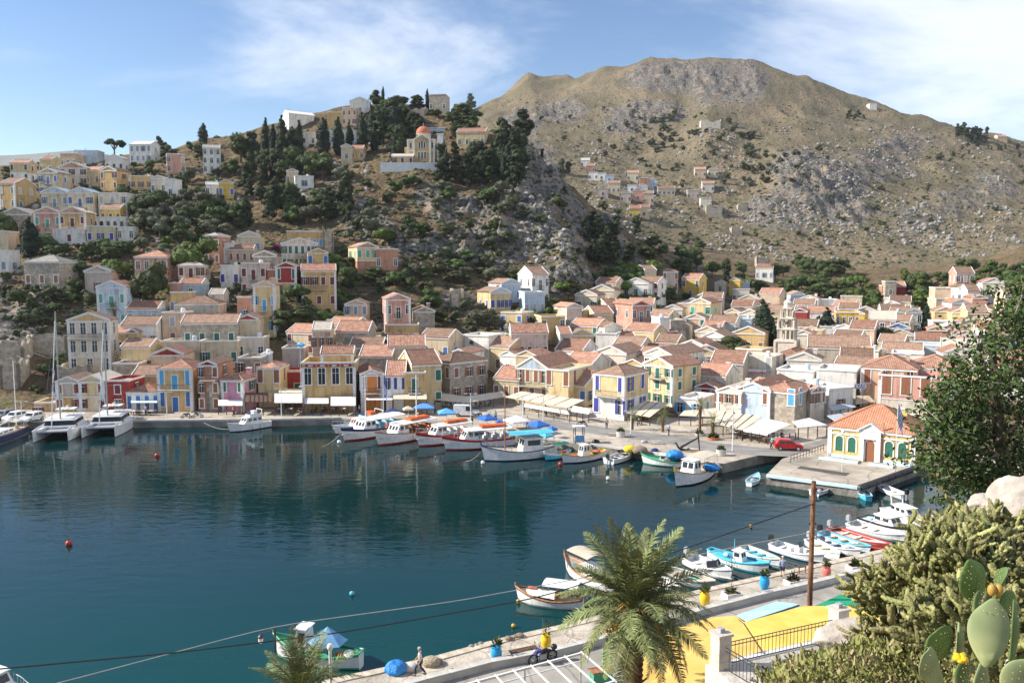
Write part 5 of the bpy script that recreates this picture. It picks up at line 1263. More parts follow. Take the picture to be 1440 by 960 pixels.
def trunk_mesh(kind, seed):
 rn = random.Random(seed+5); mb = MB()
 h = {'cyp': 0.3, 'pine': 0.8, 'umb': 0.72, 'scrub': 0.2, 'bloom': 0.2}.get(kind, 0.5); r = {'pine': 0.022, 'umb': 0.03, 'cyp': 0.022}.get(kind, 0.035)
 mb.tube([(0, 0, -0.25), (rn.uniform(-.02, .02), rn.uniform(-.02, .02), h*0.5), (rn.uniform(-.03, .03), rn.uniform(-.03, .03), h)], [r*1.3, r, r*0.5], bark, 6)
 if kind in ('broad', 'bright', 'olive', 'umb'):
  for k in range(5):
   a = k*1.3+rn.random(); q = 0.3 if kind == 'umb' else 0.2
   mb.tube([(0, 0, h*0.55), (q*0.6*math.cos(a), q*0.6*math.sin(a), h*0.9), (q*math.cos(a), q*math.sin(a), h*1.08)], [r*0.6, r*0.4, r*0.2], bark, 5)
 return mb.mesh(kind + '_trunk')
_TREE = {}
NVAR = {'broad': 6, 'bright': 3, 'cyp': 4, 'pine': 5, 'olive': 4, 'scrub': 6, 'bloom': 2, 'umb': 1}
KNAME = {'broad': 'broadleaf_tree', 'bright': 'broadleaf_tree', 'cyp': 'cypress_tree', 'pine': 'pine_tree', 'olive': 'olive_tree', 'scrub': 'shrub', 'bloom': 'bougainvillea', 'umb': 'umbrella_pine'}
KCAT = {'cyp': 'cypress', 'scrub': 'shrub', 'bloom': 'flowering shrub'}
NTREE = [0]
def tree_at(p, h, kind, label, group=None, wide=1.0):
 v = NTREE[0] % NVAR[kind]; NTREE[0] += 1
 k = (kind, v)
 if k not in _TREE: _TREE[k] = (crown_mesh(kind, v, {'scrub': 420, 'pine': 900}.get(kind, 800)), trunk_mesh(kind, v))
 o = thing(KNAME[kind], label, KCAT.get(kind, 'tree'), p, random.uniform(0, 6.28), group)
 o.scale = (h*wide, h*wide, h)
 link('crown', _TREE[k][0], o); link('trunk', _TREE[k][1], o)
 return o
def TR(px, py, hpx, kind, label, group=None, wide=1.0, dmin=None):
 p = hit(px, py, 0, dmin)
 if p is None: return
 p.z -= 0.15
 return tree_at(p, hpx*p.y/F, kind, label, group, wide)
def facade_px():
 out = []
 for (x, y, z, W, D, yaw, Hm, _l) in HOUSES:
  cx = 720+F*x/y; hw = W*F/y/2; by = HZ+(H0-z)*F/y
  out.append((cx-hw*1.1, cx+hw*1.3, by-Hm*F/y, by, x, y, W, D))
 return out
FPX = facade_px()
def clear_spot(p, hpx, px, py, wpx, strict=0.45):
 for (a, b, t, bt, x, y, W, D) in FPX:
  if abs(p.x-x) < W*0.55+0.8 and y-1.5 < p.y < y+D+1.0: return False
  if p.y <= y and px+wpx/2 > a and px-wpx/2 < b and py-hpx < bt-strict*(bt-t) and py > t: return False
 return True
CUT = (' with ', ' of ', ' in ', ' on ', ' at ', ' under ', ' behind ', ' beside ', ' above ', ' below ', ' near ', ' among ', ' to ', ' around ', ' joined ', ' next ', ' squeezed ', ' seen ', ' between ')
HPX = [(720+F*h[0]/h[1], HZ+(H0-h[2]-h[6]*.5)*F/h[1], h[7], h[1]) for h in HOUSES]
NOUN = {'broad': 'round tree', 'bright': 'fresh green tree', 'pine': 'dark pine', 'cyp': 'cypress', 'olive': 'grey green tree', 'scrub': 'bush'}
def plant_label(area, kind, f, px, py):
 size = ('small', 'middling', 'large')[min(2, int(f*3))]; best = min(HPX, key=lambda h: (h[0]-px)**2+(h[1]-py)**2)
 if (best[0]-px)**2+(best[1]-py)**2 > 48**2: return size+' '+area
 dx, dy = px-best[0], py-best[1]; rel = ('just above' if dy < 0 else 'just below') if abs(dy) > abs(dx) else ('west of' if dx < 0 else 'east of')
 w = best[2].split(); return ' '.join([size, NOUN[kind], rel, 'the']+w[:9]) if len(w) <= 9 else ' '.join([size, NOUN[kind], rel, 'the']+short(best[2]).split()[:9])
def short(t):
 for k in range(3):
  if len(t.split()) <= 9: break
  i = max(t.rfind(c) for c in CUT)
  if i < 12: break
  t = t[:i]
 return t
def SCAT(kind, n, x0, y0, x1, y1, h0, h1, label, seed=0, wide=(0.8, 1.25), slope=0.0, dmin=None, strict=0.45):
 """spread n plants over a patch of hillside"""
 rn = random.Random(seed + int(x0*3+y0)); made = 0; tries = 0
 while made < n and tries < n*14:
  tries += 1; fx = rn.random()
  px = x0+(x1-x0)*fx; py = rn.uniform(y0, y1)+slope*(fx-0.5); hp = rn.uniform(h0, h1)
  p = hit(px, py, 0, dmin)
  if p is None or not clear_spot(p, hp, px, py, hp*0.7, strict): continue
  p.z -= 0.2; made += 1
  kk = kind if isinstance(kind, str) else rn.choice(kind)
  lb = plant_label(label, kk, (hp-h0)/(h1-h0+.01), px, py-hp*.5); o = tree_at(p, hp*(1.22 if kk in ('pine', 'cyp') else 1.06)*p.y/F, kk, lb, lb, rn.uniform(*wide))
  if kk in ('broad', 'bright') and 'grove' in label: o.name = 'grove_tree'
  elif kk in ('broad', 'bright') and 'garden' in label: o.name = 'garden_tree'
# --- single trees that can be told apart
for px, py, h, w, lab in ((374,211,40,1,'first slim cypress of the row on the ridge, counted from the pine wood'),(384,213,34,1.2,'short cypress second in the row on the ridge'),(397,222,52,1.0,'tall cypress in the middle of the ridge row'),(411,216,34,1.2,'stout low cypress between two taller ones on the ridge'),(421,221,46,.9,'slim tall cypress beside the stout low one'),
  (456,221,49,1.35,'broad cypress standing alone in front of the long white building'),(476,218,47,1.1,'cypress next to the broad one, trunk showing'),(492,216,38,1.0,'smaller cypress with a bare trunk near the ochre house'),(510,218,53,1.0,'tallest dark cypress in front of the summit wood'),(539,146,22,.7,'thin cypress pointing up from the summit wood'),(601,152,24,.8,'thin cypress beside the stone tower house'),
  (274,195,22,1.2,'small pointed cypress on the skyline'),(286,207,30,1.5,'broad dark cypress on the skyline beside the small pointed one'),(1300,474,44,1.3,'tall dark cypress standing beside the pale green house'),(1150,480,34,1.5,'shorter cypress of the pair behind the market hall'),(1163,479,43,1.6,'taller cypress of the pair behind the market hall'),(1072,494,66,1.6,'huge dark cypress beside the bell tower'),(1088,497,40,1.0,'narrow cypress close against the bell tower'),
  (42,360,50,1.6,'massive dark cypress on the slope above the derelict house'),(356,356,22,.5,'thin cypress in front of the cream pedimented house'),(457,342,30,.5,'pencil thin cypress beside the ruined tower')):
 TR(px, py, h*1.15, 'cyp', lab, 'cypress trees', w)
for px, py, h, k, w, lab in ((161,224,32,'umb',1.0,'umbrella pine with a bare trunk by the white skyline mansion'),(225,213,22,'pine',1.1,'dark conifer just beside the white skyline mansion'),
  (275,398,66,'bright',1.0,'large fresh green tree above the cream orange house'),(160,397,38,'bright',1.2,'bright round tree beside the roofless pinkish house'),(216,436,72,'broad',1.0,'big dark tree with sunlit top beside the pale blue house'),(105,418,30,'broad',1.3,'dark bush like tree above the grand mansion'),(110,389,28,'broad',1.0,'mid green tree beside the large derelict house'),(13,338,40,'broad',1.0,'dark round tree in front of the old stone house'),
  (495,414,42,'broad',1.0,'broad green tree between the ochre house and the yellow house'),(542,347,30,'bright',1.4,'bright green bush under the limestone crag'),(573,340,38,'pine',1.2,'dark tree growing out of the limestone crag'),(605,434,32,'broad',1.3,'round tree in front of the cliff below the broken hut'),(686,472,42,'olive',1.4,'greyish olive tree above the white flat block'),(432,408,32,'olive',1.1,'grey green tree in front of the ochre pediment house'),
  (979,382,36,'broad',1.0,'large dark tree at the foot of the great hill'),(1001,390,26,'bright',1.0,'yellow green tree beside the large dark one'),(1021,399,38,'pine',.9,'dark conifer beside the tiny cream gabled house'),(1037,484,26,'bright',1.4,'fresh green tree by the huge cypress'),(1028,508,42,'broad',1.3,'round brownish green tree among the town roofs'),(1010,500,28,'broad',1.1,'low tree in front of the blank walled white house'),
  (1234,497,40,'broad',1.2,'round dark tree beside the flat yellow house'),(1360,390,28,'broad',1.3,'round tree right beside the salmon pink house'),(1392,390,26,'broad',1.3,'round dark tree under the pale rock face'),(1384,415,34,'broad',1.2,'bushy tree below the salmon pink house'),(1421,410,34,'broad',1.2,'leafy tree on the eastern slope by the cream house'),(641,502,26,'broad',1.0,'green tree in front of the white flat block'),(668,500,26,'bright',1.1,'young bright tree in front of the white flat block'),
  (412,470,40,'broad',1.8,'dark ivy covered tree mass above the flat cream stone house'),(365,455,30,'bright',1.2,'green tree beside the tall yellow house'),(470,430,30,'broad',1.2,'dark tree beside the cream stone gable house'),(418,425,30,'broad',1.2,'dense tree behind the tall yellow house'),(300,430,20,'olive',1.2,'white flowering tree beside the small cream house')):
 TR(px, py, h, k, lab, None, w)
TR(390,352,10,'bloom','magenta bougainvillea beside the wide white mansion','bougainvilleas',1.8); TR(337,396,22,'bloom','purple bougainvillea spilling down beside the grey plastered house','bougainvilleas',.8); TR(350,402,9,'bloom','low purple bougainvillea at the foot of the grey plastered house','bougainvilleas',1.5)
TR(910,263,4,'bloom','magenta bush in the far hamlet','bougainvilleas',1.6); TR(912,286,6,'bloom','purple bush at the foot of the far hamlet','bougainvilleas',1.6)
# --- woods and slopes
SCAT(('pine','broad'), 84, 500,150,668,196,12,21,'dark pine of the wood covering the summit', 1, (1.1,1.7), strict=.55)
SCAT(('pine','cyp'), 18, 515,175,566,226,22,40,'dark evergreen of the wood between the cypresses and the domed church', 2, (.9,1.4), strict=.5)
SCAT(('pine','pine','cyp'), 40, 620,196,740,266,22,42,'dark conifer of the wood beside the domed church', 3, (.9,1.4), strict=.5)
SCAT(('pine','pine','broad'), 36, 300,224,425,332,18,44,'tall dark pine of the wood between the upper village and the crag', 4, (.8,1.2))
SCAT(('pine','broad','olive'), 30, 400,248,490,318,18,38,'evergreen on the slope under the cypress row', 5, (.9,1.4))
SCAT(('broad','olive'), 44, 175,262,318,348,14,32,'bushy tree on the shaded slope beside the upper village', 6, (.9,1.5))
SCAT('broad', 18, 60,336,182,368,15,26,'dense green tree in the band below the upper village', 7, (1,1.5))
SCAT(('broad','scrub'), 26, 205,198,310,300,12,24,'shrubby tree on the brown upper slope', 8, (.9,1.4))
SCAT(('broad','scrub'), 26, 120,225,245,310,9,18,'garden tree among the upper village houses', 9, (.9,1.4), strict=.6)
SCAT(('broad','scrub'), 24, 0,240,130,350,9,18,'small garden tree between village houses', 10, (.9,1.4), strict=.6)
SCAT(('broad','scrub','olive'), 60, 480,258,720,402,10,26,'shrub growing between the limestone crags', 11, (.9,1.5))
SCAT(('scrub','broad'), 36, 470,375,690,480,10,24,'bush on the slope above the waterfront roofs', 12, (.9,1.5))
SCAT(('broad','olive','bright'), 54, 190,345,485,462,11,26,'garden tree among the middle slope houses', 13, (.9,1.4), strict=.6)
SCAT(('scrub','broad'), 50, 0,375,125,560,10,26,'dark bush on the shaded slope above the quay', 14, (.9,1.5))
SCAT(('broad','scrub'), 26, 100,385,270,500,10,20,'green bush between the western waterfront houses', 15, (.9,1.5))
SCAT('pine', 16, 800,315,900,385,16,32,'dark conifer on the shaded flank of the hill', 16, (1,1.5))
SCAT('pine', 10, 690,212,800,290,10,20,'dark pine high on the shoulder of the crag', 17, (.9,1.4))
SCAT('broad', 10, 905,340,985,385,14,26,'dark tree on the ridge of the shaded flank', 18, (1,1.5))
SCAT(('broad','bright'), 32, 860,385,970,436,14,26,'round tree at the foot of the shaded flank', 19, (1,1.5))
SCAT(('broad','bright','scrub'), 26, 715,405,880,466,12,24,'leafy tree between the crag and the town houses', 20, (1,1.5))
SCAT(('scrub','broad'), 50, 690,270,890,410,5,14,'bush on the shadowed crag', 21, (.9,1.5))
SCAT('broad', 42, 1040,376,1210,428,14,26,'round tree of the grove above the town', 22, (1,1.5))
SCAT(('broad','bright'), 26, 1190,398,1310,442,14,26,'round green tree of the grove above the vivid yellow flats', 23, (1,1.5))
SCAT('broad', 26, 1300,380,1440,475,10,22,'garden tree on the eastern slope', 24, (1,1.5), strict=.6)
SCAT('broad', 22, 720,440,1300,525,8,16,'small tree between the town roofs', 25, (.9,1.3), strict=.6)
# --- the far hill
for i, (x0,y0,x1,y1,n,h0,h1,sl,lab) in enumerate(((835,172,965,214,24,6,11,-34,'dark shrub in the long diagonal belt across the far hill'),(895,178,1035,212,26,6,11,-20,'dark shrub in the second belt across the far hill'),(1040,188,1085,262,14,7,13,0,'dark round tree beside the grey far cliff'),(880,225,960,275,16,5,9,0,'small dark tree around the far hamlet'),
  (960,215,1060,262,12,6,11,0,'dark round tree near the lone pair of houses'),(1075,212,1165,225,9,5,9,0,'dark bush on top of the grey far cliff'),(1080,225,1140,262,9,4,9,0,'bush in front of the grey far cliff'),(1345,188,1408,206,16,8,14,10,'conifer of the small wood on the far ridge'),(1340,205,1440,222,12,4,8,0,'bush below the far conifer wood'),(1300,218,1360,232,7,6,9,10,'dark shrub in the row on the open far slope'),
  (1180,235,1440,330,26,4,8,0,'scattered bush on the open far slope'),(1060,290,1260,350,18,4,9,0,'scattered bush at the foot of the far slope'),(700,175,830,225,10,4,9,0,'bush on the bare western far hill'),(950,290,1060,345,12,5,9,0,'shrub below the brown far ruins'),(1180,158,1230,172,5,5,11,0,'pointed dark tree near the far ridge building'),(760,150,1000,175,10,4,7,0,'bush high on the great hill'))):
 SCAT('pine' if 'conifer' in lab or 'pointed' in lab else 'scrub', n, x0,y0,x1,y1,h0,h1,lab, 40+i, (1,1.6), sl, 395)
# --- ground cover too small to tell apart
def dots(name, label, n, box, s0, s1, mat, dmin, dmax, seed, flat=0.7, rockmask=None):
 rn = random.Random(seed); mb = MB(); v, f = ico(0); made = 0; tries = 0
 while made < n and tries < n*6:
  tries += 1
  px = rn.uniform(box[0], box[2]); py = rn.uniform(box[1], box[3])
  p = hit(px, py, 0, dmin, dmax)
  if p is None or p.y < dmin: continue
  if rockmask and float(fbm(np.array(p.x/30), np.array(p.y/40), rockmask, 3)) < 0.5: continue
  made += 1; s = rn.uniform(s0, s1)*rn.choice((0.6, 0.8, 1, 1.4)); a = rn.uniform(0.7, 1.4)
  vs = [(p.x+q.x*s*a*rn.uniform(.7, 1.3), p.y+q.y*s*rn.uniform(.7, 1.3), p.z+q.z*s*flat*rn.uniform(.6, 1.3)+s*0.1) for q in v]
  mb.add(vs, f, mat)
 tag(mb.build(name), label, kind='stuff')
dots('scrub_cover', 'low dark scrub dotted over the far hill', 3400, (640,140,1440,380), 0.5, 1.1, LEAF['scrub'], 400, 1100, 3)
rockm = noisy('loose_limestone', (0.17,0.16,0.15), (0.34,0.32,0.295), 0.8, 0.95, bump=0.4)
dots('loose_rocks', 'grey limestone boulders strewn over the far hill', 1500, (800,180,1440,370), 0.5, 1.4, rockm, 400, 1100, 5, 1.0, 77)
dots('hillside_scrub', 'low scrub on the near hillside', 5200, (0,160,1000,480), 0.3, 0.85, LEAF['scrub'], 165, 385, 9)
dots('hillside_rocks', 'grey rocks strewn on the near hillside', 900, (0,200,1000,480), 0.3, 0.9, rockm, 165, 385, 8, 1.0, 79)
# ---------------- palms
palm_leaf = leaf_mat('palm_leaflets', (0.155, 0.175, 0.07), 0.35); palm_dry = leaf_mat('dry_palm_leaflets', (0.26, 0.19, 0.10), 0.3)
palm_bark = noisy('palm_bark', (0.10, 0.065, 0.04), (0.25, 0.17, 0.11), 5, 0.95, bump=0.8)
datem = noisy('orange_dates', (0.55, 0.24, 0.02), (0.72, 0.40, 0.06), 14, 0.6)
def frond_mesh(L, droop, seed, dry=False, n=34, wl=0.42):
 """a frond along +x starting at the origin, arching down"""
 rn = random.Random(seed); mb = MB(); lm = palm_dry if dry else palm_leaf
 def pt(t):
  return Vector((L*(t - 0.22*t*t*droop), 0, L*(0.10*t*(1-t)*2 - 0.42*droop*t*t)))
 pts = [pt(i/8) for i in range(9)]
 mb.tube(pts, [0.05*L/3.5*(1-0.85*i/8) for i in range(9)], lm, 4)
 for i in range(n):
  t = 0.14+0.86*i/(n-1); p = pt(t); d = (pt(min(t+.02, 1.0)) - pt(t-.02)).normalized()
  ln = L*wl*(math.sin(PI*(0.12+0.86*t)))**0.7*rn.uniform(.85, 1.15)*0.46
  for s in (-1, 1):
   o = (d*0.55 + Vector((0, s, 0))*0.75 + Vector((0, 0, rn.uniform(-0.25, 0.30)))).normalized()
   w = d*0.021*L/3.5*1.3
   tip = p + o*ln + Vector((0, 0, -0.18*ln)); md = p + o*ln*0.5
   mb.add([p-w*.6, p+w*.6, md+w, md-w, tip], [(0,1,2,3),(3,2,4)], lm)
 return mb.mesh('frond')
def make_palm(label, p, trunk_h, R, nf, seed, dates=0, trunk_r=0.28, skirt=True, group=None, nleaf=34, dry_n=5):
 rn = random.Random(seed)
 root = thing('palm_tree', label, 'palm tree', p, 0, group)
 mb = MB(); pr = []
 for i in range(int(trunk_h/0.28)+2):
  z = -0.4+i*0.28; k = 1+0.35*max(0, (z-trunk_h+1.6)/1.6)
  pr += [(trunk_r*k*0.92, z), (trunk_r*k*1.1, z+0.22)]
  if z > trunk_h: break
 mb.lathe(pr, palm_bark, 10)
 for i in range(int(trunk_h*14) if skirt else 0):   # cut leaf bases
  z = trunk_h*(0.25+0.75*rn.random()); a = rn.uniform(0, 6.28); k = 1+0.35*max(0, (z-trunk_h+1.6)/1.6); r = trunk_r*k
  c = Vector((r*math.cos(a), r*math.sin(a), z)); o = Vector((math.cos(a), math.sin(a), 0.9)).normalized()
  mb.bar(c, c+o*rn.uniform(.18, .4), 0.1, 0.05, palm_bark)
 mb.build('trunk', root)
 meshes = [frond_mesh(R, d, seed*10+i, False, nleaf) for i, d in enumerate((0.15, 0.4, 0.7, 1.0, 1.3))]
 dm = [frond_mesh(R*0.8, 1.5, seed*10+9, True, nleaf)]
 for i in range(nf):
  f = (i+0.5)/nf; el = math.radians(82 - 95*f**0.85 + rn.uniform(-8, 8)); a = i*2.39996+rn.uniform(-.2, .2)
  m = meshes[min(4, int(f*5))]
  o = link('frond', m, root, (0.12*math.cos(a), 0.12*math.sin(a), trunk_h+0.25-0.5*f))
  o.rotation_euler = (rn.uniform(-.35, .35), -el, a); s = rn.uniform(.85, 1.1); o.scale = (s, s, s)
 for i in range(dry_n):
  a = i*2.4+1; o = link('dry_frond', dm[0], root, (0.25*math.cos(a), 0.25*math.sin(a), trunk_h-0.5)); o.rotation_euler = (0, math.radians(rn.uniform(5, 50)), a)
 for i in range(dates):
  a = i*2*PI/dates+0.4+rn.uniform(-.3, .3); mb = MB(); o = Vector((math.cos(a), math.sin(a), 0))
  b = Vector((0, 0, trunk_h+0.15)); e = b+o*R*0.3+Vector((0, 0, -0.45)); mb.tube([b, b+o*R*0.13+Vector((0, 0, .15)), e], 0.025, datem, 4)
  for q in range(34):
   t = Vector((rn.gauss(0, .12), rn.gauss(0, .12), -rn.uniform(.05, .9))) ; mb.tube([e, e+t], 0.016, datem, 3)
   mb.blob(e+t*rn.uniform(.5, 1), 0.06, datem, q, 0, 0.2)
  mb.build('date_cluster', root)
 return root
def palm_px(px, pyc, pyb, Rpx, label, seed, nf=26, group='small palms', tr=0.22, d=None, pz=QZ):
 p = on_plane(px, pyb, pz) if d is None else at_depth(px, pyb, d)
 s = p.y/F
 return make_palm(label, p, (pyb-pyc)*s, Rpx*s, nf, seed, 0, tr, False, group, 20, 2)
palm_px(889, 583, 604, 17, 'small palm in front of the corner house with deep blue doors', 1)
palm_px(932, 584, 607, 15, 'small palm in front of the tall yellow gabled mansion', 2)
palm_px(984, 569, 610, 16, 'tallest of the plaza palms, beside the cream taverna canopy', 3)
palm_px(1002, 592, 616, 16, 'short palm in a round terracotta bed', 4)
p_ = hit(162, 462, 0, 120); s_ = p_.y/F
make_palm('palm with a bare trunk in front of the pale blue house', p_, 29*s_, 13*s_, 26, 5, 0, 0.3, False, 'small palms', 20, 2)
# ---------------- boats
def paint(name, c, r=0.35): return plain('paint_' + name, c, r)
BW = paint('white', (0.74, 0.74, 0.73)); BB = paint('blue', (0.05, 0.16, 0.42)); BT = paint('turquoise', (0.10, 0.48, 0.62)); BR = paint('boat_red', (0.42, 0.04, 0.03)); BN = paint('navy', (0.02, 0.03, 0.10))
BG = paint('boat_green', (0.07, 0.36, 0.20)); BK = paint('black', (0.02, 0.02, 0.022)); BO = paint('orange', (0.72, 0.14, 0.03)); BC = paint('cream', (0.62, 0.54, 0.42)); BY = paint('ochre', (0.56, 0.34, 0.06)); BL = paint('lightblue', (0.35, 0.60, 0.75))
wood = noisy('varnished_wood', (0.26, 0.11, 0.05), (0.40, 0.20, 0.10), 4, 0.5); BGR = paint('grey', (0.35, 0.36, 0.37)); teak = noisy('deck_teak', (0.42, 0.30, 0.19), (0.52, 0.40, 0.27), 3, 0.8); darkglass = glass_mat()
canvas_tan = plain('tan_canvas', (0.50, 0.43, 0.34), 0.9); canvas_blue = plain('blue_canvas', (0.05, 0.22, 0.50), 0.8); canvas_white = plain('white_canvas', (0.74, 0.73, 0.70), 0.85); chrome = plain('steel', (0.55, 0.56, 0.58), 0.3, 0.9)
tarpb = plain('blue_tarp', (0.04, 0.30, 0.70), 0.6); netm = noisy('yellow_net', (0.55, 0.42, 0.03), (0.70, 0.55, 0.06), 8, 0.9); netb = noisy('brown_net', (0.20, 0.15, 0.11), (0.34, 0.27, 0.20), 9, 0.95, bump=.6)
def make_hull(root, L, B, hm, hb, hs, cols, tr=0.75, rake=0.10, deckz=None, deckmat=None, n=16, gun=None, boot=0.12, full=0.42, rim=0.07):
 """cols = (upper strake, hull, below water). bow towards +x, waterline z = 0"""
 up, hl, an = cols; mb = MB()
 def b(t):
  if t < full: u = t/full; return B/2*(tr+(1-tr)*math.sin(u*PI/2))
  u = (t-full)/(1-full); return B/2*max(0.012, (1-u**2.3))
 def z(t):
  if t < 0.4: return hm+(hs-hm)*((0.4-t)/0.4)**2
  return hm+(hb-hm)*((t-0.4)/0.6)**2
 lev = [(1.0, 1.0, up), (0.80, 0.985, hl), (None, 0.90, an), (-0.15, 0.70, an), (-0.45, 0.05, an)]
 ring = []
 for i in range(n+1):
  t = i/n; r = []
  for k, (f, bf, m) in enumerate(lev):
   zz = (boot if f is None else (f*z(t) if f > 0 else f*max(1, hm)))
   x = L*(t-0.5) + rake*L*max(0, t-0.75)/0.25*((zz/max(z(1), .3))*0.5-0.25)
   q = bf if t < 0.8 else bf*(1-(1-f if f is not None and f > 0 else 0.6)*(t-0.8)/0.2*0.55) if f != 1.0 else 1.0
   r.append((x, b(t)*q, zz))
  ring.append(r)
 for sgn in (1, -1):
  for k in range(len(lev)-1):
   vs = []; fs = []
   for i in range(n+1):
    for j in (k, k+1): x, y, zz = ring[i][j]; vs.append((x, sgn*y, zz))
   for i in range(n): f = (2*i, 2*i+1, 2*i+3, 2*i+2); fs.append(f if sgn < 0 else f[::-1])
   mb.add(vs, fs, lev[k][2] if k else up)
 tv = [(ring[0][k][0], ring[0][k][1], ring[0][k][2]) for k in range(5)]; tv += [(x, -y, zz) for x, y, zz in tv[::-1]]
 mb.add(tv, [tuple(range(10))], hl)
 h = mb.build('hull', root, False)
 # rubbing strake and deck
 mb = MB(); gm = gun or up
 for sgn in (1, -1): mb.tube([(ring[i][0][0], sgn*ring[i][0][1], ring[i][0][2]) for i in range(n+1)], rim, gm, 5)
 mb.tube([(ring[0][0][0], -ring[0][0][1], ring[0][0][2]), (ring[0][0][0], ring[0][0][1], ring[0][0][2])], rim, gm, 5)
 mb.build('gunwale', root)
 if deckmat is not None:
  mb = MB(); vs = []; fs = []
  for i in range(n+1):
   x, y, zz = ring[i][0]; dz = zz-0.12 if deckz is None else min(deckz, zz-0.05)
   vs += [(x, -y*0.98, dz), (x, y*0.98, dz)]
  for i in range(n): fs.append((2*i, 2*i+2, 2*i+3, 2*i+1))
  mb.add(vs, fs, deckmat); mb.build('deck', root)
 return b, z
def cabin(root, x0, x1, w, z0, h, mat, slope=0.25, wins=2, roofm=None, front=True, over=0.12):
 mb = MB(); s = slope*h
 vs = [(x0,-w/2,z0),(x1,-w/2,z0),(x1,w/2,z0),(x0,w/2,z0),(x0+s*.3,-w*.45,z0+h),(x1-s,-w*.45,z0+h),(x1-s,w*.45,z0+h),(x0+s*.3,w*.45,z0+h)]
 mb.add(vs, [(0,1,5,4),(1,2,6,5),(2,3,7,6),(3,0,4,7),(4,5,6,7)], mat); c = mb.build('cabin', root)
 mb = MB(); mb.box(x0-over+s*.3, x1-s+over*1.5, -w*.45-over, w*.45+over, z0+h+.002, z0+h+.07, roofm or mat); mb.build('cabin_roof', c)
 for sg in (-1, 1):
  for i in range(wins):
   a = x0+(x1-s-x0)*(i+.18)/wins; b_ = x0+(x1-s-x0)*(i+.86)/wins; y0 = sg*(w/2*.955+.012); y1 = sg*(w/2*.918+.012)
   mb = MB(); mb.add([(a,y0,z0+h*.48),(b_,y0,z0+h*.48),(b_,y1,z0+h*.86),(a,y1,z0+h*.86)], [(0,1,2,3) if sg < 0 else (3,2,1,0)], darkglass); mb.build('cabin_window', c)
 if front:
  for i in range(2 if w < 2.2 else 3):
   n = 2 if w < 2.2 else 3; ya = -w*.43+w*.86*(i+.1)/n; yb = -w*.43+w*.86*(i+.9)/n; xa = x1-s*.5+.015; xb = x1-s*.88+.015
   mb = MB(); mb.add([(xa,ya,z0+h*.5),(xa,yb,z0+h*.5),(xb,yb,z0+h*.88),(xb,ya,z0+h*.88)], [(0,1,2,3)], darkglass); mb.build('windscreen', c)
 return c
def canopy_on(root, x0, x1, w, z, mat, legs=True, zb=0.6, sag=.12, name='awning'):
 mb = MB(); n = 6; vs = []; fs = []
 for i in range(n+1):
  u = -1+2*i/n; zz = z+sag*(1-u*u)
  vs += [(x0, u*w/2, zz), (x1, u*w/2, zz)]
 for i in range(n): fs.append((2*i, 2*i+1, 2*i+3, 2*i+2))
 vs2 = vs+[(a, b, c-.05) for a, b, c in vs]; m = len(vs)
 fs2 = fs+[tuple(m+k for k in f[::-1]) for f in fs]+[(2*i, 2*i+2, m+2*i+2, m+2*i) for i in range(n)]+[(2*i+1, m+2*i+1, m+2*i+3, 2*i+3) for i in range(n)]+[(0, m, m+1, 1), (2*n, 2*n+1, m+2*n+1, m+2*n)]
 mb.add(vs2, fs2, mat); a = mb.build(name, root)
 if legs:
  for xx in (x0+.1, x1-.1):
   for s in (-1, 1): mb = MB(); mb.tube([(xx, s*w/2*.95, zb), (xx, s*w/2*.95, z)], .025, chrome, 5); mb.build('awning_post', root)
def rail(root, b, z, t0, t1, L, h=0.65, m=None):
 for s in (-1, 1):
  mb = MB(); pts = []
  for i in range(7):
   t = t0+(t1-t0)*i/6; p = (L*(t-.5)+(.04*L if t > .97 else 0), s*b(t)*.93, z(t)); pts.append((p[0], p[1], p[2]+h)); mb.tube([p, pts[-1]], .018, m or chrome, 4)
  mb.tube(pts, .022, m or chrome, 4); mb.build('rail', root)
def mast(root, x, z0, h, r=0.06, m=None, spread=None, boom=0):
 mb = MB(); mb.tube([(x, 0, z0), (x, 0, z0+h)], [r, r*.7], m or chrome, 8); o = mb.build('mast', root)
 if spread:
  for f in spread: mb = MB(); mb.bar((x, -h*.07, z0+h*f), (x, h*.07, z0+h*f), .06, .04, chrome); mb.build('spreader', o)
 if boom: mb = MB(); mb.tube([(x, 0, z0+1.3), (x-boom, 0, z0+1.5)], .09, canvas_white, 7); mb.build('boom', o)
def outboard(root, x, z, m=None):
 mb = MB(); c = m or BK
 mb.box(x-.42, x-.05, -.18, .18, z+.15, z+.62, c); mb.box(x-.36, x-.1, -.14, .14, z+.62, z+.72, c); mb.box(x-.3, x-.16, -.07, .07, z-.7, z+.15, BGR); mb.box(x-.1, x+.08, -.12, .12, z-.1, z+.15, BGR)
 mb.build('outboard_motor', root)
def heap(root, x, y, z, r, m, seed=1, name='net', sq=(1.2, .9, .6)):
 mb = MB()
 for k in range(4):
  rn = random.Random(seed*7+k); mb.blob((x+rn.uniform(-.5, .5)*r, y+rn.uniform(-.5, .5)*r, z+r*.25), r*rn.uniform(.5, .8), m, seed+k, 2, .12, sq)
 mb.build(name, root)
def ring_float(root, c, r, m, name='life_ring', axis='x'):
 mb = MB(); pts = []
 for k in range(13): a = 2*PI*k/12; pts.append((c[0], c[1]+r*math.cos(a), c[2]+r*math.sin(a)) if axis == 'x' else (c[0]+r*math.cos(a), c[1]+r*math.sin(a), c[2]))
 mb.tube(pts, r*.25, m, 6, False); mb.build(name, root)
def fender(root, b, z, L, ts, m):
 for t, s in ts:
  mb = MB(); x = L*(t-.5); y = s*(b(t)+.1); mb.lathe([(.04, .3), (.1, .22), (.1, -.22), (.04, -.3)], m, 7, (x, y, z(t)-.45)); mb.build('fender', root)
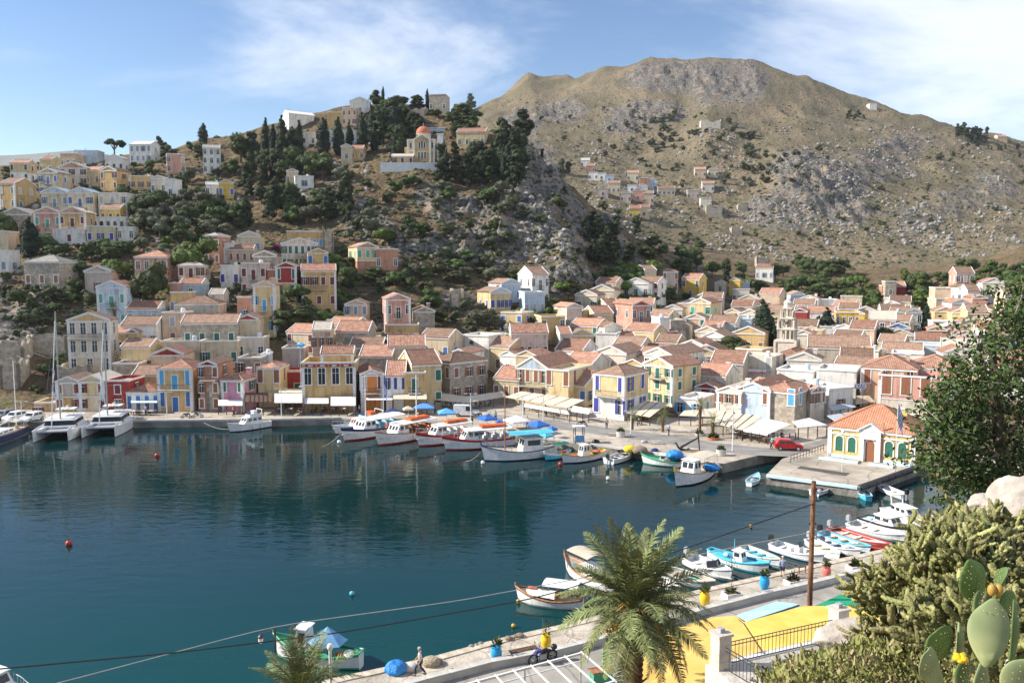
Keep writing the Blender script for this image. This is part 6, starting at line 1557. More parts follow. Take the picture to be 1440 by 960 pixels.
def boat_root(bow, stern, name, label, cat, group=None, L=None):
 a = on_plane(*bow); b = on_plane(*stern); d = a-b; L0 = d.length; ang = math.atan2(d.y, d.x)
 if L and L != L0: b = a-d.normalized()*L; L0 = L
 c = (a+b)/2; c.z = 0
 return thing(name, label, cat, c, ang, group), L0
GBT = 'boats moored at the town quay'; GBN = 'small boats moored along the near promenade'
def open_boat(bow, stern, label, cols, inside, gun, L=None, thw=None, motor=None, group=GBN, name='open_boat', B=None, stuff=None, console=False, hm=.5, screen=False):
 r, L = boat_root(bow, stern, name, label, 'boat', group, L); B = B or min(2.3, L*.36)
 b, z = make_hull(r, L, B, hm, hm*1.75, hm*1.15, cols, .8 if motor is not None else .55, deckz=.22, deckmat=inside, gun=gun, boot=.1)
 mb = MB(); mb.add([(L*(.5-.30), -B*.33, hm*1.12), (L*.5-.1, 0, hm*1.66), (L*(.5-.30), B*.33, hm*1.12)], [(0,1,2)], thw or inside); mb.build('foredeck', r)
 for k in (.2, .42, .62) if not console else (.15,):
  x = L*(k-.5); mb = MB(); mb.box(x-.14, x+.14, -b(k)*.96, b(k)*.96, hm*.62, hm*.7, thw or gun); mb.build('thwart', r)
 if console:
  mb = MB(); mb.box(-L*.02, L*.08, -.35, .35, .22, 1.0, BW); mb.add([(L*.08,-.35,1.0),(L*.08,.35,1.0),(L*.03,.33,1.4),(L*.03,-.33,1.4)], [(0,1,2,3)], darkglass); mb.build('console', r)
  mb = MB(); mb.box(-L*.16, -L*.08, -.45, .45, .22, .75, BW); mb.build('seat', r)
 if screen:
  mb = MB(); mb.add([(L*.12,-B*.42,hm*1.2),(L*.2,0,hm*1.3),(L*.15,0,hm*2.1),(L*.07,-B*.36,hm*2.0)], [(0,1,2,3)], darkglass); mb.add([(L*.12,B*.42,hm*1.2),(L*.2,0,hm*1.3),(L*.15,0,hm*2.1),(L*.07,B*.36,hm*2.0)], [(3,2,1,0)], darkglass); mb.build('windscreen', r)
 if motor is not None: outboard(r, -L/2, hm*1.1, motor)
 if stuff:
  for i, (x, m) in enumerate(stuff): heap(r, L*(x-.5), 0, .3, .35, m, i+3, 'gear')
 # mooring rope forward to the quay
 return r, L, b, z
def white_line(bow, to, z0, z1, label):
 a = on_plane(*bow, z0); b = on_plane(*to, z1); mb = MB(); rp = plain('rope', (0.45, 0.42, 0.36), 0.9)
 mb.tube([a+(b-a)*t+Vector((0, 0, -.35*4*t*(1-t))) for t in [i/8 for i in range(9)]], .03, rp, 4); tag(mb.build('mooring_rope'), label, 'rope')
# catamarans
def catamaran(bow, stern, label, mastpy, flag):
 r, L = boat_root(bow, stern, 'catamaran', label, 'catamaran', 'catamarans', 12.0); W = 6.2
 for s in (-1, 1):
  sub = link('hull_float', None, r, (0, s*(W/2-.75), 0)); sub.empty_display_size = .2
  b, z = make_hull(sub, L, 1.6, 1.45, 1.75, 1.0, (BW, BW, BK), .75, .05, deckmat=BW, boot=.08, full=.35)
 mb = MB(); mb.box(-L*.42, L*.12, -W/2+.7, W/2-.7, .75, 1.42, BW); mb.build('bridge_deck', r)
 mb = MB(); mb.box(L*.12, L*.42, -W/2+1.2, W/2-1.2, 1.25, 1.29, BGR); mb.build('trampoline', r)
 mb = MB(); mb.tube([(L*.42, -W/2+.75, 1.4), (L*.42, W/2-.75, 1.4)], .1, chrome, 8); mb.build('cross_beam', r)
 mb = MB(); z0 = 1.43
 pr = [(L*.16, z0), (L*.10, z0+.95), (-L*.30, z0+1.0), (-L*.32, z0)]
 vs = [(x, s*(W*.36 if z_ < z0+.5 else W*.31), z_) for s in (-1, 1) for x, z_ in pr]
 mb.add(vs, [(0,1,2,3),(7,6,5,4),(0,4,5,1),(1,5,6,2),(2,6,7,3)], darkglass); c = mb.build('saloon', r)
 mb = MB(); mb.box(-L*.40, L*.125, -W*.36, W*.36, z0+1.0, z0+1.13, BW); mb.box(-L*.33, L*.04, -W*.30, W*.30, z0+1.131, z0+1.22, BW); mb.build('coach_roof', c)
 mb = MB(); mb.box(-L*.30, L*.02, -W*.365, -W*.30, z0-.01, z0+.36, BW); mb.box(-L*.30, L*.02, W*.30, W*.365, z0-.01, z0+.36, BW); mb.box(L*.085, L*.165, -W*.365, W*.365, z0-.01, z0+.3, BW); mb.build('saloon_base', c)
 mb = MB(); mb.box(-L*.30, -L*.12, -W*.22, W*.22, z0+2.2, z0+2.3, BW); mb.build('bimini', r)
 for y in (-1, 1):
  for x in (-.29, -.13): mb = MB(); mb.tube([(L*x, y*W*.2, z0+1.22), (L*x, y*W*.2, z0+2.2)], .04, chrome, 5); mb.build('bimini_post', r)
 d = (on_plane(*bow)+on_plane(*stern)).y/2; h = H0+(HZ-mastpy)*d/F-2.6
 mast(r, L*.06, z0+1.1, h, .13, BGR, (.32, .62), L*.36)
 mb = MB(); mb.tube([(L*.44, 0, 1.6), (L*.06+.3, 0, z0+h*.98)], .07, canvas_white, 6); mb.build('furled_jib', r)
 for s in (-1, 1): mb = MB(); mb.tube([(-L*.02, s*W*.46, 1.5), (L*.06, 0, z0+h)], .012, chrome, 3); mb.build('shroud', r)
 mb = MB(); f0 = z0+h*.56; n = 6; vs = []
 for i in range(n+1): vs += [(L*.32-i*.02, .05+.22*math.sin(i*1.1), f0-i*.75), (L*.32-.55-i*.015, .05+.22*math.sin(i*1.1+1), f0-i*.75-.2)]
 mb.add(vs, [(2*i, 2*i+1, 2*i+3, 2*i+2) for i in range(n)], plain('pennant_pale_blue', (0.42, 0.50, 0.66), 0.9)); mb.build('pennant', r)
 mb = MB(); mb.add([(L*.32, .05, f0+.2), (L*.32-.5, .1, f0+.15), (L*.32-.4, .05, f0-.7)], [(0,1,2)], BR); mb.build('flag', r)
 return r
catamaran((71,622), (100,603), 'white catamaran moored farther from the red building, with a bare mast', 437, 1)
catamaran((138,616), (165,598), 'white catamaran with a raised helm roof moored close to the red building', 450, 1)
def sloop():
 r, L = boat_root((-38,634), (34,607), 'sailing_boat', 'dark blue sailing yacht cut off by the edge of the view', 'sailing boat', None, 12.5)
 b, z = make_hull(r, L, 3.6, 1.2, 1.5, 1.2, (BN, BN, BW), .7, .08, deckmat=BC, gun=wood)
 cabin(r, -L*.2, L*.16, 2.2, 1.1, .5, BW, .6, 3); canopy_on(r, -L*.42, -L*.22, 2.4, 2.4, BC, True, 1.2); rail(r, b, z, .05, .98, L); heap(r, -L*.38, .4, 1.2, .5, BC, 4, 'sail_bag'); mast(r, L*.02, 1.1, 13, .1, BGR, (.4,.7), 4.5)
 mb = MB(); mb.tube([(-L*.42, 0, 1.2), (-L*.42, 0, 11.5)], .06, BW, 6); mb.build('mizzen_mast', r)
sloop()
def cruiser(bow, stern, label, L, cols, roofm, flybridge=True, arch=None, name='motor_yacht', group=GBT):
 r, L = boat_root(bow, stern, name, label, 'motor boat', group, L); B = L*.33; r.scale = (1, 1, .8) if L < 7 else (1, 1, 1)
 b, z = make_hull(r, L, B, 1.0, 1.5, .95, cols, .85, .12, deckmat=BW, deckz=.95, boot=.14)
 c = cabin(r, -L*.28, L*.2, B*.72, .95, 1.05, BW, .7, 3, BW)
 if flybridge:
  mb = MB(); mb.box(-L*.22, L*.03, -B*.3, B*.3, 2.08, 2.45, roofm); mb.add([(L*.03,-B*.3,2.45),(L*.03,B*.3,2.45),(-L*.02,B*.28,2.9),(-L*.02,-B*.28,2.9)], [(0,1,2,3)], darkglass); mb.build('flybridge', r)
  mb = MB(); mb.box(-L*.17, -L*.08, -B*.22, B*.22, 2.45, 2.95, roofm if arch is None else arch); mb.build('seat', r)
 mb = MB(); mb.bar((-L*.24, -B*.34, 1.9), (-L*.27, -B*.34, 3.1), .1, .1, BW); mb.bar((-L*.24, B*.34, 1.9), (-L*.27, B*.34, 3.1), .1, .1, BW); mb.bar((-L*.27, -B*.34, 3.1), (-L*.27, B*.34, 3.1), .12, .1, BW); mb.build('radar_arch', r)
 rail(r, b, z, .55, .99, L); fender(r, b, z, L, ((.3, 1), (.5, 1), (.3, -1), (.5, -1)), BW)
 return r
cruiser((322,608), (366,601), 'white cabin cruiser with a blue waterline moored alone before the rose pink house', 7.0, (BW, BW, BN), BW, True)
cruiser((470,611), (538,601), 'white motor yacht with a pale blue windscreen behind the wooden ferry boat', 10.5, (BW, BW, BN), BL, True, BO)
def tour(bow, stern, label, L, cols, gun, cab, raft=True, mastx=None, deckc=None, awn=BW, rails=None):
 r, L = boat_root(bow, stern, 'tour_boat', label, 'tour boat', GBT, L); B = L*.30
 b, z = make_hull(r, L, B, 1.25, 2.1, 1.3, cols, .8, .13, deckmat=deckc or BC, deckz=1.1, gun=gun, boot=.22)
 if cab: cabin(r, L*.02, L*.26, B*.66, 1.15, 1.5, BW, .55, 2, awn)
 canopy_on(r, -L*.46, L*.16, B*.9, 2.75, awn, True, 1.1, .15)
 if raft:
  for k, x in enumerate((-.12, -.30)):
   mb = MB(); mb.box(L*x-1.0, L*x+1.0, -B*.22, B*.22, 2.95, 3.12, BO); mb.box(L*x-.85, L*x+.85, -B*.17, B*.17, 3.121, 3.22, BO); mb.build('life_raft', r)
 for k in range(4):
  x = -L*.4+k*L*.13; mb = MB(); mb.box(x, x+.4, -B*.4, B*.4, 1.1, 1.55, rails or BW); mb.box(x, x+.08, -B*.4, B*.4, 1.55, 1.95, rails or BW); mb.build('bench_seat', r)
 rail(r, b, z, .05, .98, L, .7, rails or BW)
 ring_float(r, (L*.2, -B*.5, 2.3), .3, BO); fender(r, b, z, L, ((.3, 1), (.5, 1), (.4, -1), (.6, -1)), BW)
 if mastx is not None: mast(r, L*mastx, 1.1, 8.5, .11, BW, (.72,))
 return r
tour((482,621), (552,606), 'white and blue wooden ferry boat with a tall white mast and spreader', 12.0, (BN, BW, BR), BN, True, False, .12, BC, BW, BL)
tour((530,627), (597,612), 'white excursion boat with a red bottom and varnished wooden seats', 11.5, (BW, BW, BR), wood, True, True, -.2, wood, BW, wood)
tour((587,628), (648,618), 'white excursion boat with a red gunwale and sloping wheelhouse windows', 9.5, (BR, BW, BR), BR, True, True, None, BC, BW)
tour((624,633), (704,626), 'white excursion boat with a red stripe and orange rafts nearest the blue awning boat', 10.5, (BR, BW, BR), BR, True, True, None, BC, BW)
def kaiki(bow, stern, label, L, cols, gun, cabx, cabm, awn=None, awnx=(-.4, .1), mastx=None, deckc=None, name='fishing_boat', group=GBT, heaps=(), cabh=1.3, cabw=.5, mastm=None, B=None, hm=.9, deckz=None, awz=2.4, win=2, masth=6.5, mastr=.07, flag=None):
 r, L = boat_root(bow, stern, name, label, 'fishing boat', group, L); B = B or L*.33
 b, z = make_hull(r, L, B, hm, hm*1.85, hm*1.3, cols, .35, .10, deckmat=deckc or BC, deckz=deckz, gun=gun, boot=.15, full=.48)
 if cabx: cabin(r, L*cabx[0], L*cabx[1], B*cabw, hm*.8, cabh, cabm, .25, win)
 if awn is not None: canopy_on(r, L*awnx[0], L*awnx[1], B*.85, awz, awn, True, hm, .15)
 if mastx is not None: mast(r, L*mastx, hm*.7, masth, mastr, mastm or wood)
 mb = MB(); mb.tube([(L*.5, 0, hm*1.5), (L*.53, 0, hm*2.25)], .08, gun, 6); mb.build('stem_post', r)
 for i, (x, y, rr, m) in enumerate(heaps): heap(r, L*x, B*y, hm*1.0, rr, m, i+5, 'net' if m in (netb, netm) else 'gear')
 return r, L, b, z
r, L, b, z = kaiki((679,648), (764,641), 'large white fishing boat with a blue line, tan mast and turquoise awning', 10.5, (BW, BW, BN), BN, (-.30,.0), BW, BT, (-.44,.16), .2, BC, heaps=((.36,0,.5,BGR),), cabh=1.9, cabw=.62, hm=1.15, awz=3.5, win=1, masth=9.5, mastr=.09)
rail(r, b, z, .6, .97, L, .6)
kaiki((766,648), (795,641), 'small turquoise fishing boat with a green awning', 5.0, (BW, BT, BN), BW, None, BW, BG, (-.35,.2), None, BW, heaps=((-.2,.1,.4,BO),(.2,0,.35,BW),), hm=.6, awz=1.9)
kaiki((791,652), (846,642), 'white fishing boat with ochre deck and a small white wheelhouse', 7.5, (BW, BW, BN), BY, (-.08,.1), BW, None, (0,0), None, BY, heaps=((.25,.1,.45,BO),(-.3,0,.5,BO),(-.25,.15,.4,netb)), hm=.75, cabh=1.5, cabw=.4)
open_boat((889,641), (842,657), 'white open motorboat with a low windscreen beside the yellow net', (BW, BW, BN), BC, BW, 6.0, BW, BK, GBT, 'motorboat', None, [(.3, BN), (.6, BGR)], False, .62, True)
kaiki((903,651), (953,655), 'white fishing boat with a green gunwale and brown nets on its cabin', 6.5, (BG, BW, BG), BG, (-.12,.15), BW, None, (0,0), None, BG, heaps=((-.02,0,.75,netb),(-.3,0,.45,netb)), hm=.7, cabh=.8, cabw=.6)
r, L, b, z = kaiki((949,685), (1000,665), 'large white fishing boat pointing out from the quay corner with a wheelhouse and ochre rails', 9.0, (BW, BW, BK), BY, (-.02,.2), BW, BC, (-.42,-.03), None, BC, heaps=((-.3,.1,.6,netb),), hm=1.1, cabh=1.8, cabw=.62, awz=2.8, win=2)
rail(r, b, z, .68, .97, L, .6); ring_float(r, (L*.1, -1.0, 2.0), .28, BO)
open_boat((1066,674), (1050,686), 'little white dinghy with a pale blue bow floating alone in the basin', (BW, BW, BN), BGR, BL, 3.8, BL, None, None, 'dinghy', None, [(.5, BGR)])
open_boat((1167,687), (1140,699), 'small white motorboat with dark seats behind the wooden pole', (BN, BW, BN), BGR, BW, 4.2, BK, BO, None, 'motorboat', None, [(.5, BK), (.3, BGR)])
open_boat((1204,691), (1227,708), 'turquoise rowing boat by the corner of the customs pier', (BT, BT, BT), BT, BL, 3.8, BC, None, None, 'rowing_boat', None, [(.4, BGR)])
open_boat((1226,684), (1272,702), 'long narrow white boat with a dark outboard under the pier fender', (BW, BW, BGR), BC, BW, 5.6, BW, BK, None, 'motorboat', 1.5)
# near row
r = cruiser((1306,748), (1268,732), 'white cabin boat with pale blue deck at the end of the near row', 6.0, (BW, BW, BL), BL, False, name='cabin_boat', group=GBN)
r, L = boat_root((1286,758), (1229,740), 'cabin_boat', 'white cabin boat with a black stripe and two dark side windows', 'motor boat', GBN, 5.8)
b, z = make_hull(r, L, 2.1, .75, 1.1, .7, (BK, BW, BL), .85, .1, deckmat=BW, boot=.1); cabin(r, -L*.2, L*.22, 1.5, .68, .85, BW, .7, 2); heap(r, -L*.35, 0, .7, .3, BL, 3, 'cover')
open_boat((1272,763), (1208,745), 'white flat motorboat with a pale grey outboard between the red boat and the cabin boat', (BW, BW, BL), BC, BW, 5.6, BW, BGR, GBN, 'motorboat')
open_boat((1252,777), (1180,753), 'open boat with a red hull and white inside', (BW, BR, BR), BC, BR, 6.4, BW, BGR, GBN, 'motorboat', 1.9)
open_boat((1223,780), (1159,757), 'bright blue open boat with wooden seats beside the red one', (BT, BW, BT), BT, BT, 5.4, wood, BK, GBN, 'motorboat', 1.8)
open_boat((1209,785), (1156,766), 'navy blue and white open boat with a red lower edge', (BN, BW, BR), BGR, BW, 4.8, BN, BGR, GBN, 'motorboat', 1.7)
open_boat((1180,790), (1140,766), 'plain white open boat close behind the wooden pole', (BW, BW, BW), BC, BW, 4.6, BC, BGR, GBN, 'motorboat', 1.6)
open_boat((1157,793), (1095,774), 'white speedboat with a blue bottom and centre console', (BW, BW, BB), BW, BW, 5.0, BW, BK, GBN, 'speedboat', 1.9, None, True, .55)
open_boat((1096,799), (1046,776), 'white rowing boat with turquoise inside', (BW, BW, BGR), BT, BC, 4.6, BT, None, GBN, 'rowing_boat', 1.7)
kaiki((1080,808), (1006,785), 'turquoise and white fishing boat with a tiny wheelhouse and blue mast', 5.9, (BT, BW, BT), BT, (-.05,.12), BW, None, (0,0), -.06, BT, group=GBN, hm=.6, cabh=.9, cabw=.4, mastm=BT, masth=1.9, mastr=.04, win=1, heaps=((-.2,0,.3,BL),))
r, L, b, z = open_boat((1028,817), (965,790), 'white speedboat under a folded grey cover next to the palm', (BW, BW, BGR), BW, BW, 5.0, BW, BGR, GBN, 'speedboat', 2.0, None, False, .6, True)
heap(r, -L*.02, 0, .75, .7, plain('grey_cover', (0.5, 0.49, 0.48), 0.9), 6, 'cover', (1.5, .9, .5))
open_boat((1004,830), (940,809), 'weathered grey boat heaped with nets behind the palm fronds', (BGR, BGR, BGR), BGR, BC, 4.8, BC, None, GBN, 'fishing_skiff', 2.0, [(.3, netb), (.5, BGR), (.65, BG)])
open_boat((955,838), (905,815), 'white open boat hidden among the palm fronds', (BW, BW, BGR), BC, BW, 4.4, BC, BGR, GBN, 'motorboat', 1.8)
r, L, b, z = kaiki((795,800), (868,836), 'white pleasure boat with wooden gunwale and a flat tan awning beside the palm', 6.6, (BW, BW, BGR), wood, (-.15,.1), BW, canvas_tan, (-.12,.30), None, teak, group=GBN, hm=.75, cabh=.8, cabw=.5, awz=2.3, heaps=((.3,.1,.3,tarpb),))
r, L, b, z = kaiki((727,843), (806,853), 'wooden bowed white boat with a yellow cloth and white sun awning', 5.3, (wood, BW, BW), wood, None, BW, canvas_white, (-.44,.08), None, teak, group=GBN, hm=.62, awz=1.75, B=2.0)
mb = MB(); mb.add([(-.5*L*.2,-.75,.72),(L*.3,-.55,.78),(L*.36,0,.95),(L*.3,.55,.78),(-.5*L*.2,.75,.72),(-.5*L*.2,0,1.1),(L*.25,0,1.12)], [(0,1,6,5),(1,2,6),(2,3,6),(3,4,5,6),(0,5,4)], BW); mb.build('fore_cabin', r)
mb = MB(); mb.add([(L*.02,-.68,.80),(L*.16,-.62,.83),(L*.15,.1,1.16),(L*.01,.1,1.15)], [(0,1,2,3)], plain('yellow_cloth', (0.62, 0.48, 0.04), 0.9)); mb.build('cloth', r)
mb = MB(); mb.box(-L*.12, -L*.105, -.72, .72, .35, 1.15, wood); mb.build('cabin_door', r)
mb = MB(); mb.box(L*.2, L*.33, -.15, .15, 1.12, 1.2, BO); mb.build('life_jacket', r)
r, L, b, z = kaiki((388,921), (506,938), 'green and white fishing boat with a white wheelhouse and a blue tarpaulin tent', 6.3, (BG, BW, BG), BG, (.08,.26), BW, None, (0,0), None, BG, group=GBN, hm=.85, cabh=1.6, cabw=.52, heaps=((-.38,.1,.4,BW),(-.42,-.1,.35,BG),(.36,.1,.3,netb),(-.3,.2,.3,BR)), win=1)
mb = MB(); zt = 2.5; zc = 1.5; n = 6
vs = [(-L*.12, 0, zt)]+[(-L*.12+1.35*math.cos(2*PI*k/n+.5), 1.15*math.sin(2*PI*k/n+.5), zc) for k in range(n)]; mb.add(vs, [(0, 1+k, 1+(k+1) % n) for k in range(n)], plain('faded_blue_tarp', (0.16, 0.36, 0.60), 0.8)); mb.build('tarpaulin', r)
mb = MB(); mb.tube([(-L*.12, 0, .6), (-L*.12, 0, zt)], .03, chrome, 5); mb.build('tent_pole', r)
r = cruiser((40,1010), (-60,975), 'white boat at the lower edge showing only its curved rail', 7.0, (BW, BW, BL), BL, False, name='cabin_boat', group=GBN)
mb = MB(); c0 = on_plane(48, 958, 1.4)
# buoys
def buoy(px, py, r, m, label):
 p = on_plane(px, py, 0.1); t = thing('buoy', label, 'buoy', p, 0, 'mooring buoys'); mb = MB(); mb.blob((0, 0, r*.35), r, m, 3, 2, 0, (1, 1, 1)); mb.build('float', t, True)
 mb = MB(); mb.tube([(0, 0, r*1.2), (0, 0, r*1.7)], r*.2, BK, 6); mb.build('eye', t)
buoy(97, 765, .30, BR, 'red buoy floating alone in the open harbour'); buoy(221, 641, .32, BR, 'red buoy off the yellow house with bright blue shutters'); buoy(495, 835, .2, BT, 'turquoise buoy on a line near the green fishing boat')
buoy(722, 880, .16, BY, 'yellow buoy just off the promenade edge'); buoy(729, 846, .18, BY, 'yellow fender float under the wooden bow'); buoy(1056, 740, .17, BY, 'yellow buoy in the middle of the basin'); buoy(788, 653, .3, BR, 'red float beside the white boat with ochre deck'); buoy(855, 673, .25, BW, 'white buoy off the open motorboat'); buoy(477, 622, .3, BW, 'white buoy at the bow of the wooden ferry boat'); buoy(679, 651, .28, BW, 'white buoy at the bow of the turquoise awning boat')
white_line((480,608), (452,628), 1.9, 0, 'mooring rope from the wooden ferry boat into the water'); white_line((676,635), (655,648), 1.9, 0, 'mooring rope from the turquoise awning boat into the water'); white_line((322,603), (287,594), 1.2, QZ, 'mooring rope from the lone cabin cruiser to the quay'); white_line((1096,794), (1130,800), .8, QZ, 'white rope from the rowing boat to the promenade')
# ---------------- canopies, parasols, vehicles and small things of the town quay
cv_cream = plain('cream_canvas', (0.60, 0.52, 0.40), 0.9); cv_white = plain('bright_canvas', (0.76, 0.75, 0.73), 0.85); cv_grey = plain('grey_canvas', (0.42, 0.45, 0.48), 0.85); dark_metal = plain('dark_metal', (0.05, 0.05, 0.055), 0.5); dark_wood = noisy('dark_wood', (0.08, 0.045, 0.03), (0.16, 0.10, 0.065), 5, 0.7)
steelw = plain('white_metal', (0.70, 0.70, 0.70), 0.4); rubber = plain('tyre_rubber', (0.02, 0.02, 0.02), 0.8)
def canopy(q, mat, label, ribs=4, posts=True, t=.08, ground=QZ, valance=None, ribm=None, group='taverna canopies'):
 a, b, c, d = [Vector(p) for p in q]; cen = (a+b+c+d)/4
 root = thing('canopy', label, 'canopy', (cen.x, cen.y, ground), 0, group); o = Vector((cen.x, cen.y, ground)); a, b, c, d = a-o, b-o, c-o, d-o
 mb = MB(); mb.slab([a, d, c, b] if (d-a).cross(b-a).z > 0 else [a, b, c, d], t, mat); mb.build('cloth', root)
 for i in range(1, ribs):
  u = i/ribs; mb = MB(); mb.bar(a+(b-a)*u+Vector((0,0,.05)), d+(c-d)*u+Vector((0,0,.05)), .10, .08, ribm or dark_metal); mb.build('rib', root)
 if valance:
  mb = MB(); mb.slab([d, c, c+Vector((0,0,-valance)), d+Vector((0,0,-valance))], .03, mat); mb.build('valance', root)
 if posts:
  n = 3
  for i in range(n+1):
   p = d+(c-d)*(i/n); mb = MB(); mb.box(p.x-.06, p.x+.06, p.y-.06, p.y+.06, 0, p.z-.03, dark_wood); mb.build('post', root)
 return root
def cq(*pts): return [on_plane(*p) for p in pts]
canopy(cq((733,550,3.9),(822,562,3.9),(798,573,3.0),(710,558,3.0)), cv_cream, 'wide cream taverna canopy in front of the blue pedimented mansion', 5)
canopy(cq((738,567,3.15),(798,577,3.15),(801,583,2.5),(737,572,2.5)), cv_white, 'white drop awning along the front of the mansion taverna', 3, True, .05)
canopy(cq((612,551,3.4),(655,557,3.2),(655,566,2.7),(612,562,2.7)), cv_cream, 'cream canopy on the west face of the stone mansion', 1)
canopy(cq((655,557,3.2),(706,550,3.4),(713,557,2.8),(655,566,2.7)), cv_cream, 'cream canopy on the east face of the stone mansion', 1)
canopy(cq((900,563,3.6),(940,566,3.6),(914,586,2.6),(880,580,2.6)), cv_cream, 'cream canopy reaching out from the tall yellow gabled mansion', 3)
canopy(cq((806,570,3.3),(830,575,3.3),(828,582,2.6),(803,578,2.6)), cv_white, 'small white awning at the low yellow house', 1)
canopy(cq((962,577,3.3),(1010,573,3.6),(1005,586,2.8),(955,584,2.8)), cv_cream, 'cream awning beside the small white building with blue windows', 2)
canopy(cq((1008,577,3.8),(1072,585,3.8),(1044,604,2.8),(1004,595,2.8)), cv_cream, 'big cream canopy with dark gutters before the powder blue house', 5)
canopy(cq((1077,588,3.8),(1112,596,3.6),(1080,610,2.7),(1045,604,2.8)), cv_white, 'bright white canopy under the light blue shutters', 1, valance=.25)
canopy(cq((1114,592,3.6),(1138,587,3.8),(1163,597,2.9),(1123,601,2.9)), cv_white, 'white canopy in front of the grey fronted house', 1, valance=.2)
canopy(cq((1092,603,2.8),(1117,603,2.8),(1119,608,2.3),(1094,611,2.2)), cv_white, 'small curved white awning above the parked red car', 1)
canopy(cq((1240,573,3.6),(1330,582,3.6),(1312,595,3),(1230,582,3)), cv_cream, 'cream canopy below the pink and white building', 4)
canopy(cq((1203,556,4),(1222,556,4),(1231,565,3.2),(1204,568,3.2)), plain('sand_canvas', (0.45, 0.38, 0.29), .9), 'sand coloured awning under the rooftop sign', 1)
canopy(cq((1163,584,3.3),(1202,578,3.3),(1216,586,2.9),(1176,593,2.9)), cv_grey, 'pale grey flat awning behind the customs house', 2)
canopy(cq((1165,570,3.6),(1196,566,3.6),(1204,572,3.2),(1170,577,3.2)), cv_grey, 'grey awning beside the plain white building', 1)
def awn(x0, x1, yt, yb, dw, df, mat, label, ribs=1):
 canopy([at_depth(x0, yt, dw), at_depth(x1, yt, dw), at_depth(x1, yb, df), at_depth(x0, yb, df)], mat, label, ribs)
awn(386,425,553,566,138.9,134.8,cv_white,'white awning west of the large ochre mansion'); awn(428,462,559,567,138.6,135.8,cv_white,'short white awning under the west half of the ochre mansion'); awn(465,500,557,570,138.6,134.6,cv_white,'long white awning under the east half of the ochre mansion')
awn(307,341,562,570,138.6,136,cv_white,'white shop awning of the rose pink house'); awn(345,382,552,565,139.5,135.5,dark_wood,'brown slatted pergola beside the rose pink house',6); awn(392,428,546,552,145,139.5,cv_cream,'flat cream canopy before the small red house'); awn(515,552,557,562,140,136.5,cv_white,'white shop awning under the orange house'); awn(553,600,549,561,141,136,cv_cream,'cream canopy under the flat ochre house')
awn(184,221,563,566,138.8,137.3,paleblue_paint,'thin pale blue porch roof of the white waterfront shop')
def parasol(px, py, wpx, mat, label, n=4, z=2.7, group='market parasols on the quay'):
 p = on_plane(px, py, z); s = p.y/F; R = wpx*s/2; root = thing('parasol', label, 'parasol', (p.x, p.y, QZ), random.uniform(0, 1), group); h = z-QZ
 mb = MB(); k = 8 if n == 8 else 4; ring = [(R*1.08*math.cos(2*PI*i/k+.785), R*1.08*math.sin(2*PI*i/k+.785)) for i in range(k)]
 vs = [(0, 0, h+R*.30)]+[(x, y, h-.15) for x, y in ring]+[(x, y, h-.38) for x, y in ring]
 mb.add(vs, [(0, 1+i, 1+(i+1) % k) for i in range(k)]+[(1+i, 1+k+i, 1+k+(i+1) % k, 1+(i+1) % k) for i in range(k)], mat); mb.build('cover', root)
 mb = MB(); mb.tube([(0, 0, 0), (0, 0, h+R*.32)], .04, steelw, 6); mb.build('pole', root)
 mb = MB(); mb.lathe([(.35, 0), (.35, .1), (.08, .14)], concrete, 10); mb.build('base', root)
pb1 = plain('parasol_sky', (0.10, 0.36, 0.68), .8); pb2 = plain('parasol_blue', (0.03, 0.14, 0.50), .8); pb3 = plain('parasol_navy', (0.03, 0.05, 0.18), .8)
parasol(596,570,38,plain('parasol_mid', (0.12, 0.30, 0.62), .8),'large sky blue parasol behind the orange life rafts'); parasol(628,578,31,pb1,'bright blue parasol beside the white van'); parasol(685,586,28,pb2,'deep blue parasol alone in the plaza'); parasol(727,589,38,cv_white,'white square parasol by the tan mast'); parasol(757,595,31,pb2,'deep blue parasol beside the white one'); parasol(776,601,16,pb2,'small blue parasol next to the kiosk')
parasol(551,577,23,pb3,'navy parasol among the excursion boats'); parasol(574,573,18,cv_cream,'little cream parasol next to the large sky blue one'); parasol(702,591,12,pb2,'tiny blue stall cover behind the tan mast'); parasol(423,531,14,pb1,'light blue parasol on the terrace beside the small red house', z=8.2); parasol(235,465,16,cv_white,'white parasol on the terrace of the peach house', z=10.8); parasol(767,610,22,BT,'turquoise round stall cover at the stern of the turquoise awning boat', z=2.3)
for nm in ('white parasol on the terrace of the peach house', 'light blue parasol on the terrace beside the small red house'):
 for o in bpy.data.objects:
  if o.get('label') == nm: o.location.z = (10.8 if 'peach' in nm else 8.2)-1.5
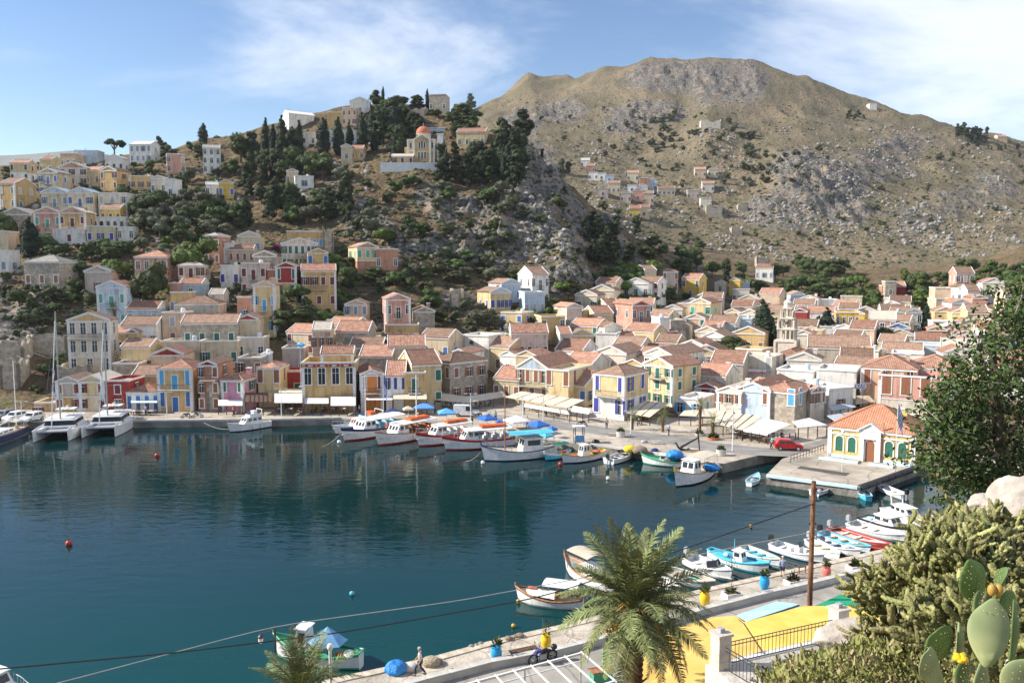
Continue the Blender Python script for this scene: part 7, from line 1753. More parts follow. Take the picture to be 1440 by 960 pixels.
# cars
def car(px, py, yaw, mat, label, L=3.7, Hc=1.5, van=False, group='cars parked on the quay'):
 p = on_plane(px, py, QZ+.008); root = thing('van' if van else 'car', label, 'van' if van else 'car', p, yaw, group); W = 1.62
 prof = [(-L*.5,.35),(-L*.49,.85),(-L*.44,1.0),(-L*.36,Hc),(L*.08,Hc),(L*.24,.98),(L*.46,.82),(L*.5,.6),(L*.5,.35)] if not van else [(-L*.5,.35),(-L*.5,Hc),(L*.1,Hc),(L*.14,Hc-.15),(L*.26,1.05),(L*.47,.9),(L*.5,.6),(L*.5,.35)]
 mb = MB(); n = len(prof); vs = []
 for s in (-1, 1): vs += [(x, s*W/2*(1 if z < 1.02 else .86), z) for x, z in prof]
 mb.add(vs, [tuple(range(n)), tuple(range(2*n-1, n-1, -1))]+[(i, n+i, n+(i+1) % n, (i+1) % n) for i in range(n)], mat); mb.build('body', root)
 g = glass_mat(); zt = Hc-.12
 for s in (-1, 1):
  y0, y1 = s*(W/2+.004), s*(W/2*.885+.006)
  for (a, b) in (((-L*.36, -L*.14), (-L*.12, L*.07)) if not van else ((L*.0, L*.16),)):
   mb = MB(); q = [(a, s*W/2*.97+s*.03, 1.03), (b+(.35 if b > 0 else 0), s*W/2*.97+s*.03, 1.03), (b-.06, y1, zt), (a+(.18 if a < -L*.2 else 0), y1, zt)]; mb.add(q, [(0,1,2,3) if s < 0 else (3,2,1,0)], g); mb.build('side_window', root)
 mb = MB(); x0, z0, x1, z1 = (L*.24, 1.0, L*.09, Hc-.06) if not van else (L*.26, 1.07, L*.145, Hc-.2)
 mb.add([(x0+.02,-W*.41,z0+.03),(x0+.02,W*.41,z0+.03),(x1+.02,W*.38,z1),(x1+.02,-W*.38,z1)], [(0,1,2,3)], g); mb.build('windscreen', root)
 for x in (-L*.31, L*.32):
  for s in (-1, 1):
   mb = MB(); M = Matrix.Translation((x, s*(W/2-.09), .31)) @ Matrix.Rotation(PI/2, 4, 'X'); mb.lathe([(.31,-.1),(.31,.1)], rubber, 14, M=M); w = mb.build('wheel', root)
   mb = MB(); M = Matrix.Translation((x, s*(W/2+.012), .31)) @ Matrix.Rotation(PI/2, 4, 'X'); mb.lathe([(.19,-.008),(.19,.008)], chrome, 10, M=M); mb.build('rim', w)
 for s in (-1, 1): mb = MB(); mb.box(L*.478, L*.503, s*W*.36-.13, s*W*.36+.13, .62, .76, cv_white); mb.build('headlight', root)
 for s in (-1, 1): mb = MB(); mb.box(-L*.507, -L*.485, s*W*.4-.08, s*W*.4+.08, .75, .95, BR); mb.build('tail_light', root)
car(1108, 632, -.12, plain('car_red', (0.46, 0.015, 0.025), .2), 'red hatchback parked in front of the taverna')
car(656, 585, -.1, plain('car_white', (0.7, 0.7, 0.7), .3), 'white delivery van by the stone mansion', 4.2, 1.9, True)
car(22, 591, -1.9, plain('car_white', (0.7, 0.7, 0.7), .3), 'white hatchback next to the lamp post on the dark quay'); car(46, 592, -1.8, plain('car_white', (0.7, 0.7, 0.7), .3), 'white hatchback closer to the catamarans')
car(6, 589, -1.8, plain('car_grey', (0.2, 0.21, 0.22), .3), 'dark grey car at the edge of the quay')
def scooter(px, py, yaw, label, mat, z=QZ, k=1.0, group='scooters', big=False):
 p = on_plane(px, py, z); root = thing('motorcycle' if big else 'scooter', label, 'motorcycle' if big else 'scooter', p, yaw, group); root.scale = (k, k, k)
 R = .31 if big else .22
 for x in (-.65, .65):
  pts = [(x+R*math.cos(a), 0, R+R*math.sin(a)) for a in [2*PI*i/14 for i in range(15)]]
  mb = MB(); mb.tube(pts, .06, rubber, 6, False); w = mb.build('wheel', root)
  mb = MB(); M = Matrix.Translation((x, 0, R)) @ Matrix.Rotation(PI/2, 4, 'X'); mb.lathe([(R*.35,-.03),(R*.35,.03)], chrome, 8, M=M)
  for i in range(5): a = 2*PI*i/5; mb.bar((x, 0, R), (x+R*.95*math.cos(a), 0, R+R*.95*math.sin(a)), .03, .03, dark_metal)
  mb.build('rim', w)
 mb = MB(); mb.tube([(-.55, 0, .62), (-.25, 0, .72), (.1, 0, .68)], [.09, .14, .12], BK, 8); mb.build('seat', root)
 mb = MB(); mb.tube([(.05, 0, .68), (.25, 0, .80), (.45, 0, .72)], [.11, .17, .09], mat, 8); mb.tube([(.45, 0, .80), (.55, 0, .6), (.5, 0, .45)], [.10, .12, .05], mat, 8); mb.build('fairing', root)
 mb = MB(); mb.box(-.2, .25, -.13, .13, .25, .56, BGR); mb.tube([(-.65, 0, R), (-.1, 0, .42), (.3, 0, .45)], .05, dark_metal, 6); mb.build('engine', root)
 for s in (-1, 1): mb = MB(); mb.tube([(.65, s*.08, R), (.46, s*.08, .9)], .028, chrome, 6); mb.build('fork', root)
 mb = MB(); mb.tube([(.36, -.34, 1.0), (.45, -.1, .93), (.45, .1, .93), (.36, .34, 1.0)], .02, dark_metal, 6); mb.build('handlebar', root)
 for s in (-1, 1): mb = MB(); mb.tube([(.4, s*.22, .97), (.38, s*.28, 1.18)], .01, dark_metal, 4); mb.box(.36, .39, s*.28-.06, s*.28+.06, 1.16, 1.25, dark_metal); mb.build('mirror', root)
 mb = MB(); mb.tube([(.1, -.14, .28), (-.4, -.16, .3), (-.75, -.17, .42)], [.035, .045, .055], chrome, 6); mb.build('exhaust_pipe', root)
 mb = MB(); mb.blob((.56, 0, .84), .08, cv_white, 1, 1, 0); mb.build('headlight', root)
 if big: mb = MB(); mb.blob((-.78, 0, .82), .2, BK, 2, 2, .03, (1, 1, .85)); mb.build('top_box', root)
scooter(818, 599, .1, 'dark scooter parked beside the corner house palm', BK); scooter(898, 597, 1.2, 'scooter leaning under the cream canopy of the tall yellow mansion', BGR); scooter(673, 588, .4, 'black scooter in the open plaza west of the white parasol', BK); scooter(686, 590, .9, 'second black scooter just outside the mansion taverna', BK)
scooter(262, 588, .1, 'dark scooter in front of the deep blue shop doors', BK); scooter(278, 587, .3, 'scooter beside the yellow shop door', BGR)
# lamp posts and flagpoles
def lamp(px, pyb, pyt, label, arm=False, z=QZ, r=.07, head='t', group='lamp posts on the quay'):
 p = on_plane(px, pyb, z); h = (pyb-pyt)*p.y/F; root = thing('street_lamp', label, 'street lamp', p, 0, group)
 mb = MB(); mb.tube([(0, 0, 0), (0, 0, h*.5), (0, 0, h)], [r*1.3, r, r*.8], steelw, 8); mb.build('pole', root)
 if head == 't':
  mb = MB(); mb.bar((-.8, 0, h-.05), (.8, 0, h-.05), .05, .05, steelw); mb.build('arm', root)
  for s in (-1, 1): mb = MB(); mb.box(s*.8-.25, s*.8+.25, -.1, .1, h-.12, h-.02, steelw); mb.build('lamp_head', root)
 else:
  mb = MB(); mb.lathe([(.05, h-.2), (.22, h-.05), (.24, h+.1), (.18, h+.26), (.05, h+.32)], steelw, 12); mb.build('lamp_head', root)
for px, b, t, lab in ((31,594,563,'white twin armed lamp post beside the parked white cars'),(502+233,598,553,'pale lamp post near the white parasol'),(662,590,552,'thin pale lamp post by the white van'),(1030,634,572,'tall white lamp post in front of the big cream canopy'),(887,613,576,'thin lamp post beside the round planter'),(764,592,556,'pale lamp post in front of the mansion taverna'),(396,588,545,'thin lamp post between the white awnings'),(235,586,550,'lamp post before the yellow house with bright blue shutters')):
 lamp(px, b, t, lab)
def flagpole(px, pyb, pyt, label, z, d=None, fl=(14, 38), kind='greek'):
 p = on_plane(px, pyb, z) if d is None else at_depth(px, pyb, d); s = p.y/F; h = (pyb-pyt)*s; root = thing('flagpole', label, 'flagpole', p, 0, 'flagpoles')
 mb = MB(); mb.tube([(0, 0, 0), (0, 0, h)], .045, steelw, 6); mb.build('pole', root)
 mb = MB(); w, g = fl[0]*s, fl[1]*s; n = 9; wb = plain('flag_white', (0.7, 0.71, 0.74), .9); bb = plain('flag_blue', (0.03, 0.10, 0.36), .9)
 # a limp striped flag hanging beside the pole
 vs = []; m = 6
 for i in range(n+1):
  for j in range(m+1):
   u = j/m; v = i/n; fall = v*w*.55
   vs.append((u*w*.55+.03*math.sin(u*9+v*3), .12*math.sin(u*8+i*.5)*u, h-.1-(v*g*.55+u*g*.45)))
 o = len(mb.v);
 for i in range(n):
  for j in range(m):
   mb.add([vs[i*(m+1)+j], vs[i*(m+1)+j+1], vs[(i+1)*(m+1)+j+1], vs[(i+1)*(m+1)+j]], [(0,1,2,3)], bb if (i % 2 == 0) else wb)
 f = mb.build('flag', root)
flagpole(1259, 664, 561, 'tall white flagpole with a limp blue and white striped flag before the customs house', QZ+.02, None, (15, 50))
flagpole(540, 618, 532, 'flagpole with a drooping blue and white flag among the excursion boats', QZ, 129.5, (10, 32))
flagpole(790, 352, 338, 'small flagpole on the crest of the crag', 0, 241, (5, 9)); flagpole(733, 586, 562, 'short flagpole with a blue flag by the mansion canopy', QZ, 137, (6, 10))
lamp(1115+75-6, 664, 605, 'thin pale pole on the customs pier', head='r', r=.035)
# kiosk, anchor, planters, benches
def kiosk():
 p = on_plane(814, 622, QZ); root = thing('kiosk', 'small blue ticket stand with a white roof on the quay', 'kiosk', p, .15)
 for x in (-.62, .62):
  for y in (-.5, .5): mb = MB(); mb.box(x-.05, x+.05, y-.05, y+.05, 0, 2.3, dark_metal); mb.build('post', root)
 mb = MB(); mb.box(-.85, .85, -.7, .7, 2.3, 2.42, cv_white); mb.build('roof', root)
 mb = MB(); mb.box(-.66, .66, -.56, -.51, .15, 1.15, plain('stand_blue', (0.16, 0.36, 0.66), .6)); mb.build('front_board', root); mb = MB(); mb.box(-.66, .66, -.5, .3, .95, 1.02, cv_white); mb.build('counter', root)
kiosk()
def anchor():
 p = on_plane(970, 634, QZ); root = thing('anchor', 'huge black iron anchor standing on the quay', 'anchor', p, -.2); s = p.y/F
 a = Vector((-1.2, 0, .45)); b = Vector((1.1, 0, 1.9)); mb = MB(); mb.tube([a, b], [.16, .1], BK, 8); mb.build('shank', root)
 mb = MB(); mb.tube([(-1.9, .0, 1.15), (-1.55, 0, .5), (-1.2, 0, .2), (-.6, 0, .12), (-.1, 0, .3)], [.05, .15, .19, .15, .05], BK, 8); mb.build('arms', root)
 mb = MB(); mb.tube([(1.3, -.1, .1), (1.1, 0, 1.9), (.95, .1, 3.2)], [.07, .11, .07], BK, 7); mb.build('stock', root)
 for (x, z) in ((-1.85, 1.0), (-.15, .32)): mb = MB(); mb.blob((x, 0, z), .22, BK, 3, 1, .05, (1, 1.4, .4)); mb.build('fluke', root)
 mb = MB(); mb.box(-.6, 1.8, -.6, .6, -.05, .12, netb); mb.build('base', root)
anchor()
def pot_plant(root, r, z, n, seed, mat, h=.5):
 rn = random.Random(seed); mb = MB()
 for i in range(n):
  d = Vector((rn.gauss(0, 1), rn.gauss(0, 1), abs(rn.gauss(.6, .6)))).normalized(); p = Vector((0, 0, z))+Vector((d.x*r, d.y*r, d.z*h))*rn.uniform(.3, 1); t = d.cross(Vector((rn.random(), rn.random(), rn.random()))).normalized(); s = r*.5*rn.uniform(.6, 1.3)
  mb.add([p-t*s*.4, p+t*s*.4, p+d*s*1.4], [(0,1,2)], mat)
 mb.build('plant', root)['kind'] = 'stuff'
def planter(px, py, label, r=.65, h=.8, mat=None, plant=True, z=QZ, group='round concrete planters'):
 p = on_plane(px, py, z); root = thing('planter', label, 'planter', p, 0, group); mb = MB(); mb.lathe([(r*.9, 0), (r, .05), (r, h), (r*.88, h), (r*.88, h-.08)], mat or concrete, 16); mb.build('pot', root)
 pot_plant(root, r*.7, h, 120, px, LEAF['broad'], .5)
planter(873, 614, 'round concrete planter with a green plant beside the plaza road'); planter(1014, 640, 'round concrete planter close to the quay corner'); planter(984, 612, 'low round stone bed around the tallest plaza palm', .7, .3); planter(1003, 618, 'low terracotta bed around the short palm', .9, .35, plain('terracotta', (0.42, 0.16, 0.08), .8))
def bench(px, py, yaw, label, L=1.6, z=QZ, mat=None, group='benches', back=False, k=1.0):
 p = on_plane(px, py, z); root = thing('bench', label, 'bench', p, yaw, group); root.scale = (k, k, k); m = mat or dark_wood
 for i in range(3): mb = MB(); mb.box(-L/2, L/2, -.24+i*.17, -.10+i*.17, .42, .48, m); mb.build('slat', root)
 for s in (-1, 1): mb = MB(); mb.box(s*L*.4-.06, s*L*.4+.06, -.2, .2, 0, .42, m); mb.build('leg', root)
bench(862, 613, -.1, 'pale bench by the road near the round planter', 1.6, QZ, concrete); bench(922, 624, -.15, 'pale bench between the anchor and the plaza road', 1.6, QZ, concrete)
def ground_heap(px, py, r, m, label, name, cat, group=None, sq=(1.2, 1, .7), z=QZ, seed=1):
 p = on_plane(px, py, z); rn = random.Random(seed+px); mb = MB()
 mb.blob((0, 0, r*.35), r, m, seed, 3, .07, sq)
 for k in range(3): mb.blob((rn.uniform(-.6, .6)*r, rn.uniform(-.5, .5)*r, r*.3), r*rn.uniform(.4, .65), m, seed+k, 2, .1, sq)
 o = mb.build(name, None, True, p); tag(o, label, cat, group); return o
tarp_d = noisy('blue_tarpaulin', (0.02, 0.16, 0.48), (0.05, 0.30, 0.70), 2, .5, bump=.8)
ground_heap(949, 643, .95, tarp_d, 'blue tarpaulin heap on the quay next to the anchor', 'tarpaulin_heap', 'tarpaulin'); ground_heap(1000, 660, .8, tarp_d, 'blue tarpaulin bundle at the quay corner', 'tarpaulin_heap', 'tarpaulin'); ground_heap(886, 634, .75, netm, 'bright yellow fishing net pile on the quay', 'net_pile', 'fishing net'); ground_heap(900, 636, .85, netb, 'grey brown net pile beside the yellow one', 'net_pile', 'fishing net'); ground_heap(921, 634, .4, pb3, 'small navy bundle at the stern of the green gunwale boat', 'bundle', 'bundle')
ground_heap(838, 622, .45, BK, 'dark machine parts heaped by the kiosk', 'gear_heap', 'gear'); ground_heap(826, 625, .35, netb, 'brown net bundle by the kiosk', 'net_pile', 'fishing net'); ground_heap(906, 622, .4, BGR, 'grey sacks stacked behind the net piles', 'sack_pile', 'sacks')
# taverna tables and chairs
def furniture():
 rn = random.Random(4); tb = MB(); tb.box(-.38, .38, -.38, .38, .72, .76, cv_white); tm_ = tb.mesh('tabletop'); lb = MB(); lb.box(-.04, .04, -.04, .04, 0, .72, dark_metal); lb.box(-.25, .25, -.25, .25, 0, .03, dark_metal); lm_ = lb.mesh('pedestal')
 sb = MB(); sb.box(-.2, .2, -.2, .2, .42, .46, dark_wood); sm_ = sb.mesh('seat'); bb = MB(); bb.box(-.2, .2, .17, .21, .46, .9, dark_wood); bm_ = bb.mesh('backrest'); l2 = MB(); l2.box(-.02, .02, -.02, .02, 0, .42, dark_wood); l2m = l2.mesh('leg')
 spots = []
 for i in range(7): spots.append((1036+i*10.5, 615+i*1.9+rn.uniform(-.5, .5), 'white topped table of the taverna row behind the red car'))
 for i in range(6): spots.append((1030+i*11, 609+i*1.9, 'table in the shade of the big cream canopy'))
 for i in range(5): spots.append((745+i*10, 577+i*2.0, 'table in the shade of the mansion taverna'))
 for i in range(4): spots.append((890+i*7, 589+i*.6, 'table under the canopy of the tall yellow mansion'))
 for i in range(6): spots.append((622+i*13, 571, 'table under the stone mansion canopies'))
 for i in range(7): spots.append((393+i*15, 580, 'table under the white awnings of the ochre mansion'))
 for i in range(4): spots.append((188+i*8, 583.5, 'table outside the white waterfront shop'))
 for px, py, lab in spots:
  p = on_plane(px, py, QZ+.01); t = thing('cafe_table', lab, 'table', p, rn.uniform(-.3, .3), lab); link('tabletop', tm_, t); link('pedestal', lm_, t)
  for k in range(2):
   a = rn.uniform(0, 6.28); c = thing('cafe_chair', 'dark chair at a '+lab.replace('white topped ', ''), 'chair', (p.x+.68*math.cos(a), p.y+.68*math.sin(a), p.z), a-PI/2, 'chairs at a '+lab)
   link('seat', sm_, c); link('backrest', bm_, c)
   for x in (-.18, .18):
    for y in (-.18, .18): link('leg', l2m, c, (x, y, 0))
furniture()
# railing by the basin
mb = None
def railing():
 a = on_plane(1112, 650, QZ); b = on_plane(1158, 634, QZ); root = thing('railing', 'low dark railing between the road and the basin', 'railing', a, 0); d = b-a
 for i in range(12): t = d*(i/11); mb = MB(); mb.box(t.x-.03, t.x+.03, t.y-.03, t.y+.03, 0, .95, dark_metal); mb.build('baluster', root)
 for z in (.9, .45): mb = MB(); mb.bar((0, 0, z), (d.x, d.y, z), .05, .05, dark_metal); mb.build('rail', root)
railing()
mb = MB(); q = [on_plane(*p, QZ+.03) for p in ((1120,658),(1126,655),(1196,665),(1189,669))]; mb.add(q, [(0,1,2,3)], plain('dark_mat', (0.09, 0.075, 0.065), .9)); tag(mb.build('rubber_mat'), 'long dark strip mat lying on the customs pier', 'mat')
# ---------------- people
skin_m = noisy('skin', (0.42, 0.26, 0.18), (0.50, 0.32, 0.23), 6, 0.6)
def skin_body(name, pts, edges, radii, mat, parent, sub=1):
 me = bpy.data.meshes.new(name); me.from_pydata(pts, edges, []); me.update()
 o = link(name, me, parent); sk = o.modifiers.new('skin', 'SKIN'); lay = me.skin_vertices[0] if me.skin_vertices else None
 if lay is None:
  me.attributes  # the layer appears with the modifier
  bm_ = __import__('bmesh').new(); bm_.from_mesh(me); bm_.verts.layers.skin.verify(); bm_.to_mesh(me); bm_.free(); lay = me.skin_vertices[0]
 for i, r in enumerate(radii):
  r = r if isinstance(r, tuple) else (r, r); lay.data[i].radius = r; lay.data[i].use_root = (i == 0)
 ss = o.modifiers.new('smooth', 'SUBSURF'); ss.levels = sub; ss.render_levels = sub
 me.materials.append(mat); return o
def person(label, p, rz, shirt, trousers, hairm, stride=.28, short=False, cap=None, arm=.25, k=1.0, lod=0, sit=False):
 root = thing('person', label, 'person', p, rz, None); root.scale = (k, k, k)
 s = stride    # walks towards +x
 hip, ch = Vector((0, 0, .95)), Vector((.02, 0, 1.38))
 Lk, La = Vector((s*.75+.05, .10, .50)), Vector((s, .10, .08)); Rk, Ra = Vector((-s*.25+.08, -.10, .50)), Vector((-s*1.1, -.10, .12))
 pts = [hip, (0, 0, 1.15), ch, (.03, 0, 1.5), (.05, 0, 1.57), (.06, 0, 1.66), (.05, 0, 1.74),
     (0, .10, .90), Lk, La, La+Vector((.17, .02, -.04)), (0, -.10, .90), Rk, Ra, Ra+Vector((.16, -.02, -.05)),
     (.02, .19, 1.40), (-arm*.5, .25, 1.14), (-arm*.4+.1, .26, .90), (-arm*.35+.14, .26, .83), (.02, -.19, 1.40), (arm*.45, -.25, 1.14), (arm*.8+.1, -.25, .93), (arm*.9+.14, -.25, .87)]
 E = [(0,1),(1,2),(2,3),(3,4),(4,5),(5,6),(0,7),(7,8),(8,9),(9,10),(0,11),(11,12),(12,13),(13,14),(2,15),(15,16),(16,17),(17,18),(2,19),(19,20),(20,21),(21,22)]
 R = [(.13,.10),(.12,.095),(.14,.10),.055,.055,.085,.075,.085,.058,.042,.032,.085,.058,.042,.032,.062,.046,.034,.036,.062,.046,.034,.036]
 if lod == 0:
  for w, sg in ((18, 1), (22, -1)):
   b = Vector(pts[w]); d = Vector((.03, 0, -.05))
   for f in range(5):
    n = len(pts); o = Vector((-.035+.018*f if f else .03, -sg*.02*(f == 0), 0)); ln = (.05, .075, .085, .08, .06)[f]
    pts += [b+o*.6+Vector((.02, 0, -.03)), b+o+Vector((.035, -sg*.012, -.03-ln*.8))]; E += [(w, n), (n, n+1)]; R += [.011, .008]
 skin_body('body', pts, E, R, skin_m, root)
 skin_body('shirt', [(0, 0, .93), (0, 0, 1.15), (.02, 0, 1.38), (.03, 0, 1.46), (.02, .19, 1.40), (-arm*.3, .225, 1.24), (.02, -.19, 1.40), (arm*.25, -.225, 1.24)], [(0,1),(1,2),(2,3),(2,4),(4,5),(2,6),(6,7)], [(.15,.12),(.145,.115),(.165,.125),.075,.08,.068,.08,.068], shirt, root)
 e = .55 if short else 1.0
 A = Lk.lerp(La, .95) if not short else Vector((0, .10, .90)).lerp(Lk, .9); B_ = Rk.lerp(Ra, .95) if not short else Vector((0, -.10, .90)).lerp(Rk, .9)
 if short: skin_body('shorts', [hip, (0, .10, .88), A, (0, -.10, .88), B_], [(0,1),(1,2),(0,3),(3,4)], [(.15,.12),.105,.085,.105,.085], trousers, root)
 else: skin_body('trousers', [hip, (0, .10, .88), Lk, A, (0, -.10, .88), Rk, B_], [(0,1),(1,2),(2,3),(0,4),(4,5),(5,6)], [(.15,.12),.105,.078,.062,.105,.078,.062], trousers, root)
 mb = MB()
 if cap is not None: mb.blob((.05, 0, 1.745), .105, cap, 1, 2, 0, (1, .9, .6)); mb.box(.1, .24, -.07, .07, 1.725, 1.74, cap); mb.build('cap', root, True)
 else: mb.blob((.035, 0, 1.735), .108, hairm, 1, 2, .02, (1, .92, .72)); mb.build('hair', root, True)
 if lod == 0:
  mb = MB(); mb.blob((.155, 0, 1.655), .022, skin_m, 1, 1, 0, (1, .8, 1.3)); mb.build('nose', root)
  for sg in (-1, 1): mb = MB(); mb.blob((.135, sg*.034, 1.685), .012, BK, 1, 1, 0); mb.build('eye', root); mb = MB(); mb.blob((.06, sg*.09, 1.665), .025, skin_m, 1, 1, 0, (.8, .5, 1.3)); mb.build('ear', root)
  mb = MB(); mb.box(.132, .142, -.025, .025, 1.607, 1.615, BR); mb.build('mouth', root)
 for a in (La, Ra):
  mb = MB(); mb.blob((a.x+.07, a.y, a.z-.045), .085, BK, 2, 1, 0, (1.7, .6, .55)); mb.build('shoe', root)
 return root
white_shirt = plain('white_shirt', (0.68, 0.66, 0.64), .9); blue_shirt = plain('blue_shirt', (0.20, 0.34, 0.62), .9); denim = plain('dark_denim', (0.025, 0.035, 0.06), .9); grey_hair = plain('grey_hair', (0.45, 0.43, 0.41), .8); dark_hair = plain('dark_hair', (0.03, 0.02, 0.015), .8)
person('grey haired person in a white top and dark trousers striding along the promenade', on_plane(591, 949, QZ), PI-.1, white_shirt, denim, grey_hair, .30)
person('man in a blue shirt, dark shorts and white cap walking beside the rowing boat', on_plane(1100, 812, QZ), 1.2, blue_shirt, denim, grey_hair, .2, True, whitewash)
for px, py, rz, sh, lab in ((853,603,1.4,BGR,'person in grey walking across the plaza road'),(426,583,1.0,BR,'person in a red top under the white awning'),(1099,622,.4,denim,'waiter in dark clothes beside the red car'),(697,592,2,BT,'person in turquoise at the small blue stall'),(768,585,.3,white_shirt,'person in white near the mansion taverna'),(1046,616,2.2,white_shirt,'diner in white standing by the taverna tables'),(940,612,.5,blue_shirt,'person in blue walking by the plaza palms'),(742,601,2.6,white_shirt,'person in white between the parasols'),(1085,631,3.0,BT,'person in turquoise stepping off the kerb near the red car'),(505,583,.2,white_shirt,'person in white at the east end of the ochre mansion awnings'),(612,583,1.8,denim,'person in dark clothes outside the stone mansion canopy'),(205,584,1,blue_shirt,'person in blue outside the white waterfront shop'),(328,585,.4,BO,'person in orange before the rose pink house'),(664,596,1.0,denim,'person in dark clothes beside the bright blue parasol')):
 person(lab, on_plane(px, py, QZ), rz, sh, denim, dark_hair, .15, False, None, .15, 1.0, 1)
# ---------------- near promenade: pots, planters, benches, motorcycle
def glazed_pot(px, py, mat, label, k=1.0, plant=LEAF['broad'], np_=130, ph=.7):
 p = on_plane(px, py, QZ); root = thing('plant_pot', label, 'plant pot', p, 0, 'glazed pots on the promenade'); root.scale = (k, k, k)
 mb = MB(); mb.lathe([(.20, 0), (.27, .12), (.37, .45), (.38, .68), (.33, .88), (.27, .96), (.31, 1.02), (.31, 1.06), (.25, 1.06), (.24, .98)], mat, 18); mb.build('pot', root, True)
 pot_plant(root, .32, 1.0, np_, px, plant, ph)
pot_b = plain('glazed_blue', (0.02, 0.30, 0.62), .25); pot_y = plain('glazed_yellow', (0.74, 0.48, 0.02), .3); pot_r = plain('glazed_coral', (0.62, 0.16, 0.13), .4)
glazed_pot(698, 929, pot_b, 'glazed blue pot with a flowering plant beside the bench', .95); glazed_pot(768, 911, pot_y, 'yellow pot holding a cactus behind the motorcycle', .9, LEAF['scrub'], 60, 1.1); glazed_pot(991, 851, pot_y, 'yellow pot next to the palm fronds', 1.02); glazed_pot(1075, 828, pot_b, 'glazed blue pot nearest the man in the blue shirt', 1.02); glazed_pot(1162, 812, pot_r, 'coral red pot beside the wooden pole', .92)
soil = noisy('soil', (0.10, 0.06, 0.04), (0.2, 0.13, 0.08), 6, .95)
def box_planter(px, py, label, yaw, plant, n, h, sapling=False, L=1.2):
 p = on_plane(px, py, QZ); root = thing('planter_box', label, 'planter', p, yaw, 'white planter boxes'); W = .85
 for a in ((-L/2, L/2, -W/2, -W/2+.1), (-L/2, L/2, W/2-.1, W/2), (-L/2, -L/2+.1, -W/2+.1, W/2-.1), (L/2-.1, L/2, -W/2+.1, W/2-.1)): mb = MB(); mb.box(*a, 0, .42, whitewash); mb.build('side', root)
 mb = MB(); mb.box(-L/2+.1, L/2-.1, -W/2+.1, W/2-.1, .05, .36, soil); mb.build('soil', root); pot_plant(root, .42, .36, n, px, plant, h)
 if sapling:
  mb = MB(); mb.tube([(0, 0, .3), (.05, 0, 1.6), (-.05, 0, 3.1)], [.04, .03, .015], bark, 6); mb.build('stem', root); rn = random.Random(3); mb = MB()
  for i in range(70): c = Vector((rn.gauss(0, .25), rn.gauss(0, .25), rn.uniform(2, 3.3))); t = Vector((rn.gauss(0, 1), rn.gauss(0, 1), rn.gauss(0, 1))).normalized()*.14; u = t.cross(Vector((0, .3, 1))).normalized()*.06; mb.add([c-u, c+u, c+t], [(0,1,2)], LEAF['olive'])
  mb.build('leaves', root)
box_planter(1028, 840, 'white planter box with a thin sapling next to the yellow pot', .33, LEAF['broad'], 60, .5, True); box_planter(1115, 822, 'white planter box with spiky leaves between the blue and coral pots', .33, LEAF['scrub'], 70, .6); box_planter(1204, 801, 'white planter box full of green shrubs', .3, LEAF['broad'], 160, .5, False, 1.5); box_planter(868, 890, 'white planter box hidden under the palm fronds', .28, LEAF['bright'], 110, .7)
bench(736, 922, .42, 'dark wooden bench on the promenade beside the motorcycle', 1.9, QZ, dark_wood, 'promenade benches'); bench(1243, 799, .4, 'dark bench at the far end of the promenade', 1.6, QZ, dark_wood, 'promenade benches')
p = on_plane(1268, 792, QZ); t = thing('bin', 'bright blue round bin behind the cactus', 'bin', p, 0); mb = MB(); mb.lathe([(.33, 0), (.36, .8), (.38, .82), (.38, .9), (.3, .9)], pot_b, 16); mb.build('body', t)
scooter(763, 931, -2.66, 'blue motorcycle with a round top box parked by the low wall', plain('moto_blue', (0.05, 0.05, 0.32), .3), QZ, 1.06, None, True)
ground_heap(557, 944, .62, tarp_d, 'bright blue tarpaulin bundle on the promenade edge', 'tarpaulin_heap', 'tarpaulin', sq=(1.1, 1, .8)); ground_heap(576, 941, .42, plain('white_sack', (0.6, 0.57, 0.52), .9), 'white sack between the blue bundle and the net', 'sack', 'sack'); ground_heap(606, 934, .5, noisy('pale_net', (0.36, 0.29, 0.20), (0.52, 0.44, 0.33), 12, .95, bump=.7), 'pale brown fishing net heaped on the promenade', 'net_pile', 'fishing net'); ground_heap(615, 932, .3, netb, 'dark net end beside the pale net', 'net_pile', 'fishing net')
for i, (px, py, r) in enumerate(((663,909,.16),(670,907,.13),(676,905,.15),(715,899,.25),(725,896,.2),(731,895,.26))): ground_heap(px, py, r, rockm if i < 3 else netb, 'small loose stone on the promenade rim' if i < 3 else 'dark mooring lump on the promenade rim', 'loose_stone' if i < 3 else 'mooring_block', 'stone' if i < 3 else 'mooring', 'stones on the rim' if i < 3 else 'mooring lumps', seed=i)
def pedestal():
 for px, py in ((1085+43, 806),):
  p = on_plane(px, py, QZ); t = thing('mooring_post', 'small rusty mooring frame at the edge beside the speedboat', 'mooring post', p, .3); rm = plain('rust', (0.25, 0.08, 0.05), .8)
  for x in (-.3, .3): mb = MB(); mb.tube([(x, 0, 0), (x, 0, .7)], .05, rm, 6); mb.build('post', t)
  mb = MB(); mb.tube([(-.4, 0, .55), (.4, 0, .55)], .04, rm, 6); mb.build('bar', t)
pedestal()
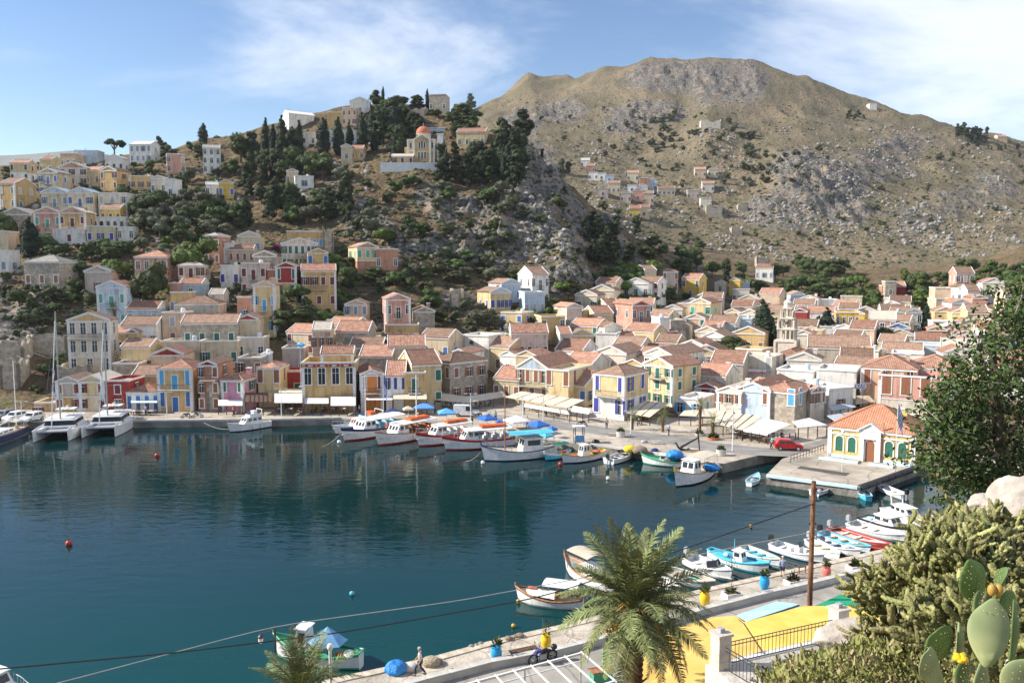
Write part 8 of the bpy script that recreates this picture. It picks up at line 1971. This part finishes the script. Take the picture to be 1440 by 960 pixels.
# pergola frame
def pergola():
 A = on_plane(817, 918, 4.3); B = on_plane(560, 988, 4.3); e1 = (B-A); e2 = (on_plane(860, 955, 4.3)-A).normalized()*7.0
 root = thing('pergola', 'bare white metal pergola frame beside the road', 'pergola', (A.x, A.y, QZ)); h = 4.3-QZ; W_ = steelw
 def beam(a, b, w=.1, nm='beam'): mb = MB(); mb.bar(a, b, w, w, W_); mb.build(nm, root)
 up = Vector((0, 0, h)); z = Vector((0, 0, 0))
 for k in (0, .5, 1): beam(up+e2*k, up+e1+e2*k, .12)
 for i in range(11): u = i/10; q = Vector((0, 0, h+.11)); beam(e1*u+q, e1*u+e2+q, .07, 'rafter')
 beam(up+Vector((0, 0, -.45)), up+e1+Vector((0, 0, -.45)), .05, 'tie_bar'); beam(up+e2+Vector((0, 0, -.45)), up+e1+e2+Vector((0, 0, -.45)), .05, 'tie_bar')
 for i in range(4):
  for k in (0, 1): p = e1*(i/3)+e2*k; beam(p, p+Vector((0, 0, h-.06)), .09, 'post')
pergola()
def menu_board():
 p = on_plane(851, 952, QZ+.02); t = thing('menu_board', 'tall green edged menu board on the near road', 'menu board', p, .35); mb = MB(); mb.box(-.2, .2, -.06, .06, .0, 1.75, plain('board_green', (0.20, 0.52, 0.36), .6)); mb.build('frame', t); mb = MB(); mb.box(-.16, .16, -.072, -.062, .1, 1.35, cv_white); mb.build('panel', t)
 for i in range(5):
  mb = MB(); mb.box(-.12, .12, -.078, -.073, .2+i*.22, .32+i*.22, (BO, BG, BR, BY, wood)[i]); mb.build('picture', t)
 p = on_plane(845, 962, QZ+.02); t = thing('wooden_counter', 'brown topped green counter beside the menu board', 'counter', p, .35); mb = MB(); mb.box(-.7, .7, -.35, .35, .9, .97, wood); mb.build('top', t); mb = MB(); mb.box(-.62, .62, -.3, .3, 0, .9, BG); mb.build('body', t)
menu_board()
# taverna awnings between the road and the hillside
def sheet(pts, mat, t=.05):
 mb = MB(); n = len(pts); a = [Vector(p) for p in pts]
 if sum((a[i].x*a[(i+1) % n].y-a[(i+1) % n].x*a[i].y) for i in range(n)) < 0: a = a[::-1]
 vs = a+[p-Vector((0, 0, t)) for p in a]; mb.add(vs, [tuple(range(n)), tuple(range(2*n-1, n-1, -1))]+[(i, n+i, n+(i+1) % n, (i+1) % n) for i in range(n)], mat); return mb
cy = noisy('yellow_awning', (0.64, 0.45, 0.09), (0.76, 0.55, 0.13), .8, .9); co = noisy('ochre_awning', (0.58, 0.38, 0.10), (0.66, 0.45, 0.14), .8, .9); cbl = noisy('sky_awning', (0.34, 0.58, 0.74), (0.42, 0.66, 0.80), .8, .9); cgr = noisy('green_awning', (0.01, 0.26, 0.13), (0.02, 0.34, 0.18), .8, .8)
def awn_poly(px, mat, name, label, posts=()):
 P_ = [on_plane(*p) for p in px]; root = thing(name, label, 'awning', (P_[0].x, P_[0].y, QZ)); o = Vector((P_[0].x, P_[0].y, QZ))
 sheet([p-o for p in P_], mat).build('cloth', root)
 for i in range(len(P_)):
  a = P_[i]-o; b = P_[(i+1) % len(P_)]-o; mb = MB(); mb.bar(a+Vector((0, 0, -.09)), b+Vector((0, 0, -.09)), .05, .06, dark_metal); mb.build('frame_bar', root)
 for i in posts: a = P_[i]-o; mb = MB(); mb.tube([(a.x, a.y, 0), (a.x, a.y, a.z-.06)], .05, dark_metal, 6); mb.build('post', root)
 return root
awn_poly([(1047,874,5.0),(1132,851,4.5),(1230,852,4.5),(1260,900,5.2),(1235,960,5.6),(1105,960,5.2)], cy, 'awning', 'big bright yellow awning behind the iron fence', (1, 2))
awn_poly([(1000,867,4.2),(1036,865.5,4.6),(1046,874.3,4.95),(1104,961,5.15),(1010,985,4.6),(900,975,4.2),(900,900,4.2)], co, 'awning', 'ochre awning behind the palm and the stone gatepost', (0, 6))
awn_poly([(1036,864,4.55),(1092,845,4.2),(1124,849,4.4),(1050,873,4.9)], cbl, 'awning', 'pale blue strip awning along the edge of the yellow one', (0, 1))
g = awn_poly([(1146,851,4.3),(1212,822,3.6),(1250,822,3.6),(1232,851,4.3)], cgr, 'awning', 'dark green awning behind the wooden pole', (1, 2))
# wooden pole and cables
def pole():
 top = at_depth(1144.5, 676, 52.3); root = thing('utility_pole', 'brown wooden utility pole rising above the awnings', 'utility pole', (top.x, top.y, QZ)); h = top.z-QZ
 mb = MB(); mb.tube([(0, 0, 0), (0, 0, h*.5), (0, 0, h)], [.19, .17, .15], noisy('pole_wood', (0.13, 0.06, 0.035), (0.24, 0.125, 0.075), 3, .85, bump=.3), 10); mb.build('shaft', root)
 mb = MB(); mb.box(-.25, .25, -.05, .05, h-2.9, h-2.8, dark_metal); mb.build('bracket', root)
 mb = MB(); mb.tube([(-.25, -.2, 0), (.05, -.1, h-2.8)], .012, dark_metal, 4); mb.build('stay_wire', root)
 return top
PT = pole()
def cable(pts, r, mat, label):
 P_ = [at_depth(*p) for p in pts]; mb = MB(); out = []
 for i in range(len(P_)-1):
  a, b = P_[i], P_[i+1]; n = 10
  for k in range(n): t = k/n; out.append(a+(b-a)*t)
 out.append(P_[-1]);
 for q in range(3): out = [out[0]]+[(out[i-1]+out[i]*2+out[i+1])/4 for i in range(1, len(out)-1)]+[out[-1]]
 mb.tube(out, r, mat, 5); tag(mb.build('overhead_cable'), label, 'cable', 'overhead cables')
cable([(-60,995,37),(85,959,39),(385,880,44.8),(640,845,47),(800,816,49),(1144,747,52.2),(1520,685,60)], .026, plain('cable_grey', (0.30, 0.30, 0.29), .7), 'pale overhead cable running across the water view to the wooden pole'); cable([(-60,946,35),(0,940,36),(250,917,40),(480,889,44),(770,838,48),(1144,708,52.2)], .036, BK, 'thick black overhead cable below the pale one')
def lantern_post():
 p = at_depth(388, 938, 44.8); p.z = QZ; t = thing('street_lamp', 'old iron street lamp with a hanging lantern beside the green boat', 'street lamp', p, 0); h = at_depth(386, 880, 44.8).z-QZ
 mb = MB(); mb.tube([(0, 0, -3), (0, 0, h)], .07, dark_metal, 8); mb.build('pole', t); mb = MB(); mb.tube([(0, 0, h), (-.3, 0, h-.28), (-.75, 0, h-.4), (-.82, 0, h-.5)], .03, dark_metal, 6); mb.build('arm', t)
 mb = MB(); mb.lathe([(.05, 0), (.16, -.12), (.17, -.2)], dark_metal, 10, (-.82, 0, h-.48)); mb.build('lamp_hood', t); mb = MB(); mb.lathe([(.15, -.2), (.13, -.45), (.06, -.52)], cv_white, 10, (-.82, 0, h-.48)); mb.build('lamp_globe', t)
lantern_post()
def white_lamp():
 d = 40.5; tp = at_depth(464, 905, d); p = Vector((tp.x, tp.y, QZ)); t = thing('street_lamp', 'white street lamp with a round cap rising through the low palm', 'street lamp', p, 0); h = tp.z-QZ
 mb = MB(); mb.tube([(0, 0, 0), (0, 0, h-.2)], .08, steelw, 10); mb.build('pole', t); mb = MB(); mb.lathe([(.07, -.35), (.15, -.22), (.16, -.1), (.1, 0), (.02, .03)], steelw, 14, (0, 0, h)); mb.build('lamp_head', t)
white_lamp()
# palms
pc = at_depth(893, 852, 38.5); make_palm('tall date palm with orange date clusters in front of the harbour', Vector((pc.x, pc.y, 1.5)), pc.z-1.7, 4.3, 56, 21, 12, .42, True, None, 60, 9)
pc = at_depth(422, 972, 37.5); make_palm('lower date palm whose crown tops show at the bottom edge', Vector((pc.x, pc.y, 1.0)), pc.z-1.2, 3.1, 46, 22, 0, .36, True, None, 40, 2)
# ---------------- the hillside under the camera
def zf(x, y):
 line = 25.9-0.515*y                          # just under the lower edge of the view
 z = line-1.5-0.35*max(0, 3.2-x)*min(1, max(0, (y-1)/4))
 if x > 1.2 and y < 16: z = max(z, 24.2-0.30*max(0, y-1)-1.1*max(0, y-6.5)-0.9*max(0, 2.0-x*1.0+ .0*y))
 z += 0.35*(float(vnoise(x*.9, y*.9, 5))-.5)+0.15*(float(vnoise(x*3.1, y*3.1, 6))-.5)
 if y < 1.0: z = min(z, 24.35)
 return max(min(z, 24.4), 0.8)
def near_slope():
 xs = np.concatenate([np.arange(-60, 0, 2.0), np.arange(0, 14, .25), np.arange(14, 61, 1.5)]); ys = np.concatenate([np.arange(-6, 0, 1), np.arange(0, 16, .25), np.arange(16, 40, 1.0)])
 vs = []
 for y in ys:
  for x in xs: vs.append((x, y, zf(x, y)))
 nx = len(xs); fs = [(j*nx+i, j*nx+i+1, (j+1)*nx+i+1, (j+1)*nx+i) for j in range(len(ys)-1) for i in range(nx-1)]
 mb = MB(); mb.add(vs, fs, noisy('dry_earth', (0.20, 0.145, 0.09), (0.34, 0.27, 0.18), 3.0, .95, bump=.6, c3=(0.12, 0.11, 0.05))); tag(mb.build('near_hillside', smooth=True), 'dry earthy slope below the viewpoint', kind='structure')
near_slope()
# terrace with gateposts and iron fence
stone_w = noisy('pale_wall_stone', (0.46, 0.42, 0.36), (0.60, 0.56, 0.50), 1.8, .9, bump=.3, bscale=5)
TZ = 8.8
a0 = on_plane(1013, 937, TZ); b0 = on_plane(1178, 899, TZ); dirf = (b0-a0).normalized()
def terrace():
 n = Vector((dirf.y, -dirf.x, 0)); poly = [a0+dirf*-.45-n*.45, b0+dirf*6-n*.45, b0+dirf*6+n*9, a0+dirf*-.45+n*9]
 mb = MB(); mb.prism([(p.x, p.y) for p in poly][::-1] if area([(p.x, p.y) for p in poly]) < 0 else [(p.x, p.y) for p in poly], -1, TZ, stone_w); tag(mb.build('terrace'), 'stone terrace with a retaining wall behind the gateposts', kind='structure')
 rn = random.Random(2)
 for nm, p, lab in ((0, a0, 'square pale stone gatepost with a small lamp base at the corner of the terrace'), (1, b0, 'square pale stone gatepost half hidden by the cactus')):
  t = thing('gatepost', lab, 'gatepost', (p.x, p.y, TZ), math.atan2(dirf.y, dirf.x), 'terrace gateposts')
  for k in range(4):
   mb = MB(); g_ = .006*(k % 2); mb.box(-.32+g_, .32-g_, -.32+g_, .32-g_, k*.36+.004, k*.36+.356, stone_w); mb.build('stone_block', t)
  mb = MB(); mb.box(-.38, .38, -.38, .38, 1.444, 1.56, stone_w); mb.build('cap', t); mb = MB(); mb.box(-.12, .12, -.12, .12, 1.561, 1.75, BGR); mb.build('lamp_base', t)
 def fence(p, q, lab):
  t = thing('iron_fence', lab, 'fence', (p.x, p.y, TZ), 0, 'terrace fences'); d = q-p; L = d.length; k = int(L/.2)
  for i in range(1, k): o = d*(i/k); mb = MB(); mb.tube([(o.x, o.y, .06), (o.x, o.y, 1.02)], .014, dark_metal, 5); mb.build('bar', t)
  for z in (.08, .86, 1.02): mb = MB(); mb.bar((0, 0, z), (d.x, d.y, z), .04, .025, dark_metal); mb.build('rail', t)
 fence(a0+dirf*.36, b0-dirf*.36, 'black iron fence between the two gateposts'); fence(a0+n*.36, a0+n*6.0+dirf*.6, 'black iron fence running down from the corner gatepost')
 mb = MB(); o = a0+dirf*.3-n*.2; m = Matrix.Translation((o.x, o.y, TZ)) @ Matrix.Rotation(math.atan2(dirf.y, dirf.x), 4, 'Z'); L = (b0-a0).length; mb.box(0, L, -.25, .05, .004, .06, whitewash, m); tag(mb.build('coping'), 'pale coping stone under the iron fence', kind='structure')
 mb = MB(); mb.box(1.0, 5.5, -3.4, -2.2, .004, .02, noisy('red_tiles', (0.36, 0.19, 0.14), (0.46, 0.27, 0.20), 4, .9), m); tag(mb.build('tile_strip'), 'reddish tiled strip on the terrace floor', kind='structure')
terrace()
# ---------------- rock, cactus, shrubs
def boulder(px, py, d, r, label, seed, sq=(1, 1, 1)):
 p = at_depth(px, py, d); mb = MB(); v, f = ico(4); vs = []
 for q in v:
  n = float(fbm(np.array(q.x*1.3+seed), np.array(q.y*1.3+q.z*1.7), seed, 4)); m = float(fbm(np.array(q.x*5+seed), np.array(q.y*5+q.z*4.3), seed+9, 3))
  k = r*(.72+.5*n+.09*m); vs.append((q.x*k*sq[0], q.y*k*sq[1], q.z*k*sq[2]))
 mb.add(vs, f, noisy('boulder_stone', (0.34, 0.30, 0.26), (0.52, 0.47, 0.41), 2.2, .95, bump=.5, c3=(0.40, 0.29, 0.20))); o = mb.build('boulder', None, True, p); tag(o, label, 'boulder', 'boulders')
boulder(1436, 722, 8.2, .37, 'big pale boulder at the foot of the leafy tree', 3, (.9, 1, 1.05)); boulder(1214, 903, 7.4, .27, 'weathered rock below the cactus bush', 7, (1.5, 1, .75)); boulder(1385, 712, 9.0, .16, 'small grey rock between the tree and the pale boulder', 12, (1.2, 1, .9))
cact = [leaf_mat('cactus_skin_%d' % i, c, .22) for i, c in enumerate(((0.23, 0.225, 0.085), (0.29, 0.27, 0.115), (0.15, 0.155, 0.055)))]
def spiny(mat):   # knobbly relief and pale spine dots
 nt = mat.node_tree; N = nt.nodes; L = nt.links; bs = N['Principled BSDF']; tc = N.new('ShaderNodeTexCoord'); v = N.new('ShaderNodeTexVoronoi'); v.inputs['Scale'].default_value = 55; L.new(tc.outputs['Object'], v.inputs['Vector'])
 b = N.new('ShaderNodeBump'); b.inputs['Strength'].default_value = .8; b.inputs['Distance'].default_value = .01; b.invert = True; L.new(v.outputs['Distance'], b.inputs['Height']); L.new(b.outputs[0], bs.inputs['Normal'])
for m in cact: spiny(m)
def finger(mb, p, d, L, r, mat, rn, depth=0):
 """one curved cactus arm with ribs of tubercles, branching once"""
 pts = [p]; n = 5; dd = Vector(d)
 for i in range(n): dd = (dd+Vector((rn.uniform(-.16, .16), rn.uniform(-.16, .16), .13))).normalized(); pts.append(pts[-1]+dd*L/n)
 rs = [r*.8]+[r*rn.uniform(.92, 1.12) for _ in range(n-1)]+[r*.45]; mb.tube(pts, rs, mat, 6)
 for i in range(1, n+1):     # tubercles
  for k in range(4):
   a = rn.uniform(0, 6.28); ax = (pts[i]-pts[i-1]).normalized(); s = ax.orthogonal().normalized(); s = Matrix.Rotation(a, 3, ax) @ s
   c = pts[i-1].lerp(pts[i], rn.random())+s*r*.8; mb.add([c-ax*r*.35, c+ax*r*.35, c+s*r*.6+ax*r*.3], [(0,1,2)], mat)
 if depth < 2:
  for k in range(rn.choice((2, 3)) if depth == 0 else rn.choice((0, 0, 1))):
   i = rn.randint(2, n); a = rn.uniform(0, 6.28); s = Vector((math.cos(a), math.sin(a), .55)).normalized()
   finger(mb, pts[i], s, L*rn.uniform(.45, .75), r*.92, mat, rn, depth+1)
ARMS = []
for i in range(9):
 mb = MB(); rn = random.Random(i*13+1); finger(mb, Vector((0, 0, 0)), (rn.uniform(-.3, .3), rn.uniform(-.3, .3), 1), .19, .0165, cact[i % 3], rn); ARMS.append(mb.mesh('cactus_arm', True))
def cactus_bush(px, py, d, rx, rz, n, label, seed, sc=1.0):
 c = at_depth(px, py, d); rn = random.Random(seed); t = thing('cactus_bush', label, 'cactus', (c.x, c.y, c.z-rz), 0, 'finger cactus bushes')
 for i in range(n):
  v = Vector((rn.gauss(0, 1), rn.gauss(0, 1), rn.gauss(.35, .9))).normalized(); k = rn.uniform(.35, 1)**.5
  if v.z < -.3: v.z = -v.z
  p = Vector((v.x*rx*k, v.y*rx*k*.8, rz+v.z*rz*k)); o = link('cactus_arm', ARMS[rn.randrange(9)], t, p)
  tilt = Vector((v.x*.8, v.y*.8, .75+v.z*.3)).normalized(); o.rotation_euler = (tilt.to_track_quat('Z', 'Y') @ Matrix.Rotation(rn.uniform(0, 6.28), 3, 'Z').to_quaternion()).to_euler(); s = sc*rn.uniform(.75, 1.25); o.scale = (s, s, s)
for args in ((1352,838,5.6,.40,.30,190,'broad finger cactus bush in the middle of the near slope',1), (1434,812,6.0,.40,.3,170,'finger cactus bush below the pale boulder',2), (1272,868,6.4,.30,.20,120,'finger cactus reaching out towards the road',3), (1356,784,7.4,.34,.2,140,'finger cactus bush on the upper edge beside the moored boats',4), (1385,925,4.3,.30,.2,110,'finger cactus bush behind the prickly pear pads',5), (1262,922,6.6,.24,.12,50,'low finger cactus beside the weathered rock',6)): cactus_bush(*args)
def low_shrubs():
 mb = MB(); rn = random.Random(8); mats = (leaf_mat('succulent_shrub', (0.26, 0.30, 0.095), .35), leaf_mat('dry_shrub', (0.37, 0.33, 0.16), .3))
 for i in range(15000):
  px = rn.uniform(1075, 1400); edge = np.interp(px, [1075, 1100, 1150, 1200, 1260, 1400], [960, 935, 918, 905, 900, 890]); py = rn.uniform(edge, 1000); d = rn.uniform(5.5, 9.5)
  p = at_depth(px, py, d); s = .05*rn.uniform(.5, 1.4); t = Vector((rn.gauss(0, .6), rn.gauss(0, .6), 1)).normalized(); u = t.cross(Vector((rn.random()-.5, rn.random()-.5, .2))).normalized()*s*.22
  mb.add([p-u, p+u, p+t*s+u*.4, p+t*s-u*.4], [(0,1,2,3)], mats[0] if rn.random() < .72 else mats[1])
 tag(mb.build('low_shrubbery'), 'low dry succulent shrubs covering the near slope', kind='stuff')
 for k, (px, py, d) in enumerate(((1110,960,8.5),(1150,940,8.3),(1190,930,8.0),(1235,945,7.5),(1150,985,7.4),(1210,975,7.0),(1285,950,6.5))):
  cactus_bush(px, py+18, d, .42, .16, 60, 'low knobbly cactus clump on the near slope', 30+k, .62)
low_shrubs()
# prickly pear
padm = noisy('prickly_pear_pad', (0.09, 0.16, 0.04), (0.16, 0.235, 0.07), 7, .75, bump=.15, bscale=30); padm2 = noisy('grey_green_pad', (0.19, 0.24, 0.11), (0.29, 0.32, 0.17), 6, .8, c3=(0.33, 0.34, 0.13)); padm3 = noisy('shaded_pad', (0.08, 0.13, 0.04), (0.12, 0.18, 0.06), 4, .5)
spine = plain('spine', (0.5, 0.42, 0.2), .8); flower = plain('yellow_flower', (0.80, 0.47, 0.01), .5)
def prickly_pear():
 c = at_depth(1395, 965, 3.3); t = thing('prickly_pear', 'prickly pear with large green pads and a yellow flower', 'cactus', c); s0 = 3.3/F
 def pad(px, py, d, lpx, wpx, rot, turn, mat, tilt=0.0, lab=None, seed=1):
  p = at_depth(px, py, d)-c; s = d/F*(1 if seed == 2 else 1.22); L, W = lpx*s, wpx*s; mb = MB(); v, f = ico(3); vs = []
  for q in v:
   z = (q.z+1)/2; w = (math.sin(PI*min(1, z*.86+.10)))**.75 if 0 < z < 1 else .3
   vs.append((q.x*W*.5*(.72+.34*w*(.42+.72*z)), q.y*.013*(1.7 if z < .15 else 1)+L*.05*(q.z*q.z-.4)*(1 if seed % 2 else -1)+L*.05*q.x*q.x, q.z*L*.5*(1+.05*math.sin(q.x*5+seed))))
  mb.add(vs, f, mat); rn = random.Random(seed)
  o = mb.build('pad', t, True, p); o.rotation_euler = (tilt, rot, turn)
  mb = MB()
  for i in range(9):
   for j in range(5):
    x = (j-2+(i % 2)*.5+rn.uniform(-.2, .2))*W*.17; z = (i-4+rn.uniform(-.25, .25))*L*.1
    if (x/(W*.46))**2+(z/(L*.47))**2 > .85: continue
    if seed == 2 and z < L*.2: continue
    for sy in (-1, 1): mb.blob((x, sy*.015+L*.05*((z/L*2)**2-.4)*(1 if seed % 2 else -1)+L*.05*(x/W*2)**2, z), .0021, spine, 1, 0, 0)
  mb.build('spines', o)['kind'] = 'stuff'
 pad(1370,818,3.5,64,42,-.5,.3,padm,.15,None,1); pad(1392,889,3.0,96,58,.12,-.25,padm2,-.2,None,2); pad(1322,906,3.3,56,50,-.85,.2,padm,.35,None,3); pad(1311,938,3.1,72,36,-.65,.5,padm2,.1,None,4); pad(1349,902,3.35,56,30,-.4,1.1,padm2,.0,None,5); pad(1407,820,3.6,54,26,-.55,1.2,padm3,.1,None,6); pad(1426,888,3.2,74,44,.1,1.0,padm3,.0,None,7); pad(1438,955,2.9,62,54,.6,.1,padm2,.2,None,8); pad(1380,962,3.05,56,44,.2,.7,padm2,.0,None,9); pad(1356,948,3.25,50,32,.2,.6,padm3,.0,None,10); pad(1418,846,3.5,30,26,.2,.4,padm,0,None,11); pad(1375,848,3.45,34,24,.5,.9,padm3,0,None,12)
 p = at_depth(1351, 926, 3.2)-c; mb = MB()
 for k in range(9): a = k*.7; mb.blob((.016*math.cos(a), .016*math.sin(a), .008*(k % 2)), .014, flower, k, 1, .1, (1, 1, .8))
 mb.build('flower', t, False, p)
 p = at_depth(1395, 826, 3.4)-c
 for dx in (0, .03): mb = MB(); mb.blob((0, 0, 0), .018, plain('cactus_fruit', (0.42, 0.24, 0.05), .5), 3, 2, 0, (1, 1, 1.5)); mb.build('fruit', t, True, p+Vector((dx, 0, -.01)))
prickly_pear()
# the leafy tree at the east edge
def big_tree():
 d = 21.0; base = at_depth(1420, 745, d); t = thing('leafy_tree', 'large leafy green tree rising beside the cactus slope', 'tree', base); rn = random.Random(17); s = d/F
 def at(px, py, dd=0.0): return at_depth(px, py, d+dd)-base
 pale_bark = noisy('pale_bark', (.22, .19, .15), (.36, .32, .27), 4, .9)
 mb = MB(); mb.tube([(0, 0, -3), at(1418, 700), at(1410, 640), at(1400, 560), at(1395, 480), at(1405, 410)], [.22, .2, .17, .13, .08, .03], bark, 8); mb.build('trunk', t)
 ends = [(1315,605),(1322,570),(1350,535),(1390,490),(1415,450),(1438,415),(1455,440),(1320,650),(1340,690),(1370,610),(1425,520),(1460,560),(1470,640),(1380,660),(1360,575),(1400,690),(1480,480),(1440,600),(1345,620),(1390,540),(1305,635),(1330,665),(1430,650),(1340,595)]
 tw = []
 for i, (px, py) in enumerate(ends):
  a = at(rn.choice((1402, 1410, 1415)), min(700, py+rn.uniform(20, 70))); e = at(px, py, rn.uniform(-1.3, 1.3)); m = a.lerp(e, .5)+Vector((0, 0, -.15)); mb = MB(); mb.tube([a, m, e], [.06, .04, .015], pale_bark, 5); mb.build('branch', t)
  for q in range(5): k = a.lerp(e, rn.uniform(.5, 1.05))+Vector((rn.gauss(0, .4), rn.gauss(0, .5), rn.gauss(0, .4))); tw.append(k)
 lm = (leaf_mat('tree_leaf', (0.055, 0.098, 0.028), .5), leaf_mat('tree_leaf_dry', (0.20, 0.12, 0.05), .3))
 twig = MB(); mb = MB()
 for k in tw+[at(px+rn.gauss(0, 11), py+rn.gauss(0, 13), rn.uniform(-1.5, 1.5)) for px, py in ends for _ in range(9)]:
  nrm = Vector((rn.gauss(0, 1), rn.gauss(0, 1), rn.gauss(0, .8))).normalized()
  twig.tube([k-nrm*.25, k+nrm*.3], .009, pale_bark, 3)
  for q in range(44):
   p = k+Vector((rn.gauss(0, .20), rn.gauss(0, .20), rn.gauss(0, .17))); n = Vector((rn.gauss(0, 1), rn.gauss(0, 1), rn.gauss(.3, .8))).normalized(); u = n.orthogonal().normalized(); u = Matrix.Rotation(rn.uniform(0, 6.28), 3, n) @ u; w = n.cross(u); L = rn.uniform(.10, .19)
   mb.add([p, p+u*L*.5+w*L*.24, p+u*L, p+u*L*.5-w*L*.24], [(0,1,2,3)], lm[0] if rn.random() < .965 else lm[1])
 mb.build('crown', t); twig.build('twigs', t)['kind'] = 'stuff'
big_tree()
# ---------------- thin air between the viewer and the hills
mb = MB(); hm, nt, N, L, bs = nodes_of('haze_air'); N.remove(bs); pv = N.new('ShaderNodeVolumePrincipled'); pv.inputs['Density'].default_value = 0.00006; pv.inputs['Color'].default_value = (0.80, 0.88, 1.0, 1); pv.inputs['Anisotropy'].default_value = 0.2
L.new(pv.outputs[0], N['Material Output'].inputs['Volume']); mb.box(-2900, 2900, -450, 1760, -7, 285, hm); tag(mb.build('haze'), 'thin pale haze over the far hills', kind='stuff')
